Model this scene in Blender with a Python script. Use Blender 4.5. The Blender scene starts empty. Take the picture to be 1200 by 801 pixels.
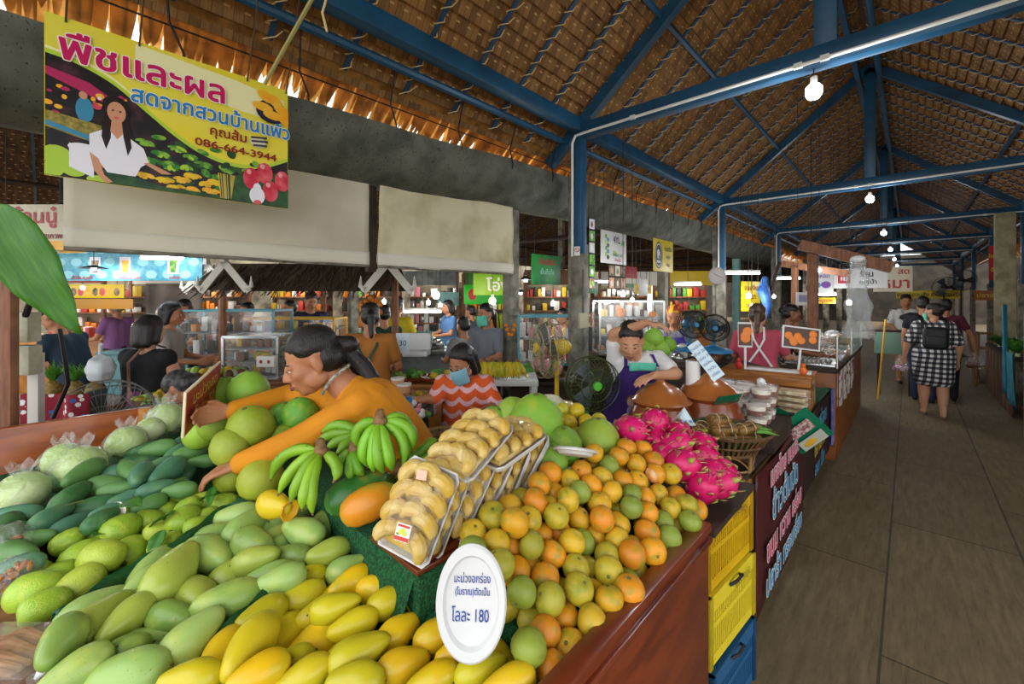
import bpy, bmesh, math, random
from mathutils import Vector, Matrix

# ------------------------------------------------------------------ camera, sky, sun, exposure
SC = bpy.context.scene
COL = SC.collection
RN = random.Random(11)
R = math.radians
SC.view_settings.view_transform = 'Standard'
SC.view_settings.look = 'None'
SC.view_settings.gamma = 1.0
SC.view_settings.use_curve_mapping = False
SC.view_settings.exposure = 0.55

cam_d = bpy.data.cameras.new('camera'); cam = bpy.data.objects.new('camera', cam_d); COL.objects.link(cam)
cam.location = (0, 0, 1.65); cam.rotation_euler = (R(90), 0, R(43))
cam_d.sensor_width = 36.0; cam_d.lens = 15.0; cam_d.shift_y = -0.04375
cam_d.clip_start = 0.02; cam_d.clip_end = 200
SC.camera = cam

W = bpy.data.worlds.new('sky'); SC.world = W; W.use_nodes = True
_bg = W.node_tree.nodes['Background']
_bg.inputs['Color'].default_value = (0.92, 0.96, 1.0, 1); _bg.inputs['Strength'].default_value = 2.2

def sun(name, elev, azim_from, strength, color, angle):
    d = bpy.data.lights.new(name, 'SUN'); d.energy = strength; d.color = color; d.angle = R(angle)
    o = bpy.data.objects.new(name, d); COL.objects.link(o)
    v = Vector((math.cos(R(elev))*azim_from[0], math.cos(R(elev))*azim_from[1], math.sin(R(elev))))
    o.rotation_euler = v.to_track_quat('Z', 'Y').to_euler(); return o
sun('sun', 58, Vector((-0.80, -0.6)).normalized(), 3.2, (1.0, 0.93, 0.80), 3)

# ------------------------------------------------------------------ materials
def lin(h):
    h = h.lstrip('#'); c = [int(h[i:i+2], 16)/255 for i in (0, 2, 4)]
    return tuple((x/12.92 if x <= .04045 else ((x+.055)/1.055)**2.4) for x in c) + (1,)
_MC = {}
def M(name, col, rough=.6, metal=0., var=None, vs=6., vlo=.4, vhi=.65, stretch=None, bump=0., bs=40., spec=.5, trans=0., emit=0., sss=0., alpha=1., objcol=False, speck=None, coat=0., transl=0., ior=1.45):
    """principled material: base colour, an optional second colour in noise patches, optional specks, optional bump"""
    if name in _MC: return _MC[name]
    m = bpy.data.materials.new(name); m.use_nodes = True; nt = m.node_tree; N = nt.nodes; L = nt.links
    b = N['Principled BSDF']; c = lin(col)
    b.inputs['Base Color'].default_value = c; b.inputs['Roughness'].default_value = rough; b.inputs['Metallic'].default_value = metal
    b.inputs['Specular IOR Level'].default_value = spec; b.inputs['IOR'].default_value = ior
    b.inputs['Transmission Weight'].default_value = trans; b.inputs['Alpha'].default_value = alpha
    if coat: b.inputs['Coat Weight'].default_value = coat; b.inputs['Coat Roughness'].default_value = .15
    if sss:
        b.inputs['Subsurface Weight'].default_value = sss; b.inputs['Subsurface Radius'].default_value = (.02, .008, .004); b.inputs['Subsurface Scale'].default_value = .5
    if emit: b.inputs['Emission Color'].default_value = c; b.inputs['Emission Strength'].default_value = emit
    tc = mp = None
    if var or bump or speck or stretch:
        tc = N.new('ShaderNodeTexCoord'); mp = N.new('ShaderNodeMapping'); L.new(tc.outputs['Object'], mp.inputs['Vector'])
        if stretch: mp.inputs['Scale'].default_value = stretch
    src = None
    if objcol:
        oi = N.new('ShaderNodeObjectInfo'); src = oi.outputs['Color']
    if var:
        n = N.new('ShaderNodeTexNoise'); n.inputs['Scale'].default_value = vs; n.inputs['Detail'].default_value = 4; L.new(mp.outputs[0], n.inputs['Vector'])
        if objcol:   # shift the pattern from copy to copy
            n.noise_dimensions = '4D'; k = N.new('ShaderNodeMath'); k.operation = 'MULTIPLY'; k.inputs[1].default_value = 37.; L.new(oi.outputs['Random'], k.inputs[0]); L.new(k.outputs[0], n.inputs['W'])
        r = N.new('ShaderNodeMapRange'); r.inputs[1].default_value = vlo; r.inputs[2].default_value = vhi; L.new(n.outputs['Fac'], r.inputs[0])
        mx = N.new('ShaderNodeMix'); mx.data_type = 'RGBA'; L.new(r.outputs[0], mx.inputs[0])
        if src: L.new(src, mx.inputs[6])
        else: mx.inputs[6].default_value = c
        mx.inputs[7].default_value = lin(var); src = mx.outputs[2]
    if speck:
        v = N.new('ShaderNodeTexNoise'); v.inputs['Scale'].default_value = speck[1]; v.inputs['Detail'].default_value = 1; L.new(mp.outputs[0], v.inputs['Vector'])
        r = N.new('ShaderNodeMapRange'); r.inputs[1].default_value = speck[2]; r.inputs[2].default_value = speck[2]+.06; L.new(v.outputs['Fac'], r.inputs[0])
        mx = N.new('ShaderNodeMix'); mx.data_type = 'RGBA'; L.new(r.outputs[0], mx.inputs[0])
        if src: L.new(src, mx.inputs[6])
        else: mx.inputs[6].default_value = c
        mx.inputs[7].default_value = lin(speck[0]); src = mx.outputs[2]
    if src: L.new(src, b.inputs['Base Color'])
    if bump:
        n = N.new('ShaderNodeTexNoise'); n.inputs['Scale'].default_value = bs; n.inputs['Detail'].default_value = 3; L.new(mp.outputs[0], n.inputs['Vector'])
        bp = N.new('ShaderNodeBump'); bp.inputs['Strength'].default_value = bump; bp.inputs['Distance'].default_value = .01; L.new(n.outputs['Fac'], bp.inputs['Height']); L.new(bp.outputs[0], b.inputs['Normal'])
    if transl:
        t = N.new('ShaderNodeBsdfTranslucent'); ms = N.new('ShaderNodeMixShader'); ms.inputs[0].default_value = transl
        if src: L.new(src, t.inputs['Color'])
        else: t.inputs['Color'].default_value = c
        L.new(b.outputs[0], ms.inputs[1]); L.new(t.outputs[0], ms.inputs[2]); L.new(ms.outputs[0], N['Material Output'].inputs['Surface'])
    _MC[name] = m; return m

def plastic_film(name, col='#ffffff', dens=.16, rough=.12, crinkle=.9, scale=34):
    """thin clear film: mostly see-through with a crinkled gloss"""
    if name in _MC: return _MC[name]
    m = bpy.data.materials.new(name); m.use_nodes = True; nt = m.node_tree; N = nt.nodes; L = nt.links
    b = N['Principled BSDF']; b.inputs['Base Color'].default_value = lin(col); b.inputs['Roughness'].default_value = rough
    b.inputs['Specular IOR Level'].default_value = .8
    t = N.new('ShaderNodeBsdfTransparent'); g = N.new('ShaderNodeBsdfGlossy'); g.inputs['Roughness'].default_value = rough
    tc = N.new('ShaderNodeTexCoord'); n = N.new('ShaderNodeTexNoise'); n.inputs['Scale'].default_value = scale; n.inputs['Detail'].default_value = 3; n.inputs['Distortion'].default_value = 1.2
    L.new(tc.outputs['Object'], n.inputs['Vector'])
    bp = N.new('ShaderNodeBump'); bp.inputs['Strength'].default_value = crinkle; bp.inputs['Distance'].default_value = .02; L.new(n.outputs['Fac'], bp.inputs['Height'])
    for s in (b, g): L.new(bp.outputs[0], s.inputs['Normal'])
    lw = N.new('ShaderNodeLayerWeight'); lw.inputs['Blend'].default_value = .5; L.new(bp.outputs[0], lw.inputs['Normal'])
    pw = N.new('ShaderNodeMath'); pw.operation = 'POWER'; pw.inputs[1].default_value = 3.5; L.new(lw.outputs['Facing'], pw.inputs[0]); fr = N.new('ShaderNodeMath'); fr.operation = 'MULTIPLY_ADD'; fr.inputs[1].default_value = .55; fr.inputs[2].default_value = .035; L.new(pw.outputs[0], fr.inputs[0])
    m1 = N.new('ShaderNodeMixShader'); L.new(fr.outputs[0], m1.inputs[0]); L.new(t.outputs[0], m1.inputs[1]); L.new(g.outputs[0], m1.inputs[2])
    m2 = N.new('ShaderNodeMixShader'); m2.inputs[0].default_value = dens; L.new(m1.outputs[0], m2.inputs[1]); L.new(b.outputs[0], m2.inputs[2])
    L.new(m2.outputs[0], N['Material Output'].inputs['Surface'])
    _MC[name] = m; return m

def pattern_mat(name, build, rough=.8):
    """cloth or roof material whose colour comes from a node-building callback(N, L, texcoord) -> colour socket"""
    if name in _MC: return _MC[name]
    m = bpy.data.materials.new(name); m.use_nodes = True; nt = m.node_tree
    b = nt.nodes['Principled BSDF']; b.inputs['Roughness'].default_value = rough
    tc = nt.nodes.new('ShaderNodeTexCoord')
    nt.links.new(build(nt.nodes, nt.links, tc, b), b.inputs['Base Color'])
    _MC[name] = m; return m
def nmath(N, L, op, a, b=None, c=None):
    n = N.new('ShaderNodeMath'); n.operation = op
    for i, v in enumerate((a, b, c)):
        if v is None: continue
        if isinstance(v, (int, float)): n.inputs[i].default_value = v
        else: L.new(v, n.inputs[i])
    return n.outputs[0]
def nmix(N, L, f, a, b):
    n = N.new('ShaderNodeMix'); n.data_type = 'RGBA'
    for i, v in ((0, f), (6, a), (7, b)):
        if isinstance(v, str): n.inputs[i].default_value = lin(v)
        elif isinstance(v, (int, float)): n.inputs[i].default_value = v
        else: L.new(v, n.inputs[i])
    return n.outputs[2]

# ------------------------------------------------------------------ mesh builder
class MB:
    def __init__(s): s.bm = bmesh.new(); s.mi = 0
    def _faces(s, fs):
        for f in fs: f.material_index = s.mi; f.smooth = True
        return fs
    def _new(s, fn):
        n0 = set(s.bm.faces); fn(); return s._faces([f for f in s.bm.faces if f not in n0])
    def face(s, pts):
        return s._faces([s.bm.faces.new([s.bm.verts.new(p) for p in pts])])
    def poly(s, pts, M4=None):
        if M4: pts = [M4 @ Vector(p) for p in pts]
        return s.face(pts)
    def box(s, c, d, rot=None, bev=0., mi=None):
        if mi is not None: s.mi = mi
        x, y, z = d[0]/2, d[1]/2, d[2]/2; m = Matrix.Translation(c)
        if rot is not None: m = m @ (rot.to_4x4() if isinstance(rot, Matrix) else Matrix.Rotation(rot, 4, 'Z'))
        v = [s.bm.verts.new(m @ Vector((i*x, j*y, k*z))) for i in (-1, 1) for j in (-1, 1) for k in (-1, 1)]
        fs = [s.bm.faces.new([v[i] for i in q]) for q in ((0,1,3,2),(4,6,7,5),(0,4,5,1),(2,3,7,6),(0,2,6,4),(1,5,7,3))]
        s._faces(fs)
        if bev:
            es = list({e for f in fs for e in f.edges}); r = bmesh.ops.bevel(s.bm, geom=es, offset=bev, segments=2, affect='EDGES', profile=.5)
            s._faces(r['faces'])
        return s
    def rod(s, a, b, r0, r1=None, n=10, caps=True, mi=None):
        if mi is not None: s.mi = mi
        return s.tube([a, b], [r0, r0 if r1 is None else r1], n, caps)
    def beam(s, a, b, w, h, up=(0, 0, 1), mi=None):
        if mi is not None: s.mi = mi
        a, b = Vector(a), Vector(b); d = (b-a); u = Vector(up); r = d.cross(u).normalized(); u = r.cross(d).normalized()
        q = [(-w/2, -h/2), (w/2, -h/2), (w/2, h/2), (-w/2, h/2)]
        A = [s.bm.verts.new(a + r*x + u*y) for x, y in q]; B = [s.bm.verts.new(b + r*x + u*y) for x, y in q]
        fs = [s.bm.faces.new((A[i], A[(i+1) % 4], B[(i+1) % 4], B[i])) for i in range(4)] + [s.bm.faces.new(A[::-1]), s.bm.faces.new(B)]
        s._faces(fs); return s
    def tube(s, pts, rad, n=8, caps=True, flat=1., closed=False, mi=None):
        if mi is not None: s.mi = mi
        pts = [Vector(p) for p in pts]; k = len(pts)
        if isinstance(rad, (int, float)): rad = [rad]*k
        rings = []; prev = None
        for i, p in enumerate(pts):
            if closed: d = pts[(i+1) % k]-pts[i-1]
            else: d = pts[min(i+1, k-1)]-pts[max(i-1, 0)]
            d.normalize()
            if prev is None:
                u = Vector((0, 0, 1)) if abs(d.z) < .9 else Vector((0, 1, 0)); x = d.cross(u).normalized()
            else:
                x = (prev - d*prev.dot(d))
                x = x.normalized() if x.length > 1e-6 else d.orthogonal().normalized()
            prev = x; y = d.cross(x)
            rings.append([s.bm.verts.new(p + x*math.cos(t)*rad[i] + y*math.sin(t)*rad[i]*flat) for t in (2*math.pi*j/n for j in range(n))])
        fs = []
        for i in range(k if closed else k-1):
            a, b = rings[i], rings[(i+1) % k]
            for j in range(n): fs.append(s.bm.faces.new((a[j], a[(j+1) % n], b[(j+1) % n], b[j])))
        if caps and not closed: fs += [s.bm.faces.new(rings[0][::-1]), s.bm.faces.new(rings[-1])]
        s._faces(fs); return s
    def lathe(s, prof, n=20, M4=None, mi=None, a0=0., a1=2*math.pi):
        if mi is not None: s.mi = mi
        M4 = M4 or Matrix(); full = abs(a1-a0-2*math.pi) < 1e-6; m = n if full else n+1; rings = []
        for r, z in prof:
            if r < 1e-5: rings.append([s.bm.verts.new(M4 @ Vector((0, 0, z)))])
            else: rings.append([s.bm.verts.new(M4 @ Vector((r*math.cos(a0+(a1-a0)*j/n), r*math.sin(a0+(a1-a0)*j/n), z))) for j in range(m)])
        fs = []
        for a, b in zip(rings, rings[1:]):
            for j in range(n):
                j2 = (j+1) % m
                if len(a) == 1 and len(b) == 1: continue
                if len(a) == 1: q = (a[0], b[j2], b[j])
                elif len(b) == 1: q = (a[j], a[j2], b[0])
                else: q = (a[j], a[j2], b[j2], b[j])
                fs.append(s.bm.faces.new(q))
        s._faces(fs); return s
    def ell(s, c, r, rot=None, n=14, m=9, mi=None):
        if mi is not None: s.mi = mi
        if isinstance(r, (int, float)): r = (r, r, r)
        M4 = Matrix.Translation(c) @ (rot.to_4x4() if rot is not None else Matrix()) @ Matrix.Diagonal((r[0], r[1], r[2], 1))
        return s.lathe([(math.sin(math.pi*i/m), -math.cos(math.pi*i/m)) if 0 < i < m else (0, -1 if i == 0 else 1) for i in range(m+1)], n, M4)
    def cap(s, a, b, r0, r1=None, n=12, mi=None):
        """closed tapered capsule"""
        if mi is not None: s.mi = mi
        r1 = r0 if r1 is None else r1; a, b = Vector(a), Vector(b); d = b-a; L = d.length
        if L < 1e-6: return s.ell(a, max(r0, r1))
        q = d.to_track_quat('Z', 'Y').to_matrix().to_4x4(); P = []
        for i in range(5): t = math.pi/2*i/4; P.append((r0*math.sin(t), -r0*math.cos(t)))
        for i in range(5): t = math.pi/2*i/4; P.append((r1*math.cos(t), L + r1*math.sin(t)))
        P[0] = (0, P[0][1]); P[-1] = (0, P[-1][1])
        return s.lathe(P, n, Matrix.Translation(a) @ q)
    def grid(s, fn, nu, nv, mi=None):
        if mi is not None: s.mi = mi
        V = [[s.bm.verts.new(fn(i/nu, j/nv)) for j in range(nv+1)] for i in range(nu+1)]
        s._faces([s.bm.faces.new((V[i][j], V[i+1][j], V[i+1][j+1], V[i][j+1])) for i in range(nu) for j in range(nv)]); return s
    def mesh(s, name, mats, sharp=35):
        bmesh.ops.recalc_face_normals(s.bm, faces=s.bm.faces) if sharp is not None else None
        me = bpy.data.meshes.new(name); s.bm.to_mesh(me); s.bm.free()
        for m in (mats if isinstance(mats, (list, tuple)) else [mats]): me.materials.append(m)
        if sharp: me.set_sharp_from_angle(angle=R(sharp))
        return me
    def build(s, name, mats, parent=None, loc=None, rot=None, sharp=35):
        o = bpy.data.objects.new(name, s.mesh(name, mats, sharp)); COL.objects.link(o)
        if parent: o.parent = parent
        if loc is not None: o.location = loc
        if rot is not None: o.rotation_euler = rot
        return o
def remesh(o, voxel, smooth=6, fac=.5):
    m = o.modifiers.new('union', 'REMESH'); m.mode = 'VOXEL'; m.voxel_size = voxel; m.use_smooth_shade = True
    if smooth: k = o.modifiers.new('soften', 'SMOOTH'); k.iterations = smooth; k.factor = fac
    return o
def tag(o, label, cat, group=None, kind=None):
    o['label'] = label; o['category'] = cat
    if group: o['group'] = group
    if kind: o['kind'] = kind
    return o
def thing(name, label, cat, loc=(0, 0, 0), rz=0., group=None):
    o = bpy.data.objects.new(name, None); o.empty_display_size = .1; COL.objects.link(o); o.location = loc; o.rotation_euler = (0, 0, rz)
    return tag(o, label, cat, group)
def struct(name, mb, mats, parent=None, sharp=35, loc=None):
    o = mb.build(name, mats, parent, loc=loc, sharp=sharp); o['kind'] = 'structure'; return o
def dup(root, loc=None, rot=None, label=None, group=None, parent=None):
    r = root.copy(); COL.objects.link(r)
    if parent is not None: r.parent = parent
    if loc is not None: r.location = loc
    if rot is not None: r.rotation_euler = rot
    if label: r['label'] = label
    if group: r['group'] = group
    for ch in list(root.children): dup(ch, parent=r)
    return r
def refill(me, name):
    """fill letter outlines by winding number, so that crossing strokes do not leave stray wedges"""
    import numpy as np
    from mathutils.geometry import delaunay_2d_cdt
    P = np.array([(v.co.x, v.co.y) for v in me.vertices]); E = [tuple(e.vertices) for e in me.edges]
    vo, _, fo, *_r = delaunay_2d_cdt([Vector(p) for p in P], E, [], 0, 1e-6)
    V = np.array([(v.x, v.y) for v in vo]); F = np.array([f for f in fo if len(f) == 3]); C3 = V[F].mean(1)
    A, B = P[[min(e) if abs(e[0]-e[1]) == 1 else max(e) for e in E]], P[[max(e) if abs(e[0]-e[1]) == 1 else min(e) for e in E]]
    wn = np.zeros(len(C3))
    for i, c in enumerate(C3):
        up = (A[:, 1] <= c[1]) & (B[:, 1] > c[1]); dn = (A[:, 1] > c[1]) & (B[:, 1] <= c[1]); side = (B[:, 0]-A[:, 0])*(c[1]-A[:, 1])-(c[0]-A[:, 0])*(B[:, 1]-A[:, 1])
        wn[i] = np.sum(up & (side > 0)) - np.sum(dn & (side < 0))
    F = F[np.abs(wn) > .5]; out = bpy.data.meshes.new(name); out.from_pydata([(x, y, 0) for x, y in V], [], [tuple(int(q) for q in f) for f in F]); out.update(); bpy.data.meshes.remove(me)
    return out
def thicken(me, r, n):
    """heavier strokes: the same flat letters repeated round a small circle"""
    if r <= 0: return me
    b = bmesh.new()
    for k in range(n+1):
        m2 = me.copy(); m2.transform(Matrix.Translation((0 if k == n else r*math.cos(2*math.pi*k/n), 0 if k == n else r*math.sin(2*math.pi*k/n), .00002*k))); b.from_mesh(m2); bpy.data.meshes.remove(m2)
    b.to_mesh(me); b.free(); return me
def text(body, size, mat, parent, x, z, y=-.004, align='CENTER', outline=None, sx=1., shear=0., bold=0., rz=0.):
    """lettering lying on the face of a sign that looks along local -Y"""
    out = []
    for k in ((1, 0) if outline else (0,)):
        c = bpy.data.curves.new('lettering', 'FONT'); c.body = body; c.size = size; c.align_x = align; c.align_y = 'CENTER'; c.fill_mode = 'NONE'; c.resolution_u = 3
        c.shear = shear
        c.materials.append(outline[0] if k else mat)
        tmp = bpy.data.objects.new('tmp', c); COL.objects.link(tmp); me = refill(bpy.data.meshes.new_from_object(tmp), 'lettering'); bpy.data.objects.remove(tmp); bpy.data.curves.remove(c)
        me = thicken(me, bold + (outline[1] if k else 0), 12 if k else 8)
        me.materials.clear(); me.materials.append(outline[0] if k else mat); me.polygons.foreach_set('use_smooth', [False]*len(me.polygons)); me.polygons.foreach_set('material_index', [0]*len(me.polygons))
        o = bpy.data.objects.new('lettering_outline' if k else 'lettering', me); COL.objects.link(o); o.parent = parent
        o.location = (x, y + (.0012 if k else 0), z); o.rotation_euler = (R(90), rz, 0); o.scale = (sx, 1, 1); out.append(o)
    return out


# ------------------------------------------------------------------ the hall: floor, roofs, trusses, posts, gutter
def _floor(N, L, tc, b):
    mp = N.new('ShaderNodeMapping'); mp.inputs['Scale'].default_value = (9, 1.1, 1); L.new(tc.outputs['Object'], mp.inputs[0])
    n = N.new('ShaderNodeTexNoise'); n.inputs['Scale'].default_value = 3.2; n.inputs['Detail'].default_value = 7; n.inputs['Roughness'].default_value = .72; L.new(mp.outputs[0], n.inputs[0])
    n2 = N.new('ShaderNodeTexNoise'); n2.inputs['Scale'].default_value = 1.1; n2.inputs['Detail'].default_value = 3; L.new(tc.outputs['Object'], n2.inputs[0])
    m2 = N.new('ShaderNodeMapping'); m2.inputs['Rotation'].default_value = (0, 0, R(90)); m2.inputs['Location'].default_value = (.2, .1, 0); L.new(tc.outputs['Object'], m2.inputs[0])
    br = N.new('ShaderNodeTexBrick'); br.inputs['Scale'].default_value = 1; br.inputs['Brick Width'].default_value = 1.6; br.inputs['Row Height'].default_value = .62; br.inputs['Mortar Size'].default_value = .006; br.offset = .5
    br.inputs['Color1'].default_value = (1, 1, 1, 1); br.inputs['Color2'].default_value = (.86, .86, .86, 1); br.inputs['Mortar'].default_value = (.3, .3, .3, 1); L.new(m2.outputs[0], br.inputs[0])
    r = N.new('ShaderNodeMapRange'); r.inputs[1].default_value = .3; r.inputs[2].default_value = .7; L.new(n.outputs[0], r.inputs[0])
    c = nmix(N, L, r.outputs[0], '#57492f', '#857252'); r2 = N.new('ShaderNodeMapRange'); r2.inputs[1].default_value = .35; r2.inputs[2].default_value = .7; r2.inputs[3].default_value = 0; r2.inputs[4].default_value = .5; L.new(n2.outputs[0], r2.inputs[0])
    c = nmix(N, L, r2.outputs[0], c, '#66543a')
    mx = N.new('ShaderNodeMix'); mx.data_type = 'RGBA'; mx.blend_type = 'MULTIPLY'; mx.inputs[0].default_value = 1; L.new(c, mx.inputs[6]); L.new(br.outputs[0], mx.inputs[7])
    bp = N.new('ShaderNodeBump'); bp.inputs['Strength'].default_value = .55; bp.inputs['Distance'].default_value = .012; L.new(n.outputs[0], bp.inputs['Height']); L.new(bp.outputs[0], b.inputs['Normal'])
    return mx.outputs[2]
m_floor = pattern_mat('stamped_concrete', _floor, .72)
mb = MB(); mb.box((-4, 14, -.05), (44, 54, .1)); struct('floor', mb, m_floor)

def _thatch(light, dark):
    def f(N, L, tc, b):
        sep = N.new('ShaderNodeSeparateXYZ'); L.new(tc.outputs['UV'], sep.inputs[0])
        row = nmath(N, L, 'FLOOR', nmath(N, L, 'DIVIDE', sep.outputs[1], .105))
        wn0 = N.new('ShaderNodeTexWhiteNoise'); wn0.noise_dimensions = '1D'; L.new(row, wn0.inputs['W'])
        xs = nmath(N, L, 'ADD', nmath(N, L, 'DIVIDE', sep.outputs[0], .05), nmath(N, L, 'MULTIPLY', wn0.outputs['Value'], 7))
        leaf = nmath(N, L, 'FLOOR', xs)
        cx = N.new('ShaderNodeCombineXYZ'); L.new(leaf, cx.inputs[0]); L.new(row, cx.inputs[1])
        wn = N.new('ShaderNodeTexWhiteNoise'); wn.noise_dimensions = '2D'; L.new(cx.outputs[0], wn.inputs['Vector'])
        mp = N.new('ShaderNodeMapping'); mp.inputs['Scale'].default_value = (70, 5, 1); L.new(tc.outputs['UV'], mp.inputs[0])
        n = N.new('ShaderNodeTexNoise'); n.inputs['Scale'].default_value = 1; n.inputs['Detail'].default_value = 3; L.new(mp.outputs[0], n.inputs[0])
        n2 = N.new('ShaderNodeTexNoise'); n2.inputs['Scale'].default_value = .9; n2.inputs['Detail'].default_value = 2; L.new(tc.outputs['UV'], n2.inputs[0])
        t = nmath(N, L, 'ADD', nmath(N, L, 'MULTIPLY', wn.outputs['Value'], .6), nmath(N, L, 'MULTIPLY', n.outputs[0], .55))
        t = nmath(N, L, 'ADD', t, nmath(N, L, 'MULTIPLY', nmath(N, L, 'SUBTRACT', n2.outputs[0], .5), .7))
        c = nmix(N, L, t, dark, light)
        e = nmath(N, L, 'FRACT', xs); e = nmath(N, L, 'LESS_THAN', e, .08)
        c = nmix(N, L, nmath(N, L, 'MULTIPLY', e, .55), c, '#1e1208')
        # the stitch line along each course
        v = nmath(N, L, 'FRACT', nmath(N, L, 'DIVIDE', sep.outputs[1], .105))
        st = nmath(N, L, 'MULTIPLY', nmath(N, L, 'LESS_THAN', nmath(N, L, 'ABSOLUTE', nmath(N, L, 'SUBTRACT', v, .45)), .05), nmath(N, L, 'LESS_THAN', nmath(N, L, 'FRACT', nmath(N, L, 'MULTIPLY', xs, .5)), .3))
        c = nmix(N, L, nmath(N, L, 'MULTIPLY', st, .75), c, '#d9b877')
        bp = N.new('ShaderNodeBump'); bp.inputs['Strength'].default_value = .6; bp.inputs['Distance'].default_value = .02
        L.new(nmath(N, L, 'ADD', wn.outputs['Value'], n.outputs[0]), bp.inputs['Height']); L.new(bp.outputs[0], b.inputs['Normal'])
        nt = N.id_data; tr = N.new('ShaderNodeBsdfTranslucent'); ms = N.new('ShaderNodeMixShader'); ms.inputs[0].default_value = .22
        L.new(c, tr.inputs[0]); L.new(b.outputs[0], ms.inputs[1]); L.new(tr.outputs[0], ms.inputs[2]); L.new(ms.outputs[0], N['Material Output'].inputs[0])
        return c
    return f
m_thatch = pattern_mat('nipa_thatch', _thatch('#a87f48', '#57391c'), .8)
m_thatch_old = pattern_mat('old_thatch', _thatch('#6d4f33', '#2b1b10'), .85)
m_leaf_dry = M('dry_palm_leaf', '#c08a44', .7, var='#8a5a26', vs=9, transl=.45)
m_steel = M('blue_steel_paint', '#1d5273', .4, var='#17415d', vs=3, bump=.05, bs=20)
m_batten = M('dark_blue_batten', '#20405c', .5)
m_tie = M('palm_tie', '#d8bd86', .7)
m_pvc = M('white_conduit', '#d8d6cf', .45)
m_conc = M('bare_concrete', '#8d8879', .85, var='#5c584c', vs=7, bump=.3, bs=30)
m_gutter = M('mossy_concrete', '#6e6f64', .85, var='#454a40', vs=5, vlo=.35, vhi=.7, bump=.35, bs=26, speck=('#2c2d27', 70, .66))
m_dark = M('dark_wood', '#3a2616', .7, var='#24170d', vs=8)

def pitch(name, x0, z0, x1, z1, y0, y1, mat, fringe=True, step=.105, batten=.45, ties=True, tiesy=14., parent=None):
    """one roof slope as overlapping courses seen from below: ridge (x0,z0) down to eave (x1,z1)"""
    L = math.hypot(x1-x0, z1-z0); d = Vector(((x1-x0)/L, 0, (z1-z0)/L)); nrm = Vector((-d.z, 0, d.x));
    if nrm.z < 0: nrm = -nrm
    mb = MB(); uv = mb.bm.loops.layers.uv.new('UVMap'); k = int(L/step)
    for i in range(k):
        a, bq = i*step, (i+1)*step
        for off, s0, s1, o0, o1 in ((0, a, bq, .034, .0), ):
            P0 = Vector((x0, 0, z0)) + d*s0 + nrm*o0; P1 = Vector((x0, 0, z0)) + d*s1 + nrm*o1; P2 = P1 + nrm*.034
            for A, B, sa, sb in ((P0, P1, s0, s1), (P1, P2, s1-.004, s1)):
                f = mb.face([(A.x, y0, A.z), (A.x, y1, A.z), (B.x, y1, B.z), (B.x, y0, B.z)])[0]; f.smooth = False
                for l, q in zip(f.loops, ((y0, sa), (y1, sa), (y1, sb), (y0, sb))): l[uv].uv = (q[0], q[1])
    A = Vector((x0, 0, z0)) + nrm*.07; B = Vector((x0, 0, z0)) + d*(k*step) + nrm*.055   # upper skin keeps the sky out
    f = mb.face([(A.x, y0, A.z), (A.x, y1, A.z), (B.x, y1, B.z), (B.x, y0, B.z)])[0]
    for l, q in zip(f.loops, ((y0, 0), (y1, 0), (y1, k*step), (y0, k*step))): l[uv].uv = q
    roof = struct(name, mb, mat, sharp=None, parent=parent)
    if batten:
        mb = MB(); tb = MB(); y = y0+.2
        while y < y1:
            a = Vector((x0, y, z0)) + d*.1 - nrm*.012; e = Vector((x0, y, z0)) + d*(L-.1) - nrm*.012
            mb.beam(a, e, .03, .016, up=nrm)
            if ties and y < tiesy:
                for i in range(1, k):
                    p = Vector((x0, y, z0)) + d*(i*step) - nrm*.006; j = RN.uniform(.8, 1.3)
                    tb.tube([p+d*.03*j+Vector((0, -.03, 0)), p-nrm*.018+d*.012+Vector((0, -.022, 0)), p-nrm*.018-d*.02+Vector((0, .024, 0)), p-d*.06*j+Vector((0, .03+RN.uniform(-.02, .04), 0))], .0042, 4, False)
            y += batten
        struct('roof_batten', mb, m_batten, roof)
        if ties: struct('roof_tie', tb, m_tie, roof)
    if fringe:
        mb = MB(); y = y0; rn = random.Random(5)
        while y < min(y1, 22):
            w = rn.uniform(.04, .075)
            for lay in range(2):
                p = Vector((x1, y, z1)) - d*.14 + nrm*(.015+.014*lay); l = .14 + rn.choice((.10, .16, .20, .26, .30)) + rn.uniform(0, .06); t = rn.uniform(-.03, .03)
                q = p + d*l + Vector((0, t, -.015)); m_ = p + d*l*.6 + Vector((0, t*.5, 0)); yy = Vector((0, w/2, 0))
                mb.face([p-yy, p+yy, m_+yy, q+yy*.55, q+d*.045, q-yy*.55, m_-yy])
            y += w*.85
        o = mb.build('thatch_fringe', m_leaf_dry, roof, sharp=None); o['kind'] = 'structure'
    return roof
pitch('ceiling_left', -.415, 5.0, -2.80, 3.09, -1.6, 36, m_thatch)
pitch('ceiling_right', -.415, 5.0, 2.09, 2.99, -1.6, 36, m_thatch)
pitch('ceiling_hall_near', -7.0, 4.6, -3.5, 2.86, -4, 38, m_thatch_old, fringe=False, batten=.9, ties=False)
pitch('ceiling_hall_far', -7.0, 4.6, -10.6, 2.8, -4, 38, m_thatch_old, fringe=False, batten=.9, ties=False)

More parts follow.
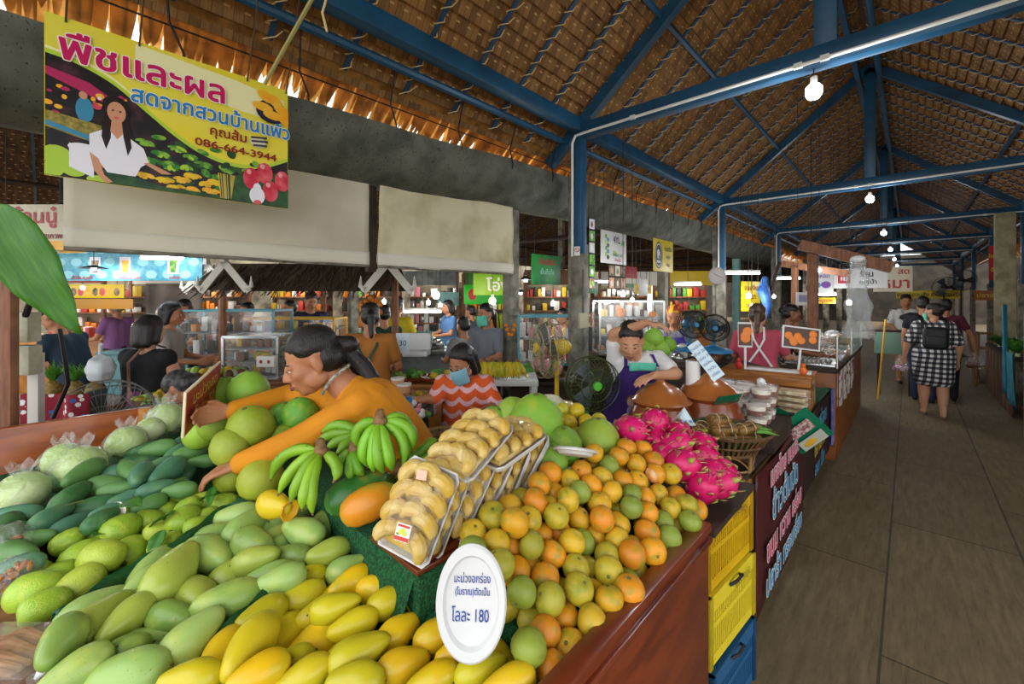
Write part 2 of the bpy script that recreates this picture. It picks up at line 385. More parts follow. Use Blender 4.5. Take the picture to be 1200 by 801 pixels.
YT = [-.83 + 4.39*i for i in range(8)]
XL, XR, XC, ZB = -2.4, 1.57, -.415, 3.28
for i, y in enumerate(YT):
    t = MB()
    t.box(((XL+XR)/2, y, ZB), (XR-XL+.1, .09, .15), bev=.008)
    t.box((XC, y, (ZB+4.9)/2), (.13, .08, 4.9-ZB), bev=.006)
    for x in (XL-.38, XR+.38):
        t.beam((XC, y, 4.93), (x, y, 4.93-abs(x-XC)*.8), .08, .11)
    tr = struct('truss', t, m_steel)
    if y > 0:
        c = MB(); yc = y-.055; c.tube([(XL-.03, yc-.03, 2.05), (XL-.03, yc-.03, ZB-.12), (XL, yc-.02, ZB-.05), (XL+.08, yc, ZB-.035), (XC, yc, ZB-.035), (XR, yc, ZB-.035)], .013, 8)
        for x in (XL+.6, XC-.15, XC, XR-.5): c.box((x, yc, ZB-.035), (.05, .035, .035))
        struct('conduit', c, m_pvc, tr)
    for x in (XL, XR):
        p = MB(); z1 = 2.08 if x < 0 else 1.9
        p.box((x, y, (z1+ZB)/2), (.1, .1, ZB-z1), bev=.006, mi=0); p.box((x-.02, y+.03, z1/2+.05), (.13, .13, z1+.1), bev=.01, mi=1)
        if x < 0: p.box((x-.12, y+.1, 1.45), (.11, .11, 2.9), bev=.008, mi=1)
        struct('post', p, [m_steel, m_conc])
p = MB(); p.box((1.2, 11.2, 1.55), (.24, .2, 3.1), bev=.012); struct('column', p, M('cream_concrete', '#a39a78', .8, var='#7d7558', vs=6))
b = MB()                                              # eave beams, lower purlins, ridge pipes
for x in (XL, XR): b.box((x, 14, ZB+.06), (.1, 32, .13), bev=.006)
for x in (XL-.16, XR+.16): b.tube([(x, -1.5, ZB-.06), (x, 30, ZB-.06)], .03, 8)
for x in (XC-.13, XC+.1): b.tube([(x, -1.5, 4.78), (x, 30, 4.78)], .035, 8)
for x, z in ((-1.54, 4.03), (1.0, 3.80)): b.box((x, 14, z), (.035, 32, .035))
struct('purlin', b, m_steel)
g = MB(); g.box((XC, 17, 5.10), (.5, 38, .05)); struct('ridge_cap', g, m_thatch_old)

# concrete gutter between the two roofs
g = MB(); GX, GZ, GR = -3.1, 2.885, .375
pr = []
for k in range(13):
    a = math.pi + math.pi*k/12; pr.append((GX+GR*math.cos(a), GZ+GR*math.sin(a)))
ri = [(GX+(GR-.05)*math.cos(math.pi+math.pi*k/12), GZ+(GR-.05)*math.sin(math.pi+math.pi*k/12)) for k in range(12, -1, -1)]
loop = pr + ri
gy = [-2.5+.45*i for i in range(39)]
rings = []
for j, y in enumerate(gy):
    w = .010*math.sin(j*1.7)+.008*math.sin(j*.6) - .02 + .034*(min(y, 4.2)-1)
    rings.append([g.bm.verts.new((x, y, z+w)) for x, z in loop])
for a, c in zip(rings, rings[1:]):
    for k in range(len(loop)): g._faces([g.bm.faces.new((a[k], a[(k+1) % len(loop)], c[(k+1) % len(loop)], c[k]))])
g._faces([g.bm.faces.new(rings[0]), g.bm.faces.new(rings[-1][::-1])])
gut = struct('gutter', g, m_gutter)
w = MB()
for i in range(16):
    y = .35+i*.62
    w.tube([(XL-.17, y, ZB-.03), (XL-.3, y+.04, 3.02), (-2.72, y+.1, 2.9+.02*math.sin(i*3)), (-2.74, y+.11, 2.86)], .006, 5)
w.tube([(XL-.35, y0, 3.03) for y0 in (-1.4, 5, 11)], .005, 5)
struct('gutter_hanger', w, M('black_wire', '#17130f', .6), gut)
for i, (y, w_) in enumerate(((3.35, .13), (7.2, .14), (11.5, .15))):
    p = MB(); p.box((-3.14, y, 1.3), (w_, w_, 2.6), bev=.01)
    struct('column', p, M('teal_paint', '#5d8f8c', .6, var='#7f9c95', vs=5) if i == 2 else m_conc)
for y in (-2.5, 3.5, 9.5, 15.5):                        # posts and tie poles of the neighbouring hall
    for x in (-7.0, -10.4):
        p = MB(); p.box((x, y, 1.5 if x < -8 else 2.25), (.14, .14, 3.0 if x < -8 else 4.5), bev=.01); struct('column', p, m_conc)
b = MB()
for y in (1.2, 3.5, 6.5, 9.5, 12.5, 15.5): b.tube([(-3.4, y, 2.75), (-10.6, y, 2.85)], .045, 8); b.tube([(-3.5, y, 2.95), (-7, y, 4.5)], .04, 8); b.tube([(-10.5, y, 2.95), (-7, y, 4.5)], .04, 8)
for x in (-4.6, -9.4): b.tube([(x, -3, 3.3), (x, 22, 3.3)], .035, 8)
struct('pole_frame', b, m_dark)
# far ends of the market, plus an added wall that darkens the aisle
def _far(N, L, tc, b):
    n = N.new('ShaderNodeTexNoise'); n.inputs['Scale'].default_value = 1.6; n.inputs['Detail'].default_value = 6; L.new(tc.outputs['Object'], n.inputs[0])
    r = N.new('ShaderNodeValToRGB'); e = r.color_ramp.elements; e[0].position = .35; e[0].color = lin('#4f4434'); e[1].position = .68; e[1].color = lin('#b3a68a'); L.new(n.outputs[0], r.inputs[0]); return r.outputs[0]
m_far = pattern_mat('pale_curtain_wall', _far)
mb = MB(); mb.box((-15.5, 10, 1.8), (.2, 44, 3.6)); struct('wall_left', mb, m_far)
mb = MB(); mb.box((-4, 38, 2.2), (26, .2, 4.4)); struct('wall_back', mb, M('dark_shade_cloth', '#2a2620', .9, var='#40392f', vs=2))
mb = MB(); mb.box((3.6, 17, 1.7), (.2, 26, 3.4)); struct('shade_wall_right', mb, M('shade_wall_brown', '#4c3a2a', .8, var='#2f2419', vs=3))  # added wall, placed close and dark to dim the far aisle
pitch('ceiling_side', 3.0, 4.2, 5.4, 3.0, 2.5, 30, m_thatch_old, fringe=False, batten=0, ties=False)
pitch('ceiling_side_near', 3.0, 4.2, 2.4, 3.1, 2.5, 30, m_thatch_old, fringe=False, batten=0, ties=False)

ORANGE_SPOTS = [(-0.758,0.677,1.089,0.0329),(-0.702,0.698,1.081,0.0324),(-0.709,0.751,1.045,0.0336),(-0.653,0.769,1.065,0.0326),(-0.688,0.843,1.046,0.0323),(-0.615,0.88,1.042,0.0336),(-0.621,0.937,1.012,0.0357),(-0.633,0.819,1.028,0.0352),(-0.628,1.002,0.998,0.0351),(-0.568,1.014,1.011,0.0329),(-0.672,0.903,1.033,0.0341),(-0.669,0.774,1.004,0.0331),(-0.581,0.844,1.006,0.0327),(-0.585,0.899,0.977,0.0324),(-0.564,0.957,0.994,0.0329),(-0.513,0.992,1.001,0.0357),(-0.608,0.759,1.012,0.0353),(-0.657,0.715,1.027,0.0352),(-0.652,0.661,1.066,0.0352),(-0.604,0.68,1.024,0.0328),(-0.594,0.8,0.966,0.0332),(-0.541,0.797,0.999,0.0345),(-0.542,0.855,0.955,0.0349),(-0.528,0.906,0.995,0.0354),(-0.47,0.897,0.978,0.0355),(-0.487,0.838,0.978,0.0323),(-0.56,0.721,1.007,0.0344),(-0.647,0.672,0.976,0.0347),(-0.599,0.705,0.955,0.034),(-0.55,0.755,0.955,0.0327),(-0.492,0.777,0.963,0.0339),(-0.542,0.68,0.969,0.0324),(-0.503,0.714,0.937,0.0357),(-0.532,0.619,0.984,0.0355),(-0.501,0.646,0.938,0.0342),(-0.585,0.586,0.995,0.0332),(-0.59,0.642,0.965,0.0356),(-0.71,0.634,1.086,0.0343),(-0.502,0.951,0.955,0.0355),(-0.771,0.993,1.135,0.0354),(-0.737,1.04,1.107,0.034),(-0.738,0.96,1.093,0.0337),(-0.748,0.915,1.135,0.0344),(-0.675,0.947,1.102,0.0337),(-0.682,1.01,1.1,0.0326),(-0.686,1.075,1.096,0.0332),(-0.69,1.141,1.098,0.0353),(-0.736,1.103,1.118,0.0322),(-0.737,1.172,1.152,0.0322),(-0.704,1.205,1.113,0.0345),(-0.7,1.266,1.126,0.0331),(-0.707,1.329,1.136,0.0341),(-0.688,1.409,1.115,0.0339),(-0.66,1.306,1.1,0.0334),(-0.633,1.383,1.096,0.036),(-0.652,1.199,1.08,0.0328),(-0.636,1.11,1.081,0.0337),(-0.606,1.166,1.064,0.0328),(-0.639,1.046,1.068,0.0345),(-0.662,0.973,1.046,0.0331),(-0.66,0.873,1.091,0.0334),(-0.717,0.858,1.116,0.035),(-0.695,0.806,1.095,0.0333),(-0.6,0.997,1.059,0.0342),(-0.596,1.069,1.017,0.0356),(-0.577,1.113,1.058,0.0324),(-0.556,1.168,1.029,0.0322),(-0.58,1.294,1.03,0.0329),(-0.575,1.382,1.068,0.0351),(-0.55,1.358,1.011,0.0345),(-0.528,1.27,1.014,0.0329),(-0.528,1.211,0.995,0.0333),(-0.472,1.271,0.992,0.0327),(-0.489,1.374,0.981,0.0338),(-0.5,1.322,1.014,0.0322),(-0.487,1.164,0.981,0.0348),(-0.533,1.118,0.999,0.0356),(-0.546,1.059,0.975,0.0358),(-0.486,1.054,0.995,0.0349),(-0.688,0.749,1.115,0.0358),(-0.775,0.87,1.1,0.0321),(-0.713,0.906,1.082,0.0332),(-0.63,1.124,1.016,0.0359),(-0.588,1.221,1.039,0.0351),(-0.632,1.259,1.067,0.0336),(-0.755,0.739,1.108,0.0358),(-0.76,0.805,1.104,0.0345)]
PEELED_SPOT = (-0.604,1.326,1.078)
RIPE_SPOTS = [(-0.987,0.488,0.959,0.06,0.98,0.17,0.112),(-0.864,0.525,0.957,0.24,0.97,0.02,0.121),(-0.808,0.586,0.939,0.28,0.96,-0.0,0.112),(-0.868,0.434,0.95,0.26,0.96,0.06,0.112),(-0.923,0.421,0.967,0.35,0.94,-0.02,0.112),(-0.796,0.5,0.936,-0.01,1.0,0.07,0.112),(-0.727,0.551,0.94,0.31,0.93,0.17,0.112),(-0.793,0.408,0.949,0.23,0.97,0.04,0.128),(-0.723,0.464,0.93,0.33,0.94,-0.06,0.112),(-0.662,0.558,0.931,0.4,0.91,-0.06,0.112),(-0.596,0.552,0.943,0.29,0.96,-0.0,0.112),(-0.653,0.481,0.931,0.43,0.89,0.12,0.112),(-0.741,0.374,0.946,0.67,0.74,-0.02,0.112),(-0.927,0.527,0.951,0.74,0.68,-0.04,0.112),(-0.605,0.61,0.914,0.98,-0.11,-0.18,0.112),(-0.529,0.557,0.951,0.47,0.87,0.16,0.112),(-1.099,0.423,0.94,0.14,0.99,0.06,0.123),(-1.044,0.394,0.942,0.17,0.98,0.01,0.12),(-1.082,0.319,0.929,-0.34,0.94,0.01,0.13),(-1.03,0.309,0.958,-0.15,0.99,0.02,0.112),(-0.984,0.319,0.906,-0.54,0.84,0.05,0.168),(-0.919,0.373,0.912,-0.02,0.99,0.15,0.144),(-0.971,0.408,0.938,0.13,0.99,0.0,0.112),(-0.944,0.26,0.966,-0.64,0.77,0.02,0.149),(-0.992,0.224,0.933,-0.67,0.74,0.13,0.144),(-1.065,0.225,0.905,-0.78,0.63,0.06,0.135),(-0.826,0.315,0.942,0.28,0.94,0.2,0.112),(-0.866,0.253,0.964,0.12,0.99,-0.01,0.112),(-0.945,0.165,0.961,0.59,0.8,0.04,0.112),(-0.882,0.306,0.931,0.12,0.98,0.14,0.112),(-0.84,0.384,0.915,-0.21,0.97,0.09,0.112),(-1.015,0.456,0.922,-0.23,0.95,0.23,0.112)]
GREEN_SPOTS = [(-1.342,0.279,0.969,0.92,0.38,-0.04,0.174),(-1.237,0.318,0.947,0.05,1.0,0.04,0.142),(-1.202,0.23,0.949,0.97,0.22,-0.08,0.158),(-1.112,0.263,0.972,0.22,0.98,-0.03,0.143),(-1.285,0.193,0.987,-0.76,0.64,0.11,0.174),(-1.168,0.173,0.955,0.79,0.61,-0.07,0.116),(-1.059,0.192,0.96,-0.21,0.96,0.2,0.129),(-1.142,0.361,0.964,0.42,0.9,0.13,0.116),(-1.178,0.419,0.974,0.74,0.67,-0.0,0.122),(-1.12,0.491,0.975,0.1,0.99,-0.02,0.121),(-1.267,0.357,0.997,0.93,0.36,-0.09,0.139),(-1.217,0.463,1.005,0.86,0.5,-0.08,0.139),(-1.256,0.42,0.965,-0.45,0.89,0.05,0.118),(-1.461,0.372,0.992,0.49,0.87,-0.02,0.146),(-1.376,0.373,0.994,-0.39,0.89,0.21,0.152),(-1.399,0.449,0.951,-0.8,0.6,0.04,0.174),(-1.348,0.479,0.997,0.15,0.99,-0.03,0.116),(-1.424,0.311,0.982,0.33,0.93,0.16,0.121),(-1.31,0.425,0.97,-0.16,0.98,0.13,0.116),(-1.247,0.532,0.975,-0.57,0.78,0.25,0.138),(-1.251,0.051,0.955,-0.65,0.75,0.11,0.17),(-1.338,0.06,0.951,-0.02,0.98,0.19,0.138),(-1.209,0.103,0.971,-0.54,0.82,0.17,0.123),(-1.237,0.14,0.927,0.56,0.82,0.1,0.129),(-1.321,0.139,0.969,-0.59,0.78,0.19,0.116),(-1.401,0.167,0.953,-0.72,0.68,0.13,0.157),(-1.328,0.185,0.917,-0.77,0.64,0.03,0.174),(-1.161,0.025,0.945,-0.7,0.71,0.06,0.117),(-1.054,0.091,0.947,0.58,0.81,0.12,0.148),(-1.104,0.025,0.97,-0.1,0.98,0.19,0.116),(-1.18,0.01,0.992,-0.91,0.35,0.21,0.117),(-1.094,0.143,0.923,0.33,0.94,0.02,0.116),(-1.173,0.11,0.912,0.52,0.85,0.08,0.164),(-1.13,0.083,0.949,0.31,0.94,0.14,0.116),(-1.043,0.511,0.954,0.44,0.9,0.08,0.116),(-1.192,0.344,0.992,0.54,0.84,0.11,0.116),(-1.087,0.366,0.978,0.29,0.96,0.07,0.116)]
GUAVA_SPOTS = [(-1.506,-0.031,0.958,0.52,0.85,0.08,0.102),(-1.474,0.042,0.951,-0.36,0.92,0.17,0.099),(-1.427,-0.014,0.951,-0.09,0.99,0.05,0.09),(-1.526,0.085,0.978,0.73,0.68,0.1,0.102),(-1.607,0.052,0.959,-0.45,0.87,0.23,0.101),(-1.556,0.007,0.954,0.08,1.0,-0.0,0.077),(-1.61,-0.039,0.945,0.51,0.84,0.16,0.086),(-1.694,0.232,0.977,0.46,0.87,0.16,0.079),(-1.575,0.201,0.979,0.06,0.99,0.14,0.069),(-1.49,0.207,0.969,0.5,0.86,-0.08,0.083),(-1.63,0.282,0.999,0.02,0.98,0.2,0.075),(-1.732,0.296,0.994,0.73,0.68,-0.09,0.092),(-1.566,0.26,0.992,-0.65,0.72,0.24,0.097),(-1.663,0.326,0.987,0.74,0.67,0.04,0.086),(-1.512,0.281,0.983,0.1,1.0,-0.01,0.07),(-1.593,0.368,0.988,0.87,0.48,-0.1,0.092),(-1.564,0.32,0.981,0.08,0.99,0.13,0.068),(-1.634,0.128,0.991,-0.48,0.87,0.15,0.1),(-1.683,0.024,0.981,-0.02,0.99,0.16,0.076),(-1.715,0.066,0.964,0.48,0.87,0.15,0.082),(-1.565,0.14,0.95,-0.93,0.37,0.05,0.102),(-1.659,0.189,0.983,0.47,0.88,-0.07,0.08)]
DARK_SPOTS = [(-1.883,0.034,1.031,-0.77,0.6,0.23,0.15),(-1.823,0.085,1.002,0.18,0.98,-0.04,0.147),(-1.818,-0.04,0.98,-0.85,0.47,0.21,0.15),(-1.883,-0.079,1.017,0.44,0.9,-0.04,0.138),(-1.799,-0.099,1.013,-0.87,0.45,0.2,0.14),(-1.673,-0.066,0.99,0.85,0.53,0.05,0.147),(-1.732,-0.039,0.994,0.46,0.88,0.15,0.102),(-1.757,0.033,0.997,-0.36,0.92,0.14,0.112),(-2.029,0.066,1.056,-0.7,0.68,0.21,0.15),(-2.106,0.032,1.035,-0.74,0.68,0.06,0.15),(-1.922,0.114,1.028,0.74,0.67,0.05,0.15),(-1.783,0.155,1.02,-0.1,0.99,0.06,0.1),(-1.742,0.162,1.0,-0.31,0.93,0.21,0.1),(-2.041,0.134,1.023,0.74,0.67,0.07,0.15),(-1.846,0.136,1.035,0.42,0.91,0.05,0.106),(-2.14,0.243,1.056,0.35,0.93,0.07,0.149),(-2.055,0.212,1.039,0.38,0.92,-0.05,0.133),(-1.94,0.177,1.048,0.93,0.34,-0.16,0.15),(-1.979,0.238,1.017,0.4,0.91,0.08,0.113),(-1.835,0.191,1.065,-0.94,0.32,0.11,0.142),(-1.826,0.259,1.06,-0.68,0.7,0.21,0.15),(-1.751,0.221,1.04,0.19,0.97,0.11,0.11),(-2.211,0.212,1.05,-0.3,0.95,0.03,0.141),(-1.715,0.111,1.019,-0.06,1.0,0.07,0.101),(-1.592,-0.056,0.993,0.5,0.86,0.1,0.1),(-1.664,0.09,1.023,-0.54,0.83,0.12,0.102),(-1.745,-0.084,1.021,-0.67,0.74,0.01,0.1),(-1.698,0.196,1.016,-0.03,0.98,0.19,0.1),(-1.939,-0.099,0.995,-0.18,0.96,0.19,0.1),(-1.788,-0.006,1.021,-0.65,0.76,0.03,0.122),(-2.119,0.356,1.06,-0.24,0.96,0.13,0.15),(-2.026,0.309,1.046,-0.81,0.59,0.09,0.15),(-2.077,0.267,1.076,0.36,0.93,0.13,0.123),(-2.047,0.418,1.056,-0.83,0.55,0.08,0.15),(-1.972,0.352,1.067,-0.19,0.98,0.05,0.124),(-1.948,0.254,1.051,-0.17,0.98,0.11,0.111),(-1.886,0.253,1.038,-0.56,0.79,0.24,0.143),(-1.9,0.375,1.046,0.4,0.92,-0.04,0.1),(-1.936,0.327,1.027,-0.13,0.99,0.01,0.101),(-1.822,0.235,1.008,-0.09,0.98,0.15,0.102),(-1.785,0.265,1.016,-0.33,0.92,0.21,0.108),(-1.701,0.272,1.034,0.44,0.9,0.06,0.1),(-1.874,0.306,1.019,-0.57,0.82,0.12,0.128)]


# ------------------------------------------------------------------ the fruit stall in front
m_varn = M('red_varnished_wood', '#7a3417', .32, var='#5c2410', vs=5, stretch=(1.2, 1.2, 7), coat=.25)
m_varn_l = M('orange_varnished_wood', '#a5551f', .3, var='#8a4216', vs=5, stretch=(1, 1, 6), coat=.2)
m_rawwood = M('raw_brown_wood', '#8a5a3c', .6, var='#6b4027', vs=7, stretch=(6, 1, 1))
m_turf = M('green_turf', '#1d6a36', .9, var='#0c3d1d', vs=160, vlo=.38, vhi=.6, bump=1., bs=220)
m_bleaf = M('banana_leaf', '#1f5a2c', .35, var='#123f1f', vs=8, stretch=(30, 2, 2), bump=.1, bs=60)

CAMF = (-math.sin(R(43)), math.cos(R(43))); CAMR = (math.cos(R(43)), math.sin(R(43)))
def seen(p):                                           # where the photograph shows a point: only used to word the labels
    d = p[0]*CAMF[0]+p[1]*CAMF[1]; return (p[0]*CAMR[0]+p[1]*CAMR[1])/d, (1.65-p[2])/d
ORD = 'first second third fourth fifth sixth seventh eighth ninth tenth eleventh twelfth thirteenth fourteenth fifteenth sixteenth'.split()

st = thing('market_stall', 'red-varnished wooden fruit stall heaped with mangoes and oranges by the aisle', 'stall', (-1.4, .5, 0))
def sp(name, mb, mat, par=st): return mb.build(name, mat, par, loc=(1.4, -.5, 0))
b = MB(); b.box((-.452, .675, .545), (.028, 1.31, .85), bev=.004); fp = sp('front_panel', b, m_varn)
b = MB(); b.box((-.455, .675, .962), (.046, 1.33, .028), bev=.006); b.box((-.444, .675, .93), (.034, 1.32, .018), bev=.005); o = b.build('top_rail', m_varn, fp)
o.location = (0, 0, 0)
b = MB(); b.box((-.68, 1.335, .545), (.44, .026, .85), bev=.004); sp('end_panel', b, m_varn)
b = MB(); b.box((-2.52, -.15, .78), (.03, 1.22, .75), bev=.004); bp_ = sp('back_panel', b, m_varn_l)
b = MB(); b.box((-2.495, .275, .80), (.035, .045, .71), bev=.003); o = b.build('batten', M('honey_batten', '#c77f22', .35), bp_)
b = MB(); b.box((-2.52, .78, .76), (.03, .60, .77), bev=.004); sp('rear_panel', b, m_varn)
b = MB(); b.beam((-2.5, -.19, .93), (-1.40, 0.0, .925), .03, .05); b.beam((-1.40, 0, .925), (-1.36, .06, .9), .03, .05); sp('edge_rail', b, m_rawwood)
b = MB(); b.box((-1.4, .12, .42), (2.0, .03, .8)); b.box((-1.9, .78, .5), (1.2, .03, .9)); sp('carcass', b, m_varn)
def bedz(x, y):
    z = .965-.085*(x+1.2)+.10*(y-.3)-.05
    if x > -.80 and y > .5: z = min(z, .905) + max(0, min(.16, (-.52-x)*.55))*min(1, (y-.5)/.25)
    return z
b = MB()
b.grid(lambda u, v: (lambda x: (lambda y: (x, y, bedz(x, y)))(-.22*max(0, min(1, (-x-1.3)/1.2))+ (1.325+.22*max(0, min(1, (-x-1.3)/1.2)) if x > -.83 else .66+.12)*v))(-2.5+2.06*u), 46, 40)
sp('turf_bed', b, m_turf)
b = MB(); b.box((-1.42, .66, .98), (1.28, .24, .12), bev=.01)
b.grid(lambda u, v: (-1.0+.20*u, .50+.05*v, .93+.12*v), 6, 6); sp('back_step', b, m_turf)

bx = thing('display_box', 'brown wooden box with a moulded rim under the pomelo trays', 'box', (-.80, .555, 0))
b = MB(); b.box((-.09, .20, .955), (.18, .40, .19), bev=.003); b.build('body', m_varn, bx)
b = MB()
for k, (e, h) in enumerate(((.008, .018), (.014, .016), (.006, .012))): b.box((-.09, .20, 1.06-.016*k), (.18+2*e, .40+2*e, .014), bev=.004)
b.build('moulded_rim', m_varn, bx)

# ---- fruit meshes
def mango_mesh(name, mat, stem, L=1., fat=.56, tip=.10, bend=.08, seed=0):
    rn = random.Random(seed); mb = MB(); n, k = 16, 16
    rings = []
    for i in range(k+1):
        t = i/k; x = (t-.5)*L; s = math.sin(math.pi*min(1, max(0, t)))**.46
        w = fat/2*L*s*(1.10-.32*t+.05*math.sin(6*t)); zc = bend*L*(t-.35)*(t-.35)*2.2 - tip*L*max(0, t-.7)**2*2
        if i in (0, k): rings.append([mb.bm.verts.new((x*.985, 0, zc))])
        else: rings.append([mb.bm.verts.new((x, math.cos(a)*w*.90, zc+math.sin(a)*w*1.03)) for a in (2*math.pi*j/n for j in range(n))])
    for a, c in zip(rings, rings[1:]):
        for j in range(n):
            j2 = (j+1) % n
            q = (a[0], c[j2], c[j]) if len(a) == 1 else ((a[j], a[j2], c[0]) if len(c) == 1 else (a[j], a[j2], c[j2], c[j]))
            mb._faces([mb.bm.faces.new(q)])
    mb.rod((-.515*L, 0, bend*L*.27), (-.47*L, 0, bend*L*.25), .012*L, .022*L, 7, mi=1)
    return mb.mesh(name, [mat, stem], sharp=50)
def fruit_mat(name, base, patch, vs, vlo, vhi, rough=.34, speck=None, bump=.04, bs=90):
    return M(name, base, rough, var=patch, vs=vs, vlo=vlo, vhi=vhi, objcol=True, speck=speck, bump=bump, bs=bs, spec=.5, sss=.0)
m_ripe = fruit_mat('ripe_mango_skin', '#e3b413', '#c6c024', 2.2, .5, .8, .33, ('#8a6a12', 60, .74))
m_green = fruit_mat('green_mango_skin', '#9cb648', '#bcc75c', 2.4, .5, .78, .30, ('#5a5a20', 34, .72))
m_darkm = fruit_mat('dark_mango_skin', '#4a7a4a', '#6d9a5c', 2.6, .5, .8, .45, ('#2e4a2a', 40, .72))
m_guava = fruit_mat('guava_skin', '#a9c638', '#c3d24c', 5, .5, .75, .32, bump=.22, bs=26)
m_stem = M('fruit_stem', '#5b4a26', .7)
me_ripe = [mango_mesh('ripe_mango', m_ripe, m_stem, fat=.60, bend=b_, seed=i) for i, b_ in enumerate((.06, .10, .03))]
me_green = [mango_mesh('green_mango', m_green, m_stem, fat=.58+.03*i, bend=b_, tip=.2, seed=i) for i, b_ in enumerate((.10, .05, .14))]
me_dark = [mango_mesh('dark_mango', m_darkm, m_stem, fat=.54, bend=b_, tip=.2, seed=i) for i, b_ in enumerate((.12, .06))]
mb = MB()
mb.lathe([(0, -.47), (.12, -.475), (.28, -.43), (.40, -.28), (.43, -.08), (.40, .15), (.32, .34), (.2, .45), (.10, .485), (.05, .475), (0, .465)], 18)
mb.lathe([(.0, -.50), (.05, -.50), (.10, -.47), (.05, -.455)], 9, mi=1)
me_guava = [mb.mesh('guava', [m_guava, m_stem], 50)]
def setting(axis, roll):
    x = Vector(axis).normalized(); z = Vector((0, 0, 1)); y = z.cross(x).normalized(); z = x.cross(y)
    return Matrix((x, y, z)).transposed() @ Matrix.Rotation(roll, 3, 'X')
def heap(name, spots, meshes, tints, words, group, rows, axis_z=False, cat='mango', seed=3, noun='mango', where='in the pile'):
    """one object per fruit; the label gives its tint, its row from the front of the photograph and its place in the row"""
    rn = random.Random(seed); it = []
    for s in spots:
        k = rn.choices(range(len(tints)), [t[2] for t in tints])[0]; it.append((s, k))
    vs = sorted(seen(s[0][:3])[1] for s in it); n = len(vs)
    cut = [vs[max(0, int(n*(q+1)/len(rows))-1)] for q in range(len(rows))]
    bands = {}
    for s, k in it:
        v = seen(s[:3])[1]; bnd = next(i for i, c in enumerate(cut) if v <= c+1e-9); bands.setdefault((bnd, k), []).append(s)
    for (bnd, k), lst in bands.items():
        lst.sort(key=lambda s: seen(s[:3])[0])
        for i, s in enumerate(lst):
            me = rn.choice(meshes); o = bpy.data.objects.new(name, me); COL.objects.link(o)
            L = s[6]; d = Vector(s[3:6]); d = d if rn.random() < .5 else -d
            m3 = setting(d, rn.uniform(-.7, .7))
            if axis_z: m3 = m3 @ Matrix.Rotation(R(90), 3, 'Y')
            o.matrix_world = Matrix.Translation(s[:3]) @ m3.to_4x4() @ Matrix.Scale(L, 4)
            c = lin(rn.choice(tints[k][1])); j = rn.uniform(.88, 1.1); o.color = (c[0]*j, c[1]*j, c[2]*j, 1)
            pos = ('the only such one' if len(lst) == 1 else ORD[i]+' from left')
            tag(o, f'{tints[k][0]} {noun} {where}, {rows[bnd]}, {pos}', cat, group)
heap('ripe_mango', RIPE_SPOTS, me_ripe, [('golden yellow', ['#e6b814', '#e8c01e', '#e0b41a'], 5), ('greenish yellow', ['#d2be1e', '#c6b922', '#d8c224'], 5)], None,
     'ripe yellow mangoes at the front of the stall', ['back row', 'middle row', 'front row'], where='by the white price plate')
heap('green_mango', GREEN_SPOTS, me_green, [('pale green', ['#9dba64', '#94b45e', '#a6bf68'], 7), ('yellow-green', ['#abb84a', '#a4b248'], 2), ('mid-green', ['#7c9c45', '#86a24c'], 2)], None,
     'pale green mangoes between the leaf strips', ['back row', 'middle row', 'front row'], where='between leaf strips', seed=5)
heap('guava', GUAVA_SPOTS, me_guava, [('lime-green', ['#9cbc38', '#a6c63c'], 3), ('yellowish', ['#bccb48', '#b6c840'], 2)], None,
     'round green guavas with leaves', ['back row', 'front row'], axis_z=True, cat='guava', seed=8, noun='guava', where='among leaves')
heap('dark_mango', DARK_SPOTS, me_dark, [('blue-green', ['#4f8062', '#47785a', '#588a6a'], 5), ('dull green', ['#5f8a48', '#56823f'], 4), ('dark green', ['#35603a', '#3c6a3c'], 2)], None,
     'dark green mangoes beside the bagged cabbages', ['back row', 'middle row', 'front row'], where='below the cabbages', seed=2)

# ---- oranges
m_orange = M('orange_skin', '#d98a1a', .38, var='#84902a', vs=1.5, vlo=.50, vhi=.72, objcol=True, bump=.18, bs=190, speck=('#8a6a1c', 40, .76))
mb = MB(); mb.lathe([(0, -.86), (.2, -.85), (.5, -.76), (.8, -.5), (.97, -.12), (1, .08), (.95, .36), (.8, .62), (.55, .81), (.3, .88), (.14, .87), (0, .85)], 20)
mb.lathe([(0, .93), (.07, .92), (.13, .875), (.1, .84)], 8, mi=1)
me_orange = mb.mesh('orange', [m_orange, M('orange_button', '#6f6a2c', .8)], 50)
ocl = [('bright orange', ['#de901c', '#df9418', '#d8861c'], 4), ('amber', ['#d6a422', '#d2ab28', '#da9e1e'], 6), ('green-flushed', ['#b5a42c', '#bca62a', '#a8a032'], 4), ('mostly green', ['#86973a', '#8d9c38'], 2)]
rn = random.Random(9); it = []
ORANGE_SPOTS = [s for s in ORANGE_SPOTS if not (seen(s)[0] < .02 and seen(s)[1] > .765)]
for s in ORANGE_SPOTS:
    w = [c[2] for c in ocl]
    if seen(s)[1] > .62: w = [4, 2, 6, 3]
    it.append((s, rn.choices(range(4), w)[0]))
vs = sorted(seen(s)[1] for s, k in it); n = len(vs); cut = [vs[n//5-1], vs[2*n//5-1], vs[3*n//5-1], vs[4*n//5-1], vs[-1]]; bands = {}
for s, k in it: bands.setdefault((next(i for i, c in enumerate(cut) if seen(s)[1] <= c+1e-9), k), []).append(s)
rows = ['top band', 'upper band', 'middle band', 'lower band', 'bottom band']
def put_orange(s, col):
    o = bpy.data.objects.new('orange', me_orange); COL.objects.link(o)
    o.matrix_world = Matrix.Translation(s[:3]) @ Matrix.Rotation(rn.uniform(0, 6), 4, 'Z') @ Matrix.Rotation(rn.uniform(0, 2.6), 4, 'X') @ Matrix.Scale(s[3], 4)
    c = lin(col); j = rn.uniform(.9, 1.1); o.color = (c[0]*j, c[1]*j, c[2]*j, 1); return o
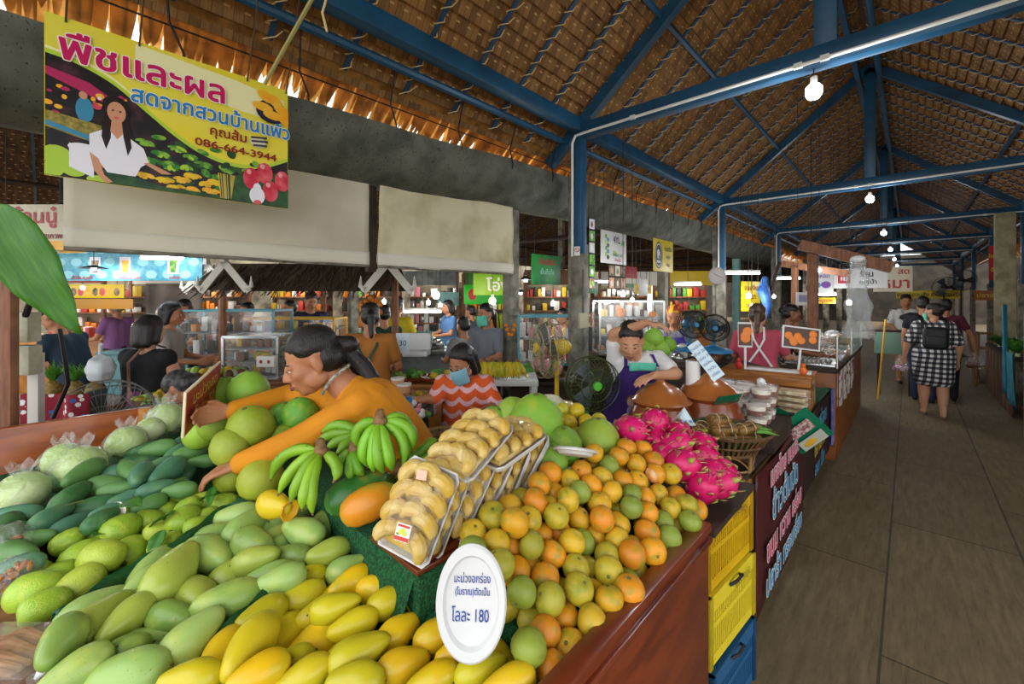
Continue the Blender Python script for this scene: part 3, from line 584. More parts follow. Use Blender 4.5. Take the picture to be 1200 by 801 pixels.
for (bd, k), lst in bands.items():
    lst.sort(key=lambda s: seen(s)[0])
    for i, s in enumerate(lst):
        tag(put_orange(s, rn.choice(ocl[k][1])), f'{ocl[k][0]} tangerine in the heap, {rows[bd]}, ' + ('the only such one' if len(lst) == 1 else f'{ORD[i]} from left'), 'orange', 'tangerines heaped along the aisle board')
# lower layer of the heap, glimpsed between the top ones
lower = []
for s in ORANGE_SPOTS:
    for dx, dy in ((.03, .02), (-.025, .035)):
        q = (s[0]+dx*.6-.012, s[1]+dy, s[2]-.058, .033)
        if q[0] < -.50 and .56 < q[1] < 1.34 and q[2] > bedz(q[0], q[1])+.005 and all((Vector(q[:3])-Vector(t[:3])).length > .055 for t in lower) and all((Vector(q[:3])-Vector(t[:3])).length > .056 for t in ORANGE_SPOTS): lower.append(q)
for q in lower:
    o = put_orange(q, rn.choice(ocl[rn.choice((0, 1, 1, 2))][1])); tag(o, 'shaded tangerine half hidden under the top layer of the orange heap', 'orange', 'tangerines under the top layer')
pe = thing('peeled_orange', 'half-peeled tangerine showing pale pith near the dragon fruits', 'orange', PEELED_SPOT)
mb = MB(); mb.ell((0, 0, 0), (.031, .031, .029)); mb.build('flesh', M('orange_pith', '#d98f45', .6, var='#eac9a0', vs=40), pe)
mb = MB(); mb.lathe([(.034*math.sin(a), .032*math.cos(a)) for a in [math.pi*i/16*1.0 for i in range(0, 11)]], 18, Matrix.Rotation(R(-70), 4, 'X') @ Matrix.Rotation(.4, 4, 'Y')); o = mb.build('peel', m_orange, pe); o.color = lin('#d8931f')

# ---- leaf strips between the sections
def strip(pts, hgt, label):
    mb = MB(); k = len(pts)-1
    def f(u, v):
        t = u*k; i = min(int(t), k-1); p = Vector(pts[i]).lerp(Vector(pts[i+1]), t-i); d = Vector(pts[i+1])-Vector(pts[i]); s = Vector((d.y, -d.x, 0)).normalized(); a = math.pi*v
        return p + s*(.016*math.cos(a)) + Vector((0, 0, hgt*math.sin(a)**.7 + .004*math.sin(9*t+v*3) - .03))
    mb.grid(f, 8*k, 6); o = mb.build('banana_leaf_strip', m_bleaf); o.modifiers.new('thick', 'SOLIDIFY').thickness = .003
    tag(o, label, 'leaf strip')
strip([(-1.34, .0, .93), (-1.40, .115, .95), (-1.43, .23, .962), (-1.512, .345, .98), (-1.50, .43, .99)], .075, 'dark folded banana leaf strip between guavas and pale green mangoes')
strip([(-1.07, .04, .90), (-1.055, .11, .91), (-1.035, .19, .92), (-1.06, .28, .935), (-1.10, .37, .95)], .07, 'dark folded banana leaf strip between green and yellow mangoes')

def leaf_mesh(L, w, curl=.2, fold=.25):
    mb = MB()
    def f(u, v):
        x = u*L; ww = w*math.sin(math.pi*min(1, u**.75*.98+.01))**.9; s = (v-.5)*2
        return (x, s*ww/2, -curl*L*u*u + fold*abs(s)*ww*.5 + .012*L*math.sin(u*22)*abs(s))
    mb.grid(f, 16, 6); return mb
m_leaf = M('mango_leaf', '#4f8a2e', .38, var='#3c7422', vs=6, stretch=(2, 14, 2), transl=.25)
m_leaf2 = M('dry_guava_leaf', '#8d8a4a', .6, var='#5f6a34', vs=12)
for p, rz, tilt, L, w, mt, lb in (((-1.60, .07, 1.01), 2.4, .1, .10, .05, m_leaf, 'broad green leaf lying over the guavas nearest the edge rail'),
        ((-1.68, .14, 1.05), .3, -.2, .085, .05, m_leaf, 'bright green leaf above the cut pink guava'), ((-1.78, .06, 1.05), -2.2, .2, .13, .032, m_leaf2, 'dry olive leaf lying between guavas and dark mangoes'),
        ((-1.80, .03, 1.04), -1.9, .3, .13, .03, m_leaf2, 'second dry olive leaf below the first, near the edge rail'), ((-1.53, .235, 1.04), -2.2, .4, .075, .045, m_leaf, 'dark leaf hanging between two guavas in the middle'),
        ((-1.60, .34, 1.055), -.4, .3, .075, .03, m_leaf, 'pale leaf under the reaching hand'), ((-1.55, .34, 1.05), 3.6, .3, .08, .028, m_leaf, 'narrow leaf crossing the guavas below the hand'),
        ((-1.48, .2, 1.02), -.6, .5, .07, .04, m_leaf, 'leaf hanging over the banana leaf strip')):
    o = leaf_mesh(L, w, .15).build('guava_leaf', mt, loc=p, rot=(.2, tilt, rz)); o.modifiers.new('thick', 'SOLIDIFY').thickness = .0008; tag(o, lb, 'leaf')
cg = thing('cut_guava', 'guava cut open to show pink and white flesh', 'guava', (-1.70, .115, 1.015), .5)
mb = MB(); mb.lathe([(0, -.036), (.02, -.033), (.033, -.018), (.036, 0)], 18); mb.build('skin', m_guava, cg, rot=(R(58), 0, .3)).color = lin('#b0c840')
mb = MB(); mb.lathe([(.036, 0), (.026, .002), (0, .003)], 18, mi=0); mb.lathe([(.022, .0035), (0, .006)], 14, mi=1); mb.build('flesh', [M('guava_white', '#efe9d2', .5), M('guava_pink', '#dd9384', .5, var='#efd7c4', vs=60)], cg, rot=(R(58), 0, .3))
ym = thing('cut_yellow_mango', 'yellow mango with its end sliced open behind the green mangoes', 'mango', (-1.306,0.423,1.064), .3)
o = bpy.data.objects.new('body', me_ripe[0]); COL.objects.link(o); o.parent = ym; o.scale = (.13,)*3; o.color = lin('#d9bb20')
mb = MB(); mb.lathe([(.018, 0), (.03, .012), (.027, .014), (.012, .004), (0, .003)], 8, Matrix.Translation((.05, 0, 0)) @ Matrix.Rotation(R(90), 4, 'Y')); mb.build('cut_end', M('mango_flesh', '#e8a914', .4), ym)

# ---- bagged cabbages
m_cab = M('cabbage', '#a9c860', .45, var='#d3e29c', vs=7, bump=.25, bs=14)
m_film = plastic_film('bag_film', '#ffffff', .13, .08, .8)
def blobby(r, amp, seed, freq=9, n=22, m=14):
    rn = random.Random(seed); ph = [rn.uniform(0, 6) for _ in range(6)]; mb = MB()
    def f(u, v):
        a, t = 2*math.pi*u, math.pi*v; d = Vector((math.sin(t)*math.cos(a), math.sin(t)*math.sin(a), -math.cos(t)))
        k = 1+amp*(math.sin(freq*d.x+ph[0])*math.sin(freq*d.y+ph[1])+.6*math.sin(freq*1.9*d.z+ph[2]+3*d.x))
        return (r[0]*d.x*k, r[1]*d.y*k, r[2]*d.z*k)
    mb.grid(f, n, m); return mb
def cabbage(p, r, label, seed):
    t = thing('bagged_cabbage', label, 'cabbage', p, seed*1.3, 'cabbages in clear plastic bags')
    mb = MB(); mb.ell((0, 0, 0), (r, r, r*.88), n=20, m=14)
    for k in range(7):                                  # wrapper leaves
        a = k*.9; rot = Matrix.Rotation(a, 3, 'Z') @ Matrix.Rotation(.7+.2*(k % 3), 3, 'Y')
        mb.lathe([(r*1.03*math.sin(t_), r*.95*math.cos(t_)) for t_ in [i*.14 for i in range(9)]], 12, rot.to_4x4() @ Matrix.Translation((0, 0, .003*k/7)), a0=0, a1=4.6)
    mb.build('head', m_cab, t)
    blobby((r*1.13, r*1.13, r*1.02), .05, seed).build('bag', m_film, t)
    mb = MB(); mb.grid(lambda u, v: (r*(.25+.3*v)*math.cos(2*math.pi*u), r*(.25+.3*v)*math.sin(2*math.pi*u), r*(.9+.55*v)+.012*math.sin(11*u*3.14)), 22, 4); mb.build('bag_mouth', m_film, t)
for i, (p, r, lb) in enumerate((((-2.05, -.07, 1.03), .065, 'bagged cabbage nearest the left edge, in front of the back board'), ((-2.13, .02, 1.09), .055, 'small bagged cabbage behind the first, touching the back board'),
        ((-2.10, .06, 1.06), .072, 'whitest bagged cabbage, second from the left edge'), ((-2.22, .19, 1.085), .062, 'bagged cabbage in the middle of the row by the board'), ((-2.36, .33, 1.12), .07, 'bagged cabbage at the far end beside the held price board'), ((-2.30, .27, 1.1), .05, 'smallest bagged cabbage squeezed before the far one'))):
    cabbage(p, r, lb, i+1)

# ---- pomelos
m_pom = M('pomelo_skin', '#8fb030', .38, objcol=True, var='#a9b43c', vs=3, vlo=.5, vhi=.8, bump=.25, bs=90, speck=('#6d7a22', 90, .72))
mb = MB(); mb.lathe([(0, -.92), (.3, -.9), (.62, -.78), (.9, -.45), (1, -.1), (.95, .3), (.75, .66), (.45, .9), (.22, 1.02), (.1, 1.03), (0, .99)], 24); mb.mi = 0
me_pom = mb.mesh('skin', m_pom, 60)
mb = MB(); mb.lathe([(0, .99), (.09, 1.0), (.12, 1.03), (.05, 1.07), (0, 1.06)], 8); me_pstem = mb.mesh('stem_scar', M('pomelo_scar', '#6d6a3a', .8), 60)
def pomelo(p, r, col, label, rot=(0, 0, 0)):
    t = thing('pomelo', label, 'pomelo', p, 0, 'pomelos on the stall'); t.rotation_euler = rot
    for nm, me in (('skin', me_pom), ('stem_scar', me_pstem)):
        o = bpy.data.objects.new(nm, me); COL.objects.link(o); o.parent = t; o.scale = (r, r, r); o.color = lin(col)
for p, r, c, lb, rt in (((-1.694,0.471,1.191), .078, '#93a62c', 'large yellow-green pomelo directly under the woman’s far forearm', (.3, .2, 0)), ((-1.512,0.449,1.068), .068, '#a3ac30', 'yellow-green pomelo below the reaching sleeve', (-.4, .3, 1)),
        ((-1.675,0.407,1.143), .064, '#98a836', 'pear-shaped pomelo left of the reaching wrist', (.5, -.6, 0)), ((-1.65,0.403,1.056), .055, '#a0aa34', 'pomelo half hidden behind the reaching hand', (.2, .9, 0)), ((-2.054,0.478,1.261), .062, '#86b43c', 'green pomelo at the top left beside the price board', (0, .2, 0)),
        ((-1.95,0.533,1.272), .078, '#8cc040', 'bright green pomelo at the top of the pile', (0, .1, .5)), ((-1.945,0.374,1.141), .060, '#9cc03c', 'pale pomelo just right of the price board', (.3, .7, 0)), ((-1.738,0.595,1.19), .062, '#4f8f2e', 'dark green pomelo between the woman’s two arms', (0, .3, 0)),
        ((-1.672,0.629,1.208), .066, '#66a836', 'green pomelo between the woman’s arms, nearer her chest', (.2, 0, 0)), ((-1.882,0.406,1.179), .058, '#8fae34', 'pomelo behind the hand holding the price board', (.7, 0, 0)), ((-1.658,0.573,1.132), .06, '#7d9c30', 'pomelo tucked under the near sleeve', (.7, 0, 0)),
        ((-0.936,1.124,1.224), .094, '#7fb032', 'largest green pomelo right of the pomelo trays', (.1, .1, 0)), ((-1.03,1.118,1.221), .072, '#98bc44', 'paler pomelo behind the largest green one', (.2, -.4, 0)), ((-1.071,1.052,1.212), .055, '#7fb038', 'small pomelo peeping over the top pomelo tray', (0, .5, 0)),
        ((-0.814,1.319,1.139), .080, '#8ea836', 'yellowish pomelo half buried behind the oranges', (.1, .1, 0)), ((-0.834,1.137,1.16), .066, '#6f9a2e', 'green pomelo under the tilted foam plate', (.2, .2, 0)), ((-0.824,1.064,1.135), .055, '#79a436', 'small green pomelo lowest beside the trays', (.2, .2, 0))):
    pomelo(p, r, c, lb, rt)

# ---- bananas
m_ban = M('green_banana', '#8fb52c', .42, var='#6f9c22', vs=3, objcol=True, speck=('#4a4a1c', 60, .73))
m_crown = M('banana_crown', '#6a4b2c', .85, var='#8a6a44', vs=40, bump=.5, bs=60)
def banana_hand(label, crown, tips, bulge, rad, col='#8cb62a', cat_group='green banana hands'):
    c = Vector(crown); t = thing('banana_hand', label, 'bananas', crown, 0, cat_group)
    for i, (q, bl) in enumerate(tips):
        q = Vector(q)-c; bl = Vector(bl); mb = MB(); P = []; rr = []
        for k in range(13):
            u = k/12; P.append(q*u + bl*(4*u*(1-u))); rr.append(rad*(.34 if k == 0 else (.42 if k == 1 else (.8 if k == 2 else (1.0 if k < 10 else (.85, .55, .28)[k-10])))))
        mb.tube(P, rr, 6); o = mb.build('banana', [m_ban], t, sharp=62); cc = lin(col); j = RN.uniform(.85, 1.12); o.color = (cc[0]*j, cc[1]*j, cc[2]*j, 1)
        mb = MB(); mb.rod(P[-1], P[-1]+(P[-1]-P[-2]).normalized()*.008, rad*.25, rad*.15, 6); mb.build('blossom_end', m_crown, o)
    mb = MB(); mb.cap((0, 0, -.006), (0, 0, .022), rad*1.25, rad*.7); mb.ell((.004, 0, .0), (rad*1.5, rad*1.2, rad*.8)); mb.build('crown', m_crown, t)
UP = Vector((0, 0, 1)); TOC = Vector((.68, -.73, 0)); LF = Vector((-.731, -.682, 0))
banana_hand('speckled green banana hand in front, fanned beside the papaya', (-1.151,0.485,1.242), [((-1.189,0.395,1.146), LF*.012+UP*.012), ((-1.135,0.405,1.139), TOC*.02+UP*.01), ((-1.094,0.416,1.131), TOC*.025), ((-1.086,0.437,1.116), TOC*.025+UP*.005), ((-1.075,0.488,1.183), -LF*.022), ((-1.27,0.402,1.158), LF*.02+UP*.03)], 0, .0155)
banana_hand('largest green banana hand, upright beside the woman’s elbow', (-1.09,0.624,1.304), [((-1.133,0.585,1.218), LF*.030+UP*.02), ((-1.089,0.584,1.189), LF*.02+TOC*.015), ((-1.057,0.587,1.183), TOC*.03), ((-1.029,0.599,1.183), TOC*.035), ((-1.011,0.616,1.189), TOC*.03-LF*.012), ((-1.008,0.646,1.193), -LF*.03+UP*.012), ((-1.017,0.679,1.222), -LF*.034+UP*.022), ((-1.079,0.703,1.232), -LF*.03+UP*.03)], 0, .0165, '#7fbf2c')
banana_hand('small green banana hand between the two big ones', (-1.143,0.575,1.225), [((-1.153,0.538,1.169), LF*.015), ((-1.11,0.551,1.158), TOC*.02), ((-1.086,0.573,1.167), TOC*.02), ((-1.097,0.604,1.181), -LF*.015)], 0, .0145, '#6fa828')
banana_hand('green banana hand lying behind, tips towards the sleeve', (-1.219,0.64,1.224), [((-1.32,0.546,1.211), UP*.02), ((-1.271,0.551,1.198), UP*.015), ((-1.217,0.56,1.196), UP*.01), ((-1.339,0.57,1.23), UP*.03)], 0, .016, '#7aa82a')
banana_hand('green banana hand lying sideways right of the largest one', (-1.085,0.684,1.149), [((-1.04,0.781,1.222), UP*.02-LF*.02), ((-1.024,0.754,1.195), -LF*.02), ((-1.022,0.728,1.178), -LF*.02-UP*.01)], 0, .0155, '#79b02c')

# ---- papayas
def papaya(label, a, b_, r, mat):
    a, b_ = Vector(a), Vector(b_); L = (b_-a).length; q = (b_-a).to_track_quat('Z', 'Y').to_matrix().to_4x4()
    t = thing('papaya', label, 'papaya', a, 0, 'papayas by the bananas')
    mb = MB(); mb.lathe([(0, 0), (.25*r, .01*L), (.62*r, .06*L), (.9*r, .2*L), (r, .42*L), (.97*r, .62*L), (.74*r, .82*L), (.4*r, .94*L), (.15*r, .99*L), (0, L)], 18, q); mb.build('body', mat, t)
    mb = MB(); mb.rod(q @ Vector((0, 0, L*.97)), q @ Vector((0, 0, L*1.06)), r*.16, r*.12, 7); mb.build('stalk', m_stem, t)
m_pap = M('papaya_ripe', '#d98a1e', .35, var='#7d9a2c', vs=5, vlo=.44, vhi=.62, stretch=(1, 1, 1))
m_papg = M('papaya_green', '#2f6a2a', .35, var='#4f8434', vs=4, speck=('#b8902a', 9, .70))
papaya('ripe orange and green papaya lying beside the turf', (-1.064,0.498,1.088), (-0.998,0.628,1.139), .046, m_pap)
papaya('dark green papaya lying behind the ripe one', (-1.124,0.483,1.103), (-1.078,0.663,1.133), .05, m_papg)

# ---- trays of peeled pomelo under film
m_foam = M('white_foam', '#d3d2d0', .6); m_seg = M('pomelo_flesh', '#ddb54c', .28, var='#e9cf84', vs=22, bump=.25, bs=60, transl=.25)
m_wrap = plastic_film('shrink_wrap', '#fff6dc', .02, .07, .30, 22)
def make_tray():
    t = thing('pomelo_tray', 'x', 'tray'); t['group'] = 'film-wrapped trays of peeled pomelo'
    w, h = .07, .098; mb = MB()
    def rr(e, z, n=28):
        return [(max(-1, min(1, 1.35*math.cos(2*math.pi*k/n)))*(w-e)*(.965 if abs(math.cos(2*math.pi*k/n)) > .8 and abs(math.sin(2*math.pi*k/n)) > .5 else 1), max(-1, min(1, 1.35*math.sin(2*math.pi*k/n)))*(h-e), z) for k in range(n)]
    rings = [rr(.010, 0), rr(.0, .014), rr(-.004, .015), rr(-.004, .012), rr(.006, -.004)]
    V = [[mb.bm.verts.new(p) for p in r_] for r_ in rings]
    for a, c in zip(V, V[1:]):
        for k in range(28): mb._faces([mb.bm.faces.new((a[k], a[(k+1) % 28], c[(k+1) % 28], c[k]))])
    mb._faces([mb.bm.faces.new(V[0]), mb.bm.faces.new(V[-1][::-1])]); mb.build('foam_tray', m_foam, t)
    mb = MB(); mb.box((0, 0, .014), (.118, .172, .016), bev=.007); mb.build('segment_fill', m_seg, t)  # flat slab added beneath the pieces to keep dark gaps from showing
    rn = random.Random(3)
    for r_ in range(4):
        for c in range(3):
            mb = MB(); cx, cy = (c-1)*.041+rn.uniform(-.003, .003), (r_-1.5)*.044+(.012 if c == 1 else 0); z = .026+rn.uniform(0, .008); a = rn.uniform(-.4, .4)+(.7 if c == 0 else -.5 if c == 2 else .1)
            P = [Vector((cx, cy, z)) + Matrix.Rotation(a, 3, 'Z') @ Vector((.027*math.cos(u), .022*math.sin(u)-.011, .004*math.sin(u))) for u in [math.pi*k/8 for k in range(9)]]
            mb.tube(P, [.006, .013, .0165, .018, .0185, .018, .0165, .013, .006], 10); mb.build('segment_fill', m_seg, t)
    mb = MB(); mb.grid(lambda u, v: ((u-.5)*2*w*1.02, (v-.5)*2*h*1.02, .0155+.046*(min(1, 6*u*(1-u))*min(1, 6*v*(1-v)))+.002*math.sin(17*u+9*v)), 16, 20); mb.build('film', m_wrap, t)
    return t
tray0 = make_tray(); ntray = 0
def put_tray(BL, BR, TR, label):
    global ntray
    BL, BR, TR = Vector(BL), Vector(BR), Vector(TR); x = (BR-BL).normalized(); y = (TR-BR); y = (y-x*y.dot(x)).normalized(); z = x.cross(y)
    c = (BL+TR)/2; m4 = Matrix.Translation(c) @ Matrix((x, y, z)).transposed().to_4x4()
    t = tray0 if ntray == 0 else dup(tray0); ntray += 1; t.matrix_world = m4; t['label'] = label; return t
t1 = put_tray((-0.9,0.528,1.094), (-0.776,0.569,1.068), (-0.776,0.644,1.214), 'nearest pomelo tray, leaning, with a small printed fruit sticker')
put_tray((-0.928,0.584,1.082), (-0.799,0.622,1.062), (-0.794,0.703,1.19), 'pomelo tray leaning right behind the one with the sticker')
put_tray((-0.936,0.672,1.071), (-0.804,0.686,1.066), (-0.785,0.786,1.186), 'third leaning pomelo tray counted from the sticker')
put_tray((-0.945,0.76,1.05), (-0.797,0.761,1.069), (-0.788,0.865,1.175), 'fourth leaning pomelo tray counted from the sticker')
put_tray((-0.933,0.853,1.04), (-0.781,0.844,1.084), (-0.8,0.949,1.184), 'fifth leaning pomelo tray counted from the sticker')
put_tray((-0.933,0.962,1.055), (-0.798,0.924,1.099), (-0.813,1.033,1.192), 'last leaning pomelo tray, farthest from the sticker')
put_tray((-0.906,0.659,1.225), (-0.767,0.679,1.211), (-0.764,0.833,1.284), 'top pomelo tray lying across the leaning ones, nearer the bananas')
put_tray((-0.88,0.779,1.215), (-0.748,0.78,1.212), (-0.759,0.933,1.244), 'second top pomelo tray, behind the first top one')
stk = MB(); stk.box((0, 0, 0), (.036, .034, .0008), mi=0); stk.box((0, -.012, .0006), (.036, .008, .0006), mi=1); stk.box((0, .0125, .0006), (.03, .005, .0006), mi=1)
for dx, dy in ((-.006, 0), (.006, -.001), (0, .004)): stk.ell((dx, dy, .001), (.006, .0055, .0006), n=10, m=4, mi=2)
stk.box((-.011, -.004, .0008), (.008, .004, .0006), mi=3)
o = stk.build('sticker', [M('sticker_white', '#f4f1ea', .5), M('sticker_red', '#c4342c', .5), M('sticker_pomelo', '#c8cf4a', .5), M('sticker_leaf', '#3f7f3a', .5)], t1, loc=(.012, -.045, .064), rot=(.05, 0, .15)); o['label'] = 'white sticker with green pomelos and red bands'
stk = MB(); stk.box((0, 0, 0), (.026, .02, .001)); o = stk.build('paper_slip', M('pink_paper', '#e8b39a', .6), t1, loc=(.0, .074, .060), rot=(.1, 0, .2))

# ---- foam price plates
def plate(p, zax, up, a, c, label, txt=None):
    z = Vector(zax).normalized(); x = Vector(up).cross(z).normalized(); y = z.cross(x)
    t = thing('foam_plate', label, 'price plate'); t.matrix_world = Matrix.Translation(p) @ Matrix((x, -z, y)).transposed().to_4x4()
    mb = MB(); n = 40; prof = [(.0, .0), (.60, 0), (.74, .003), (.80, .012), (.95, .014), (1.0, .010), (1.0, .006), (.94, .009), (.82, .006), (.74, -.003), (.6, -.005), (0, -.005)]
    V = [[mb.bm.verts.new((a*r_*math.cos(2*math.pi*k/n), -h_+ (.0008*math.sin(k*math.pi) if r_ > .9 else 0), c*r_*math.sin(2*math.pi*k/n))) for k in range(n)] for r_, h_ in prof if r_ > 0]
    for A, B in zip(V, V[1:]):
        for k in range(n): mb._faces([mb.bm.faces.new((A[k], A[(k+1) % n], B[(k+1) % n], B[k]))])
    mb._faces([mb.bm.faces.new(V[0]), mb.bm.faces.new(V[-1])]); mb.build('dish', m_foam, t)
    if txt:
        for s, size, x_, z_, sx in txt: text(s, size, m_pen, t, x_, z_, -.0015, sx=sx, bold=.0002)
m_pen = M('blue_marker', '#23408e', .5)
plate((-0.601,0.534,1.082), (.62, -.74, .20), (0, 0, 1), .066, .100, 'oval white foam plate handwritten in blue with the price 180', [('มะม่วงอกร่อง', .0205, 0, .036, .64), ('(โบราณ)ตัดเป็น', .0165, .001, .014, .66), ('โลละ 180', .030, -.002, -.026, .66)])
plate((-0.729,1.057,1.183), (-.18, .35, .92), (.6, .5, .3), .10, .065, 'white foam plate lying tilted on the oranges, seen edge-on')
s = MB(); s.tube([(-0.645,0.793,0.903), (-0.614,0.774,0.953), (-0.602,0.772,0.983), (-0.57,0.774,0.987), (-0.542,0.78,0.981), (-0.514,0.785,0.969), (-0.501,0.791,0.958), (-0.489,0.795,0.942), (-0.482,0.815,0.945), (-0.498,0.835,0.947)], .0022, 6)
tag(s.build('string', M('white_string', '#e6dfcf', .7)), 'white twine lying across the lowest oranges', 'string')
s = MB(); s.tube([(-0.575,0.64,0.9), (-0.557,0.643,0.926), (-0.554,0.659,0.941), (-0.563,0.665,0.951)], .0014, 5); tag(s.build('string', M('white_string', '#e6dfcf', .7)), 'short end of white twine at the bottom of the orange heap', 'string')

# ---- limes, dragon fruit
mb = MB(); mb.lathe([(0, -1.1), (.15, -1.06), (.5, -.86), (.85, -.45), (1, 0), (.9, .45), (.55, .85), (.2, 1.04), (0, 1.06)], 16); me_plum = mb.mesh('plum_mango', M('plum_mango_skin', '#d0b62a', .35, var='#b5a828', vs=3, objcol=True), 60)
for i, (p, c, w) in enumerate((((-1.025,1.396,1.196), '#b7bd34', 'topmost on the left'), ((-0.97,1.42,1.198), '#dcb91e', 'topmost on the right'), ((-0.969,1.366,1.165), '#d6b020', 'middle row, second from left'), ((-0.921,1.411,1.165), '#dcb822', 'middle row, third from left'), ((-0.908,1.477,1.16), '#c4b42a', 'middle row, right end'),
        ((-1.011,1.355,1.149), '#c9b626', 'middle row, left end'), ((-0.966,1.328,1.128), '#a8b83a', 'bottom row, left end'), ((-0.925,1.353,1.128), '#b2ba38', 'bottom row, second from left'), ((-0.911,1.42,1.122), '#98ac3a', 'bottom row, third from left'), ((-0.891,1.48,1.126), '#a0b03a', 'bottom row, right end'))):
    o = bpy.data.objects.new('plum_mango', me_plum); COL.objects.link(o); o.matrix_world = Matrix.Translation(p) @ Matrix.Rotation(i*1.7, 4, 'Z') @ Matrix.Rotation(1.4, 4, 'Y') @ Matrix.Scale(.031, 4); o.color = lin(c)
    tag(o, f'small yellow plum mango in the little pile, {w}', 'plum mango', 'small yellow plum mangoes')
m_pit = M('dragon_skin', '#d81b6a', .38, var='#b8124f', vs=5, bump=.15, bs=20); m_pits = M('dragon_scale', '#cf3a6a', .5, var='#9fb04a', vs=26, vlo=.42, vhi=.55)
pt = thing('dragon_fruit', 'x', 'dragon fruit'); pt['group'] = 'dragon fruits heaped on the slab'
mb = MB(); mb.lathe([(0, -.062), (.02, -.06), (.036, -.045), (.046, -.015), (.046, .015), (.037, .045), (.022, .06), (.012, .063), (0, .06)], 18); mb.build('skin', m_pit, pt)
mb = MB()
for r_ in range(4):
    for k in range(5):
        z = -.04+.027*r_; a = 2*math.pi*(k+.5*(r_ % 2))/5; rr_ = (.041, .047, .047, .036)[r_]
        c, s_ = math.cos(a), math.sin(a); tn = Vector((-s_, c, 0)); o_ = Vector((c, s_, 0)); p = o_*rr_+Vector((0, 0, z)); L_ = .017+.004*r_
        tip = p+o_*.006+Vector((0, 0, L_)); mid = p+o_*.004+Vector((0, 0, L_*.5))
        mb.face([p-tn*.010, mid-tn*.007, tip, mid+tn*.007, p+tn*.010])
for k in range(6):
    a = k*1.05; mb.face([(.008*math.cos(a-.5), .008*math.sin(a-.5), .058), (.022*math.cos(a), .018*math.sin(a), .079), (.008*math.cos(a+.5), .008*math.sin(a+.5), .058)])
o = mb.build('scales', m_pits, pt, sharp=None); o.modifiers.new('thick', 'SOLIDIFY').thickness = .0018
for i, (p, rt, lb) in enumerate((((-0.749,1.435,1.166), (1.3, .2, 1.2), 'dragon fruit at the left end of the heap, above the top oranges'), ((-0.724,1.594,1.165), (1.2, -.2, .6), 'highest dragon fruit, at the back of the heap'), ((-0.659,1.656,1.115), (1.3, .3, .2), 'dragon fruit in front of the blue price triangle'),
        ((-0.63,1.545,1.107), (1.1, 0, 2.2), 'dragon fruit in the middle of the heap, under the highest one'), ((-0.596,1.687,1.083), (1.3, .1, .9), 'dragon fruit at the back right of the heap'), ((-0.579,1.47,1.068), (1.0, .3, 1.6), 'front dragon fruit resting against the oranges'), ((-0.555,1.643,1.059), (1.2, -.1, .4), 'dragon fruit second from the right in the middle row'),
        ((-0.511,1.479,1.009), (.8, .2, .9), 'lowest dragon fruit, nearest the yellow crates'), ((-0.499,1.654,1.014), (1.1, .1, .3), 'dragon fruit lying farthest right, over the crates'), ((-0.493,1.577,1.0), (1.2, .3, 2.1), 'dragon fruit right of the lowest one'), ((-0.704,1.558,1.102), (1.2, .2, 0), 'shaded dragon fruit under the left one'), ((-0.533,1.595,1.023), (1.2, .2, 1), 'dragon fruit wedged in the middle of the right side'), ((-0.663,1.488,1.071), (1.2, .2, 1.9), 'dragon fruit half hidden behind the oranges'))):
    t = pt if i == 0 else dup(pt); t.location = p; t.rotation_euler = rt; t['label'] = lb; s_ = RN.uniform(1.04, 1.16); t.scale = (s_,)*3
t = thing('price_triangle', 'small folded blue and white paper triangle behind the dragon fruits', 'price card', (-0.685,1.795,1.144), R(43))
mb = MB(); a, b_, c = (-.035, 0, -.03), (.045, 0, -.03), (.0, .01, .045); mb.face([a, b_, c]); mb.face([(a[0], .05, a[2]), (b_[0], .05, b_[2]), c]); o = mb.build('card', M('pale_blue_card', '#cfe3ea', .6), t, sharp=None); o.modifiers.new('t', 'SOLIDIFY').thickness = .001
text('ขวด 40', .02, m_pen, t, .004, -.012, -.003)
sl = thing('lid_slab', 'dark wooden slab carrying the dragon fruits beside the orange heap', 'slab', (-.62, 1.62, .915))
mb = MB(); mb.box((0, 0, 0), (.36, .46, .022), bev=.003); mb.build('top_board', m_dark, sl); mb = MB(); mb.box((-.14, 0, -.45), (.2, .26, .88)); mb.build('support', M('brown_crate_wood', '#4b3322', .8), sl)  # support in plain dark brown wood

# ---- crates at the stall's end
def crate(label, p, rz, mat, group, hgt=.26):
    t = thing('plastic_crate', label, 'crate', p, rz, group); w, d, tk = .21, .15, .012
    def wall(x0, y0, x1, y1, nm):
        mb = MB(); a, c = Vector((x0, y0, 0)), Vector((x1, y1, 0)); d_ = (c-a); L_ = d_.length; d_.normalize(); nr = Vector((-d_.y, d_.x, 0))
        mb.beam(a+Vector((0, 0, .02)), c+Vector((0, 0, .02)), tk, .04); mb.beam(a+Vector((0, 0, hgt-.03)), c+Vector((0, 0, hgt-.03)), tk*1.6, .06)
        mb.beam(a+Vector((0, 0, hgt*.55)), c+Vector((0, 0, hgt*.55)), tk, .02)
        k = int(L_/.019)
        for i in range(k+1): q = a+d_*(L_*i/k); mb.beam(q+Vector((0, 0, .03)), q+Vector((0, 0, hgt-.05)), tk*.8, .0075, up=d_)
        for q in (a, c): mb.box((q.x, q.y, hgt/2), (.03, .03, hgt), bev=.006)
        mb.build(nm, mat, t)
    wall(-d, -w, d, -w, 'end_wall'); wall(-d, w, d, w, 'end_wall'); wall(d, -w, d, w, 'side_wall'); wall(-d, -w, -d, w, 'side_wall')
    mb = MB(); mb.box((0, 0, .008), (2*d, 2*w, .012)); mb.build('bottom', mat, t)
    mb = MB(); mb.tube([(d+.012, -.05, hgt-.02), (d+.03, -.03, hgt-.005), (d+.03, .03, hgt-.005), (d+.012, .05, hgt-.02)], .006, 6); mb.build('handle', M('black_rubber', '#17161a', .6), t)
    return t
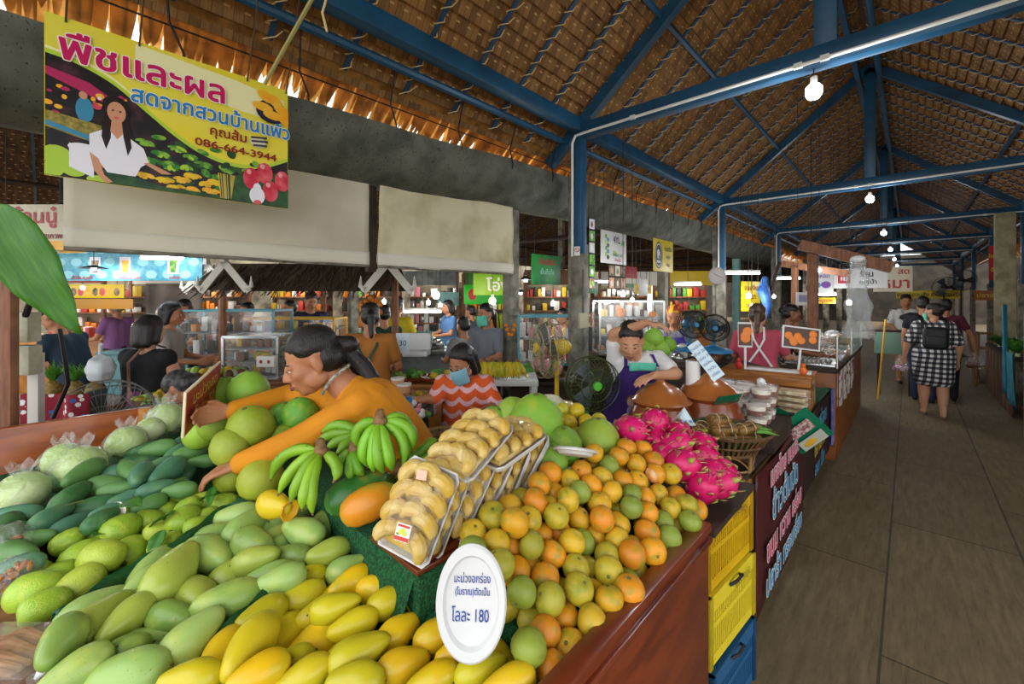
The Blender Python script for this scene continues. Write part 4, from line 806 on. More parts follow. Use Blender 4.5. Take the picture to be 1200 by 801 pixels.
m_yel = M('yellow_plastic', '#d9ae12', .42, var='#c89c10', vs=4)
for t, z_ in ((crate('upper yellow slatted crate under the dragon fruits', (-.675, 1.845, .565), -.09, m_yel, 'yellow crates stacked at the stall end'), 0), (crate('lower yellow slatted crate between upper crate and blue one', (-.665, 1.84, .30), -.09, M('lemon_plastic', '#ddc62a', .42), 'yellow crates stacked at the stall end'), 0)):
    f = bpy.data.objects.new('crate_print', None); COL.objects.link(f); f.parent = t; f.location = (.162, 0, 0); f.rotation_euler = (0, 0, R(90))
    text('อิสระชัยภูมิ', .036, M('crate_ink', '#2b2410', .6), f, .07, .222, -.006)
crate('blue slatted crate at the bottom of the crate stack', (-.66, 1.84, .02), -.07, M('blue_plastic', '#1f567e', .45), None)

# ---- snack packs at the lower left corner
pk = thing('snack_clamshell', 'clear ridged clamshell box of brown fried snacks at the lower left corner', 'box', (-1.293,-0.057,0.931), .75); pk.scale = (.72, .72, .8)
mb = MB()
for k in range(9): mb.tube([(-.10+RN.uniform(-.01, .01), -.055+.013*k, .016+.012*(k % 2)), (-.02, -.05+.013*k, .022+.01*(k % 3)), (.07, -.055+.013*k+RN.uniform(-.01, .01), .015)], [.008, .011, .007], 7)
mb.build('snack', M('fried_snack', '#a8703f', .6, var='#c99a68', vs=20), pk)
mb = MB(); mb.box((0, 0, .028), (.23, .15, .05), bev=.008); mb.box((0, 0, .027), (.25, .17, .006), bev=.003)
for k in range(22): mb.box((-.105+.01*k, -.076, .03), (.004, .004, .044)); mb.box((-.105+.01*k, 0, .054), (.004, .13, .002))
mb.build('clear_box', plastic_film('clear_box', '#fff4ea', .05, .06, .12), pk)
for p, r, sd, lb in (((-1.737,-0.088,0.996), .055, 5, 'knotted clear bag of orange crisps beside the stall edge rail'), ((-1.57,-0.069,0.981), .045, 8, 'clear bag of golden crisps just above the clamshell')):
    t = thing('crisp_bag', lb, 'bag', p); mb = MB(); rn = random.Random(sd)
    for k in range(22): mb.ell((rn.uniform(-r, r)*.7, rn.uniform(-r, r)*.7, rn.uniform(-.5, .6)*r), (.018, .013, .006), Matrix.Rotation(rn.uniform(0, 3), 3, 'X') @ Matrix.Rotation(rn.uniform(0, 3), 3, 'Z'), 8, 5)
    mb.build('crisps', M('orange_crisps', '#c87f2a', .5, var='#8f4c18', vs=14), t); blobby((r*1.1, r*1.1, r), .08, sd).build('bag', m_film, t)
sh = thing('side_shelf', 'low wooden shelf holding snack packs at the lower left corner', 'shelf', (-1.6, -.13, 0)); mb = MB(); mb.box((.16, .04, .925), (.78, .26, .02), rot=.17); mb.build('board', m_rawwood, sh); mb = MB(); mb.box((.16, .02, .455), (.7, .2, .91), rot=.17); mb.build('base', m_dark, sh)
t = thing('knotted_bag', 'white knotted plastic bag on the corner of the clamshell box', 'bag', (-1.196,-0.022,0.933)); t.scale = (.6,)*3; blobby((.03, .025, .02), .25, 4).build('bag', m_film, t); mb = MB(); mb.cap((0, 0, .01), (.01, .02, .04), .008, .02); mb.build('knot', M('milky_plastic', '#e9ecea', .35), t)


# ------------------------------------------------------------------ people
m_skin = M('skin_tan', '#a86f4d', .5, sss=.12, var='#b67c58', vs=7); m_skin_l = M('skin_light', '#c08a68', .5, sss=.12, var='#cc9876', vs=7); m_skin_d = M('skin_brown', '#7d4d33', .5, sss=.1, var='#8a583c', vs=7)
m_hair = M('black_hair', '#120d0b', .38, var='#241a16', vs=30, stretch=(6, 6, .6), bump=.5, bs=60); m_grey = M('grey_hair', '#2b2a2a', .5, var='#5a5856', vs=40, bump=.4, bs=60)
m_eye = M('eye_white', '#e6ddd4', .3); m_iris = M('dark_iris', '#150c08', .2); m_lip = M('lips', '#874840', .45); m_shoe = M('black_shoe', '#161415', .5)
m_mask = M('mask_teal', '#58b79c', .7); m_maskb = M('mask_blue', '#86b8c9', .7)
def V3(*a): return Vector(a)
def frame(fwd, up=(0, 0, 1)):
    f = Vector(fwd).normalized(); u = Vector(up); r = f.cross(u).normalized(); u = r.cross(f); return Matrix((r, f, u)).transposed()
def hand_caps(mb, wr, d, n, thumb, curl=.5, s=1.):
    d = Vector(d).normalized(); n = Vector(n); n = (n-d*n.dot(d)).normalized(); t = d.cross(n)*(1 if thumb > 0 else -1)   # t points to the thumb side
    for k, (o, l) in enumerate(((.030, .076), (.010, .082), (-.010, .079), (-.029, .070))):
        kn = wr + d*l*s + t*o*s; mb.cap(wr + t*o*.55*s + d*.012*s, kn, .013*s, .0105*s, 8)
        p = kn; a = 0
        for q, (fl, r0) in enumerate(((.036, .0092), (.023, .0082), (.018, .0074))):
            a += curl*(.55, .75, .6)[q]; dd = (d*math.cos(a) + n*math.sin(a) + t*o*1.2).normalized(); e = p + dd*fl*s*(.95, 1.08, 1.0, .8)[k]
            mb.cap(p, e, r0*s, r0*.9*s, 8); p = e
    mb.cap(wr+t*.012*s, wr+t*.028*s+d*.03*s, .015*s, .013*s, 8); p = wr+t*.028*s+d*.03*s
    dd = (d*.75+t*.6+n*.25).normalized(); e = p+dd*.034*s; mb.cap(p, e, .0115*s, .0098*s, 8); dd = (d*.95+t*.15+n*.4).normalized(); mb.cap(e, e+dd*.027*s, .0096*s, .0082*s, 8)
def head_ells(mb, c, F3, s=1.):
    def at(x, y, z): return c + F3 @ Vector((x*s, y*s, z*s))
    def E(p, r, rot=None): mb.ell(at(*p), tuple(q*s for q in r), F3 @ rot if rot is not None else F3, 16, 12)
    E((0, -.014, .030), (.073, .093, .082)); E((0, .030, -.022), (.061, .060, .084)); E((0, .040, -.075), (.044, .044, .036)); E((0, .062, -.092), (.022, .020, .019))
    for x in (-1, 1):
        E((x*.036, .056, -.022), (.026, .026, .026)); E((x*.073, -.008, -.010), (.009, .019, .030)); E((x*.013, .094, -.034), (.010, .011, .008))
        E((x*.028, .074, .012), (.026, .016, .010)); E((x*.052, .012, -.058), (.018, .040, .030))
    mb.cap(at(0, .084, .012), at(0, .104, -.028), .0075*s, .0115*s, 8); E((0, .084, -.062), (.024, .014, .015))
def face_parts(root, c, F3, s, mask=None, mouth=True, down=False, inv=None):
    def at(x, y, z): return c + F3 @ Vector((x*s, y*s, z*s))
    for x in (-1, 1):
        mb = MB(); mb.ell(at(x*.0285, .0805, -.002), (.0135*s, .007*s, (.0040 if down else .0068)*s), F3, 12, 8, mi=0)
        mb.ell(at(x*.0285+.001, .0855, -.0035 if down else -.0015), ((.0075 if down else .0058)*s, .0034*s, (.0036 if down else .0056)*s), F3, 10, 6, mi=1)
        mb.tube([at(x*.016, .088, -.001), at(x*.028, .0905, .005 if not down else .0025), at(x*.042, .083, .0)], [.0009*s, .0017*s, .0009*s], 5, mi=1)
        mb.build('eye', [m_eye, m_iris], root)
        mb = MB(); mb.tube([at(x*.013, .0885, .020), at(x*.03, .0875, .0265), at(x*.048, .0745, .021)], [.0022*s, .0034*s, .0014*s], 6); mb.build('eyebrow', m_hair, root)
    if mouth and not mask:
        mb = MB(); mb.tube([at(-.023, .0855, -.061), at(-.009, .0985, -.0578), at(0, .0985, -.0595), at(.009, .0985, -.0578), at(.023, .0855, -.061)], [.0015*s, .005*s, .0045*s, .005*s, .0015*s], 7)
        mb.tube([at(-.02, .0865, -.0635), at(0, .0975, -.0675), at(.02, .0865, -.0635)], [.0015*s, .0062*s, .0015*s], 7); mb.build('lips', m_lip, root)
    if mask:
        mb = MB()
        def f(u, v):
            a = (u-.5)*2.5; z = .0-.115*v + .0; r = .072+.010*math.cos(a*1.2)*math.sin(math.pi*v)
            return at(r*math.sin(a)*.98, .022+(r+.010+.016*math.exp(-a*a*4)*(1-abs(v-.35)))*math.cos(a), z+.006*math.sin(v*28)*.12-.004)
        mb.grid(f, 16, 10)
        o = mb.build('face_mask', mask, root, sharp=None); o.modifiers.new('t', 'SOLIDIFY').thickness = .002
        mb = MB()
        for x in (-1, 1): mb.tube([at(x*.066, .04, -.02), at(x*.078, .0, .008), at(x*.077, -.022, -.01), at(x*.066, .03, -.07)], .0014*s, 4)
        mb.build('ear_loop', m_eye, root)
def person(label, loc, joints, skin, top=None, bottom=None, hair='short', hairm=None, s=1., voxel=.008, sleeve=.55, fwd=(0, 1, 0), up=(0, 0, 1), rz=0., mask=None, face=True, hands=None, group=None,
           wide=1., skirt=None, bare_legs=False, apron=None, name='person', down=False, shoes=m_shoe, sock=False):
    """a figure grown from its joints (local to loc, turned by rz): one continuous body, with clothes, hair and face details as its children"""
    root = thing(name, label, 'person', loc, rz, group); J = {k: Vector(v) for k, v in joints.items()}; F3 = frame(fwd, up); w = wide*s
    # skin ---------------------------------------------------------------
    mb = MB(); ch, pe = J['chest'], J['pelvis']; wa = J.get('waist', ch.lerp(pe, .55))
    def torso(mb, e, low=True):
        for sd in 'LR':
            cs = ch.lerp(J['sh'+sd], .52); ws = wa + (cs-ch)*.72; hs = pe + (J['hp'+sd]-pe)*.8
            mb.cap(cs, ws, .088*w+e, .086*w+e); mb.cap(ws, hs, .086*w+e, .102*w+e); mb.cap(ch, J['sh'+sd], .072*w+e, .052*w+e)
            if low: mb.cap(hs, J['hp'+sd], .10*w+e, .088*w+e)
        mb.cap(ch, wa, .105*w+e, .10*w+e); mb.cap(wa, pe, .10*w+e, .11*w+e)
    torso(mb, 0)
    mb.cap(ch, J['neck'], .075*s, .052*s); mb.cap(J['neck'], J['head']-F3 @ V3(0, .012, .03)*s, .048*s, .046*s)
    for sd in 'LR':
        mb.cap(J['sh'+sd], J['el'+sd], .047*w, .037*w); mb.cap(J['el'+sd], J['wr'+sd], .037*w, .0245*s)
        if 'kn'+sd in J:
            mb.cap(J['hp'+sd], J['kn'+sd], .084*w, .055*w); m_ = J['kn'+sd].lerp(J['an'+sd], .32); mb.cap(J['kn'+sd], m_, .053*w, .053*w); mb.cap(m_, J['an'+sd], .053*w, .034*s)
            if 'to'+sd in J: mb.cap(J['an'+sd]+V3(0, 0, -.025*s), J['to'+sd], .034*s, .026*s)
        h = (hands or {}).get(sd); d = J['wr'+sd]-J['el'+sd]
        if h: hand_caps(mb, J['wr'+sd], h[0], h[1], h[2], h[3], s*(h[4] if len(h) > 4 else 1))
        else: hand_caps(mb, J['wr'+sd], d, F3 @ V3(1 if sd == 'L' else -1, .2, 0), 1 if sd == 'R' else -1, .45, s)
    head_ells(mb, J['head'], F3, s)
    remesh(mb.build('body', skin, root), voxel, 5)
    # clothes ------------------------------------------------------------
    if top:
        mb = MB(); torso(mb, .013*s, True); mb.cap(ch, J['neck'].lerp(ch, .45), .09*s, .068*s)
        for sd in 'LR':
            a, b_, c = J['sh'+sd], J['el'+sd], J['wr'+sd]
            if sleeve <= 1: mb.cap(a, a.lerp(b_, sleeve), .060*w, .055*w)
            else: mb.cap(a, b_, .060*w, .048*w); mb.cap(b_, b_.lerp(c, sleeve-1), .048*w, .038*s)
        remesh(mb.build('top', top, root), voxel*1.1, 4)
    if bottom and 'knL' in J:
        mb = MB(); mb.cap(pe, pe.lerp(wa, .4), .125*w, .118*w)
        for sd in 'LR':
            mb.cap(pe, J['hp'+sd], .12*w, .105*w); mb.cap(J['hp'+sd], J['kn'+sd], .104*w, .075*w)
            if not skirt: mb.cap(J['kn'+sd], J['an'+sd], .072*w, .05*s)
        remesh(mb.build('trousers' if not skirt else 'shorts', bottom, root), voxel*1.2, 4)
    if skirt:
        mb = MB(); mt, lo = skirt; kl, kr = J['hpL'].lerp(J['knL'], lo), J['hpR'].lerp(J['knR'], lo)
        for q in range(6): t = q/5; mb.cap(J['hpL'].lerp(J['hpR'], t)+V3(0, 0, .03), kl.lerp(kr, t), .115*w, .10*w)
        mb.cap(wa, pe, .118*w, .13*w); remesh(mb.build('skirt', mt, root), voxel*1.2, 5)
    if 'knL' in J and shoes:
        for sd in 'LR':
            mb = MB(); a, t_ = J['an'+sd], J['to'+sd]; mb.cap(a+V3(0, 0, -.045*s), t_+V3(0, 0, -.004), .034*s, .034*s); mb.box(((a+t_)/2)*1.0+V3(0, 0, -.055*s-(a.z-t_.z)/2+.0), (.07*s, .22*s, .016), rot=math.atan2(-(t_-a).x, (t_-a).y), bev=.004)
            remesh(mb.build('shoe', shoes, root), voxel, 3)
    # hair ---------------------------------------------------------------
    hm = hairm or m_hair; mb = MB(); c = J['head']
    def at(x, y, z): return c + F3 @ Vector((x*s, y*s, z*s))
    def E(p, r): mb.ell(at(*p), tuple(q*s for q in r), F3, 18, 12)
    if hair != 'none':
        E((0, -.020, .054), (.077, .090, .073)); E((0, -.045, -.005), (.077, .072, .070))
        for x in (-1, 1): E((x*.052, -.004, .052), (.026, .050, .036))
    if hair == 'pony': mb.cap(at(0, -.10, .02), at(0, -.135, .0), .030*s, .036*s); mb.tube([J['pony0'], J['pony1'], J['pony2'], J['pony3']], [.030*s, .040*s, .032*s, .010*s], 10) if 'pony0' in J else mb.cap(at(0, -.13, .0), at(0, -.15, -.17), .036*s, .018*s)
    if hair == 'bun': E((0, -.12, .03), (.045, .042, .042))
    if hair == 'bob':
        for x in (-1, 1): mb.cap(at(x*.062, -.01, .03), at(x*.066, -.022, -.085), .034*s, .026*s)
        mb.cap(at(0, -.075, .02), at(0, -.085, -.09), .062*s, .05*s)
        for x in (-.04, .04): mb.cap(at(x, -.068, .02), at(x*1.1, -.074, -.10), .045*s, .036*s)
    if hair == 'long':
        for x in (-1, 0, 1): mb.cap(at(x*.05, -.05, .02), at(x*.055, -.085, -.20), .05*s, .032*s)
    if hair != 'none': remesh(mb.build('hair', hm, root), voxel*.9, 4)
    if face: face_parts(root, c, F3, s, mask, down=down)
    if apron: apron(root, J, F3, w)
    return root, J, F3
def stand(H=1.6, armL=None, armR=None, stride=0., lean=0.):
    k = H/1.6
    j = dict(pelvis=(0, 0, .88), chest=(0, .01+lean, 1.20), neck=(0, .0+lean*1.3, 1.345), head=(0, .03+lean*1.5, 1.485), shL=(-.155, lean, 1.285), shR=(.155, lean, 1.285), elL=(-.21, -.02+lean, 1.02), elR=(.21, -.02+lean, 1.02), wrL=(-.22, .07+lean, .80), wrR=(.22, .07+lean, .80),
             hpL=(-.085, 0, .86), hpR=(.085, 0, .86), knL=(-.09, .03+stride*.5, .46), knR=(.09, .03-stride*.3, .46), anL=(-.09, stride, .075), anR=(.09, -stride, .075), toL=(-.10, .13+stride, .03), toR=(.10, .13-stride, .03))
    if armL: j['elL'], j['wrL'] = armL
    if armR: j['elR'], j['wrR'] = armR
    return {a: tuple(q*k for q in v) for a, v in j.items()}, k
def rel(o, **kw): return {k: (v[0]-o[0], v[1]-o[1], v[2]-o[2]) for k, v in kw.items()}

# the vendor leaning over her stall in a mustard long-sleeved top
m_must = M('mustard_knit', '#d98a0c', .8, var='#c67a08', vs=5, bump=.12, bs=220)
o0 = (-1.42, .99, 0)
J = rel(o0, pelvis=(-1.40, .97, .96), waist=(-1.41, .90, 1.10), chest=(-1.425, .79, 1.245), neck=(-1.50, .690, 1.355), head=(-1.536,0.618,1.428), shL=(-1.372,0.717,1.282), elL=(-1.473,0.554,1.182), wrL=(-1.583,0.404,1.111), shR=(-1.647,0.748,1.243), elR=(-1.811,0.636,1.256), wrR=(-1.782,0.43,1.24),
        hpL=(-1.31, .98, .93), hpR=(-1.49, .98, .93), knL=(-1.32, 1.0, .50), knR=(-1.5, 1.0, .50), anL=(-1.32, 1.03, .08), anR=(-1.5, 1.03, .08), toL=(-1.33, .90, .03), toR=(-1.5, .90, .03),
        pony0=(-1.509,0.726,1.457), pony1=(-1.489,0.779,1.39), pony2=(-1.44,0.81,1.322), pony3=(-1.379,0.826,1.254))
hf = (LF*.86 + TOC*.48 + Vector((0, 0, -.40))).normalized()
dL = Vector((-1.675,0.277,1.064))-Vector((-1.583,0.404,1.111)); dR = Vector((-1.777,0.353,1.244))-Vector((-1.782,0.43,1.24))
ven, JV, FV = person('woman in mustard long-sleeved top with a ponytail leaning over the fruit', o0, J, m_skin, top=m_must, bottom=M('navy_trousers', '#20242f', .8), hair='pony', voxel=.0058, sleeve=1.93, fwd=hf, up=(0, 0, 1), s=.97, down=True, hands={'L': (dL, (-.1, .1, -1), -1, .62, .95), 'R': (dR, TOC, 1, .75, .95)})
mb = MB(); c = Vector((-1.506,0.722,1.463))-Vector(o0); mb.tube([c+Vector((.02*math.cos(a)*.7, .02*math.cos(a)*.7, .034*math.sin(a))) for a in [k*.63 for k in range(10)]], .010, 7, closed=True); mb.build('hair_tie', M('pink_scrunchie', '#a34a5e', .8, var='#d9a3ad', vs=60), ven)
mb = MB(); n = JV['neck']
nx = (JV['head']-n).normalized(); q = nx.to_track_quat('Z', 'Y').to_matrix()
mb.tube([n+nx*.012+q @ Vector((.066*math.cos(a), .066*math.sin(a), .008*math.cos(2*a))) for a in [k*math.pi/10 for k in range(20)]], .0055, 7, closed=True); mb.build('neckline', M('grey_collar', '#6f6c66', .8, var='#c9c2b2', vs=70), ven)
# the price board in her far hand
t = thing('price_board', 'red price board with gold script held up by the leaning woman', 'price board'); A, B_, Cc = Vector((-1.741,0.291,1.188)), Vector((-2.071,0.461,1.237)), Vector((-2.061,0.471,1.391)); x = (B_-A).normalized(); y = (Cc-B_); y = (y-x*y.dot(x)).normalized(); z = x.cross(y)
t.matrix_world = Matrix.Translation(A) @ Matrix((x, -z, y)).transposed().to_4x4(); bw, bh = (B_-A).length, (Cc-B_).length
mb = MB(); mb.box((bw/2, .006, bh/2), (bw, .008, bh), bev=.001, mi=0); mb.box((bw/2, .0012, bh/2), (bw-.012, .0016, bh-.012), mi=1); mb.build('panel', [M('cream_board_edge', '#e7d6b4', .6), M('board_red', '#a8381c', .5, var='#8f2c15', vs=4)], t)
m_gold = M('gold_ink', '#d9a24a', .5)
for k, s_ in enumerate(('มะม่วงสด', 'โลละ 50')): text(s_, .055, m_gold, t, bw/2, bh*(.70-.40*k), -.002, sx=1.3, bold=.001)

# woman in the orange and pink wave top, seated behind the baskets
def _wave(N, L, tc, b):
    s = N.new('ShaderNodeSeparateXYZ'); L.new(tc.outputs['Object'], s.inputs[0])
    u = nmath(N, L, 'ADD', nmath(N, L, 'MULTIPLY', s.outputs[0], .731), nmath(N, L, 'MULTIPLY', s.outputs[1], .682))
    sc = nmath(N, L, 'ABSOLUTE', nmath(N, L, 'SINE', nmath(N, L, 'MULTIPLY', u, 30.)))
    h_ = nmath(N, L, 'ADD', s.outputs[2], nmath(N, L, 'MULTIPLY', sc, .034))
    fr = nmath(N, L, 'FRACT', nmath(N, L, 'MULTIPLY', h_, 11.5)); return nmix(N, L, nmath(N, L, 'LESS_THAN', fr, .38), '#e05a1c', '#e6b3b6')
m_wave = pattern_mat('wave_print', _wave)
o0 = (-2.22, 2.02, 0)
J = rel(o0, pelvis=(-2.287,1.969,0.708), chest=(-2.249,1.936,0.977), neck=(-2.243,1.915,1.105), head=(-2.213,1.875,1.212), shL=(-2.15,2.029,1.054), shR=(-2.317,1.804,1.064), elL=(-2.058,2.046,0.919), elR=(-2.278,1.704,0.984), wrL=(-2.024,1.872,0.907), wrR=(-2.3,1.547,0.997), hpL=(-2.239,2.014,0.69), hpR=(-2.34,1.92,0.69))
for sd, dx in (('L', .09), ('R', -.09)):
    hp = Vector(J['hp'+sd]); J['kn'+sd] = hp+Vector((.16+dx*.5, -.32, -.03)); J['an'+sd] = J['kn'+sd]+Vector((.0, .0, -.42)); J['to'+sd] = J['an'+sd]+Vector((.06, -.12, -.04))
ww, JW, FW = person('seated woman in orange and pink wave-print top wearing a pale blue mask', o0, J, m_skin, top=m_wave, bottom=M('dark_skirt', '#26202a', .8), hair='bob', voxel=.008, sleeve=.9, fwd=(TOC*.75+LF*.45+Vector((0, 0, -.42))), mask=m_maskb, down=True, wide=1.05)

# woman in a purple apron wiping her forehead behind the clay pots
m_white = M('white_cotton', '#dcdad6', .85, bump=.1, bs=40); m_purple = M('purple_apron', '#3d2070', .8, var='#331a5e', vs=5)
o0 = (-1.33, 2.52, 0)
J = rel(o0, pelvis=(-1.368,2.621,0.829), chest=(-1.316,2.602,1.157), neck=(-1.309,2.553,1.275), head=(-1.283,2.468,1.377), shL=(-1.205,2.678,1.244), shR=(-1.41,2.514,1.241), elL=(-1.047,2.606,1.178), elR=(-1.382,2.431,1.416), wrL=(-1.089,2.375,1.194), wrR=(-1.15,2.415,1.497), hpL=(-1.318,2.667,0.801), hpR=(-1.414,2.578,0.801))
for sd in 'LR':
    hp = Vector(J['hp'+sd]); J['kn'+sd] = hp+Vector((.02, -.06, -.36)); J['an'+sd] = Vector((J['kn'+sd].x, J['kn'+sd].y+.05, .075)); J['to'+sd] = J['an'+sd]+Vector((.04, -.13, -.045))
def apron_front(mat, fwd, emblem=None, sx=.19, strap=True):
    def f(root, J, F3, w):
        fw = Vector(fwd).normalized(); rt = fw.cross(UP); ch, pe = J['chest'], J['pelvis']; mb = MB()
        lo = pe+Vector((0, 0, -.30))
        def g(u, v):
            a = (u-.5)*2; p = (ch+UP*.06).lerp(pe, v/.55) if v < .55 else pe.lerp(lo, (v-.55)/.45)
            wd = sx*w*(.62+.55*min(1, v/.35)); dep = (.128+.02*v)*w
            return p+rt*wd*math.sin(a*1.15)+fw*(dep*math.cos(a*1.15)**.8+.012)
        mb.grid(g, 14, 16); o = mb.build('apron', mat, root, sharp=None); o.modifiers.new('t', 'SOLIDIFY').thickness = .004
        mb = MB()
        if strap:
            for sd in (-1, 1): mb.tube([ch+UP*.06+rt*.10*sd*w+fw*.13*w, ch+UP*.125+rt*.085*sd*w+fw*.075*w, J['neck']+rt*.062*sd-fw*.02], .011, 6, flat=.4)
            mb.build('strap', mat, root)
        if emblem: emblem(root, ch, pe, fw, rt, w)
    return f
def emblem(root, ch, pe, fw, rt, w):
    c = ch.lerp(pe, .62)+rt*.05+fw*(.150*w); mb = MB(); q = Matrix((rt, -fw, UP)).transposed()
    for p, r, mi in (((0, 0, .045), .032, 0), ((0, -.003, .04), .024, 1), ((0, 0, -.02), .026, 2), ((-.02, 0, -.05), .014, 1), ((.02, 0, -.05), .014, 1)): mb.ell(c+q @ Vector(p), (r, .004, r*1.25), q, 12, 8, mi=mi)
    mb.build('emblem', [M('emblem_brown', '#5b3a3a', .7), M('emblem_skin', '#b9938a', .7), M('emblem_lilac', '#7a6a9a', .7)], root)
pv, JP, FP = person('woman in white tee and purple apron wiping her forehead behind clay pots', o0, J, m_skin_l, top=m_white, bottom=M('dark_trousers', '#1b1a1f', .8), hair='pony', voxel=.0075, sleeve=.62, fwd=(TOC*.9+LF*.25+Vector((0, 0, -.45))), apron=apron_front(m_purple, TOC, emblem), down=True,
    hands={'R': ((Vector((-1.069,2.422,1.49))-Vector((-1.15,2.415,1.497))), (0, 0, -1), -1, .7, 1), 'L': ((Vector((-1.112,2.272,1.185))-Vector((-1.089,2.375,1.194))), (0, 0, -1), -1, .5, 1)})
mb = MB(); c = JP['chest']; mb.grid(lambda u, v: c+UP*(.085-.05*v)+(TOC.cross(UP))*(.085*(u-.5)*2)+TOC*(.150+.01*math.sin(u*9)), 10, 4); o = mb.build('lowered_mask', m_mask, pv, sharp=None); o.modifiers.new('t', 'SOLIDIFY').thickness = .003

# the couple walking away down the aisle
def _ging(N, L, tc, b):
    s = N.new('ShaderNodeSeparateXYZ'); L.new(tc.outputs['Object'], s.inputs[0])
    a = nmath(N, L, 'LESS_THAN', nmath(N, L, 'FRACT', nmath(N, L, 'MULTIPLY', nmath(N, L, 'ADD', s.outputs[0], nmath(N, L, 'MULTIPLY', s.outputs[1], .35)), 15.)), .5); c = nmath(N, L, 'LESS_THAN', nmath(N, L, 'FRACT', nmath(N, L, 'MULTIPLY', s.outputs[2], 15.)), .5)
    t = nmath(N, L, 'MULTIPLY', nmath(N, L, 'ADD', a, c), .5)
    r = N.new('ShaderNodeValToRGB'); r.color_ramp.interpolation = 'CONSTANT'; e = r.color_ramp.elements; e[0].color = lin('#dedad4'); e[1].position = .75; e[1].color = lin('#141318'); x = e.new(.25); x.color = lin('#55545a'); L.new(t, r.inputs[0]); return r.outputs[0]
m_ging = pattern_mat('black_white_gingham', _ging)
jg, k = stand(1.56, armL=((-.27, -.02, 1.04), (-.30, .06, .82)), armR=((.25, -.02, 1.03), (.245, .05, .80)), stride=.10)
gx = (0.239,8.29,-0.002)
gw, JG, FG = person('woman in black and white gingham dress with black backpack walking down the aisle', (gx[0], gx[1], 0), jg, m_skin_l, top=m_ging, hair='bun', voxel=.009, sleeve=.85, fwd=(-.8, .55, -.15), rz=R(4), s=k*1.0, wide=1.28, skirt=(m_ging, .80), mask=m_mask, shoes=M('tan_flats', '#7a6552', .6))
bp = MB(); bp.box((0, -.215, 1.10), (.26, .13, .30), bev=.05, mi=0); remesh(bp.build('backpack', M('black_nylon', '#101012', .55, bump=.1, bs=40), gw), .012, 3)
bp = MB(); bp.box((0, -.29, 1.05), (.19, .03, .15), bev=.014); bp.tube([(-.085, -.307, 1.12), (0, -.312, 1.13), (.085, -.307, 1.12)], .004, 5, mi=1); bp.build('pocket', [M('black_nylon', '#101012', .55), M('silver_zip', '#8a8a88', .3, metal=1)], gw)
bp = MB()
for x in (-1, 1): bp.tube([(x*.09, -.18, 1.0), (x*.12, -.175, 1.14), (x*.125, -.13, 1.30), (x*.115, -.02, 1.36), (x*.12, .11, 1.26)], .017, 6, flat=.35)
bp.build('strap', M('black_nylon', '#101012', .55), gw)
mb = MB(); mb.tube([(.245+.030*math.cos(a), .045+.030*math.sin(a), .825) for a in [k_*.63 for k_ in range(10)]], .008, 6, closed=True); mb.build('wristwatch', M('brown_strap', '#4a3326', .5), gw)
def carry_bag(p, label, fill, seed, r=.10):
    t = thing('carrier_bag', label, 'bag', p); o = blobby((r*.9, r*.6, r*.9), .10, seed).build('bag', plastic_film('carrier_film', '#ffffff', .12, .12), t)
    mb = MB(); rn = random.Random(seed)
    for k_ in range(9): mb.ell((rn.uniform(-.6, .6)*r, rn.uniform(-.35, .35)*r, -r*.45+rn.uniform(-.2, .3)*r), (.04, .03, .022), n=8, m=6)
    mb.build('contents', fill, t); mb = MB(); mb.tube([(-r*.5, 0, r*.75), (-.008, 0, r*1.75), (.008, 0, r*1.75), (r*.5, 0, r*.75)], .006, 5); mb.tube([(-r*.2, 0, r*.75), (0, 0, r*1.8), (r*.2, 0, r*.75)], [.02, .008, .02], 6); mb.build('handles', plastic_film('carrier_film', '#ffffff', .12, .12), t)
carry_bag((gx[0]-.33, gx[1]+.10, .66), 'clear bag with white and pink goods in the gingham woman’s left hand', M('pink_white_goods', '#d9d2d4', .6, var='#c7468e', vs=14, vlo=.5, vhi=.55), 3)
jc, k = stand(1.66, armR=((.20, .0, 1.04), (.25, .06, .80)), stride=.08)
cx = (0.252,9.396,0.015)
cw, JC, FC = person('companion in black top half hidden behind the gingham woman, walking beside her', (cx[0]-.10, cx[1], 0), jc, m_skin, top=M('black_tee', '#15141a', .85), bottom=M('blue_jeans', '#26304a', .8), hair='short', voxel=.010, fwd=(0, 1, 0), s=k, face=False)
jc, k = stand(1.62, armR=((.28, -.02, 1.04), (.33, .02, .80)), stride=.07)
cx2 = (0.421,9.827,0.022)
cw2, _, _ = person('companion in red-brown top hidden behind the gingham woman, holding a bag out', (cx2[0], cx2[1], 0), jc, m_skin, top=M('maroon_tee', '#5b2430', .85), bottom=M('dark_trousers', '#1b1a1f', .8), hair='short', voxel=.010, fwd=(0, 1, 0), s=k, face=False)
carry_bag((cx2[0]+.33, cx2[1]+.04, .63), 'clear bag of brown food trays held by the companion on the right', M('brown_trays', '#7a4a2e', .6), 7, .12)
# man in a printed white tee standing beyond the aisle barrier
m_print = M('white_tee_print', '#d8d6d2', .85, var='#2c3238', vs=9, vlo=.60, vhi=.63)
jt, k = stand(1.70, armL=((-.24, .02, 1.05), (-.16, .20, .95)), armR=((.24, .02, 1.05), (.16, .20, .95)))
tx = (-0.063,11.153,0.305)
tm, JT, FT = person('man in white tee with dark print standing behind the green board', (tx[0], tx[1], 0), jt, m_skin, top=m_print, bottom=M('dark_trousers', '#1b1a1f', .8), hair='short', voxel=.011, sleeve=.75, fwd=(.1, 1, -.25), rz=R(195), s=k)
text('RAPTURE', .062, M('tee_ink', '#30343a', .8), tm, 0, 1.27, .0, sx=.9) and None
tm.children[-1].rotation_euler = (R(90), 0, R(180)); tm.children[-1].location = (0, .148, 1.27)

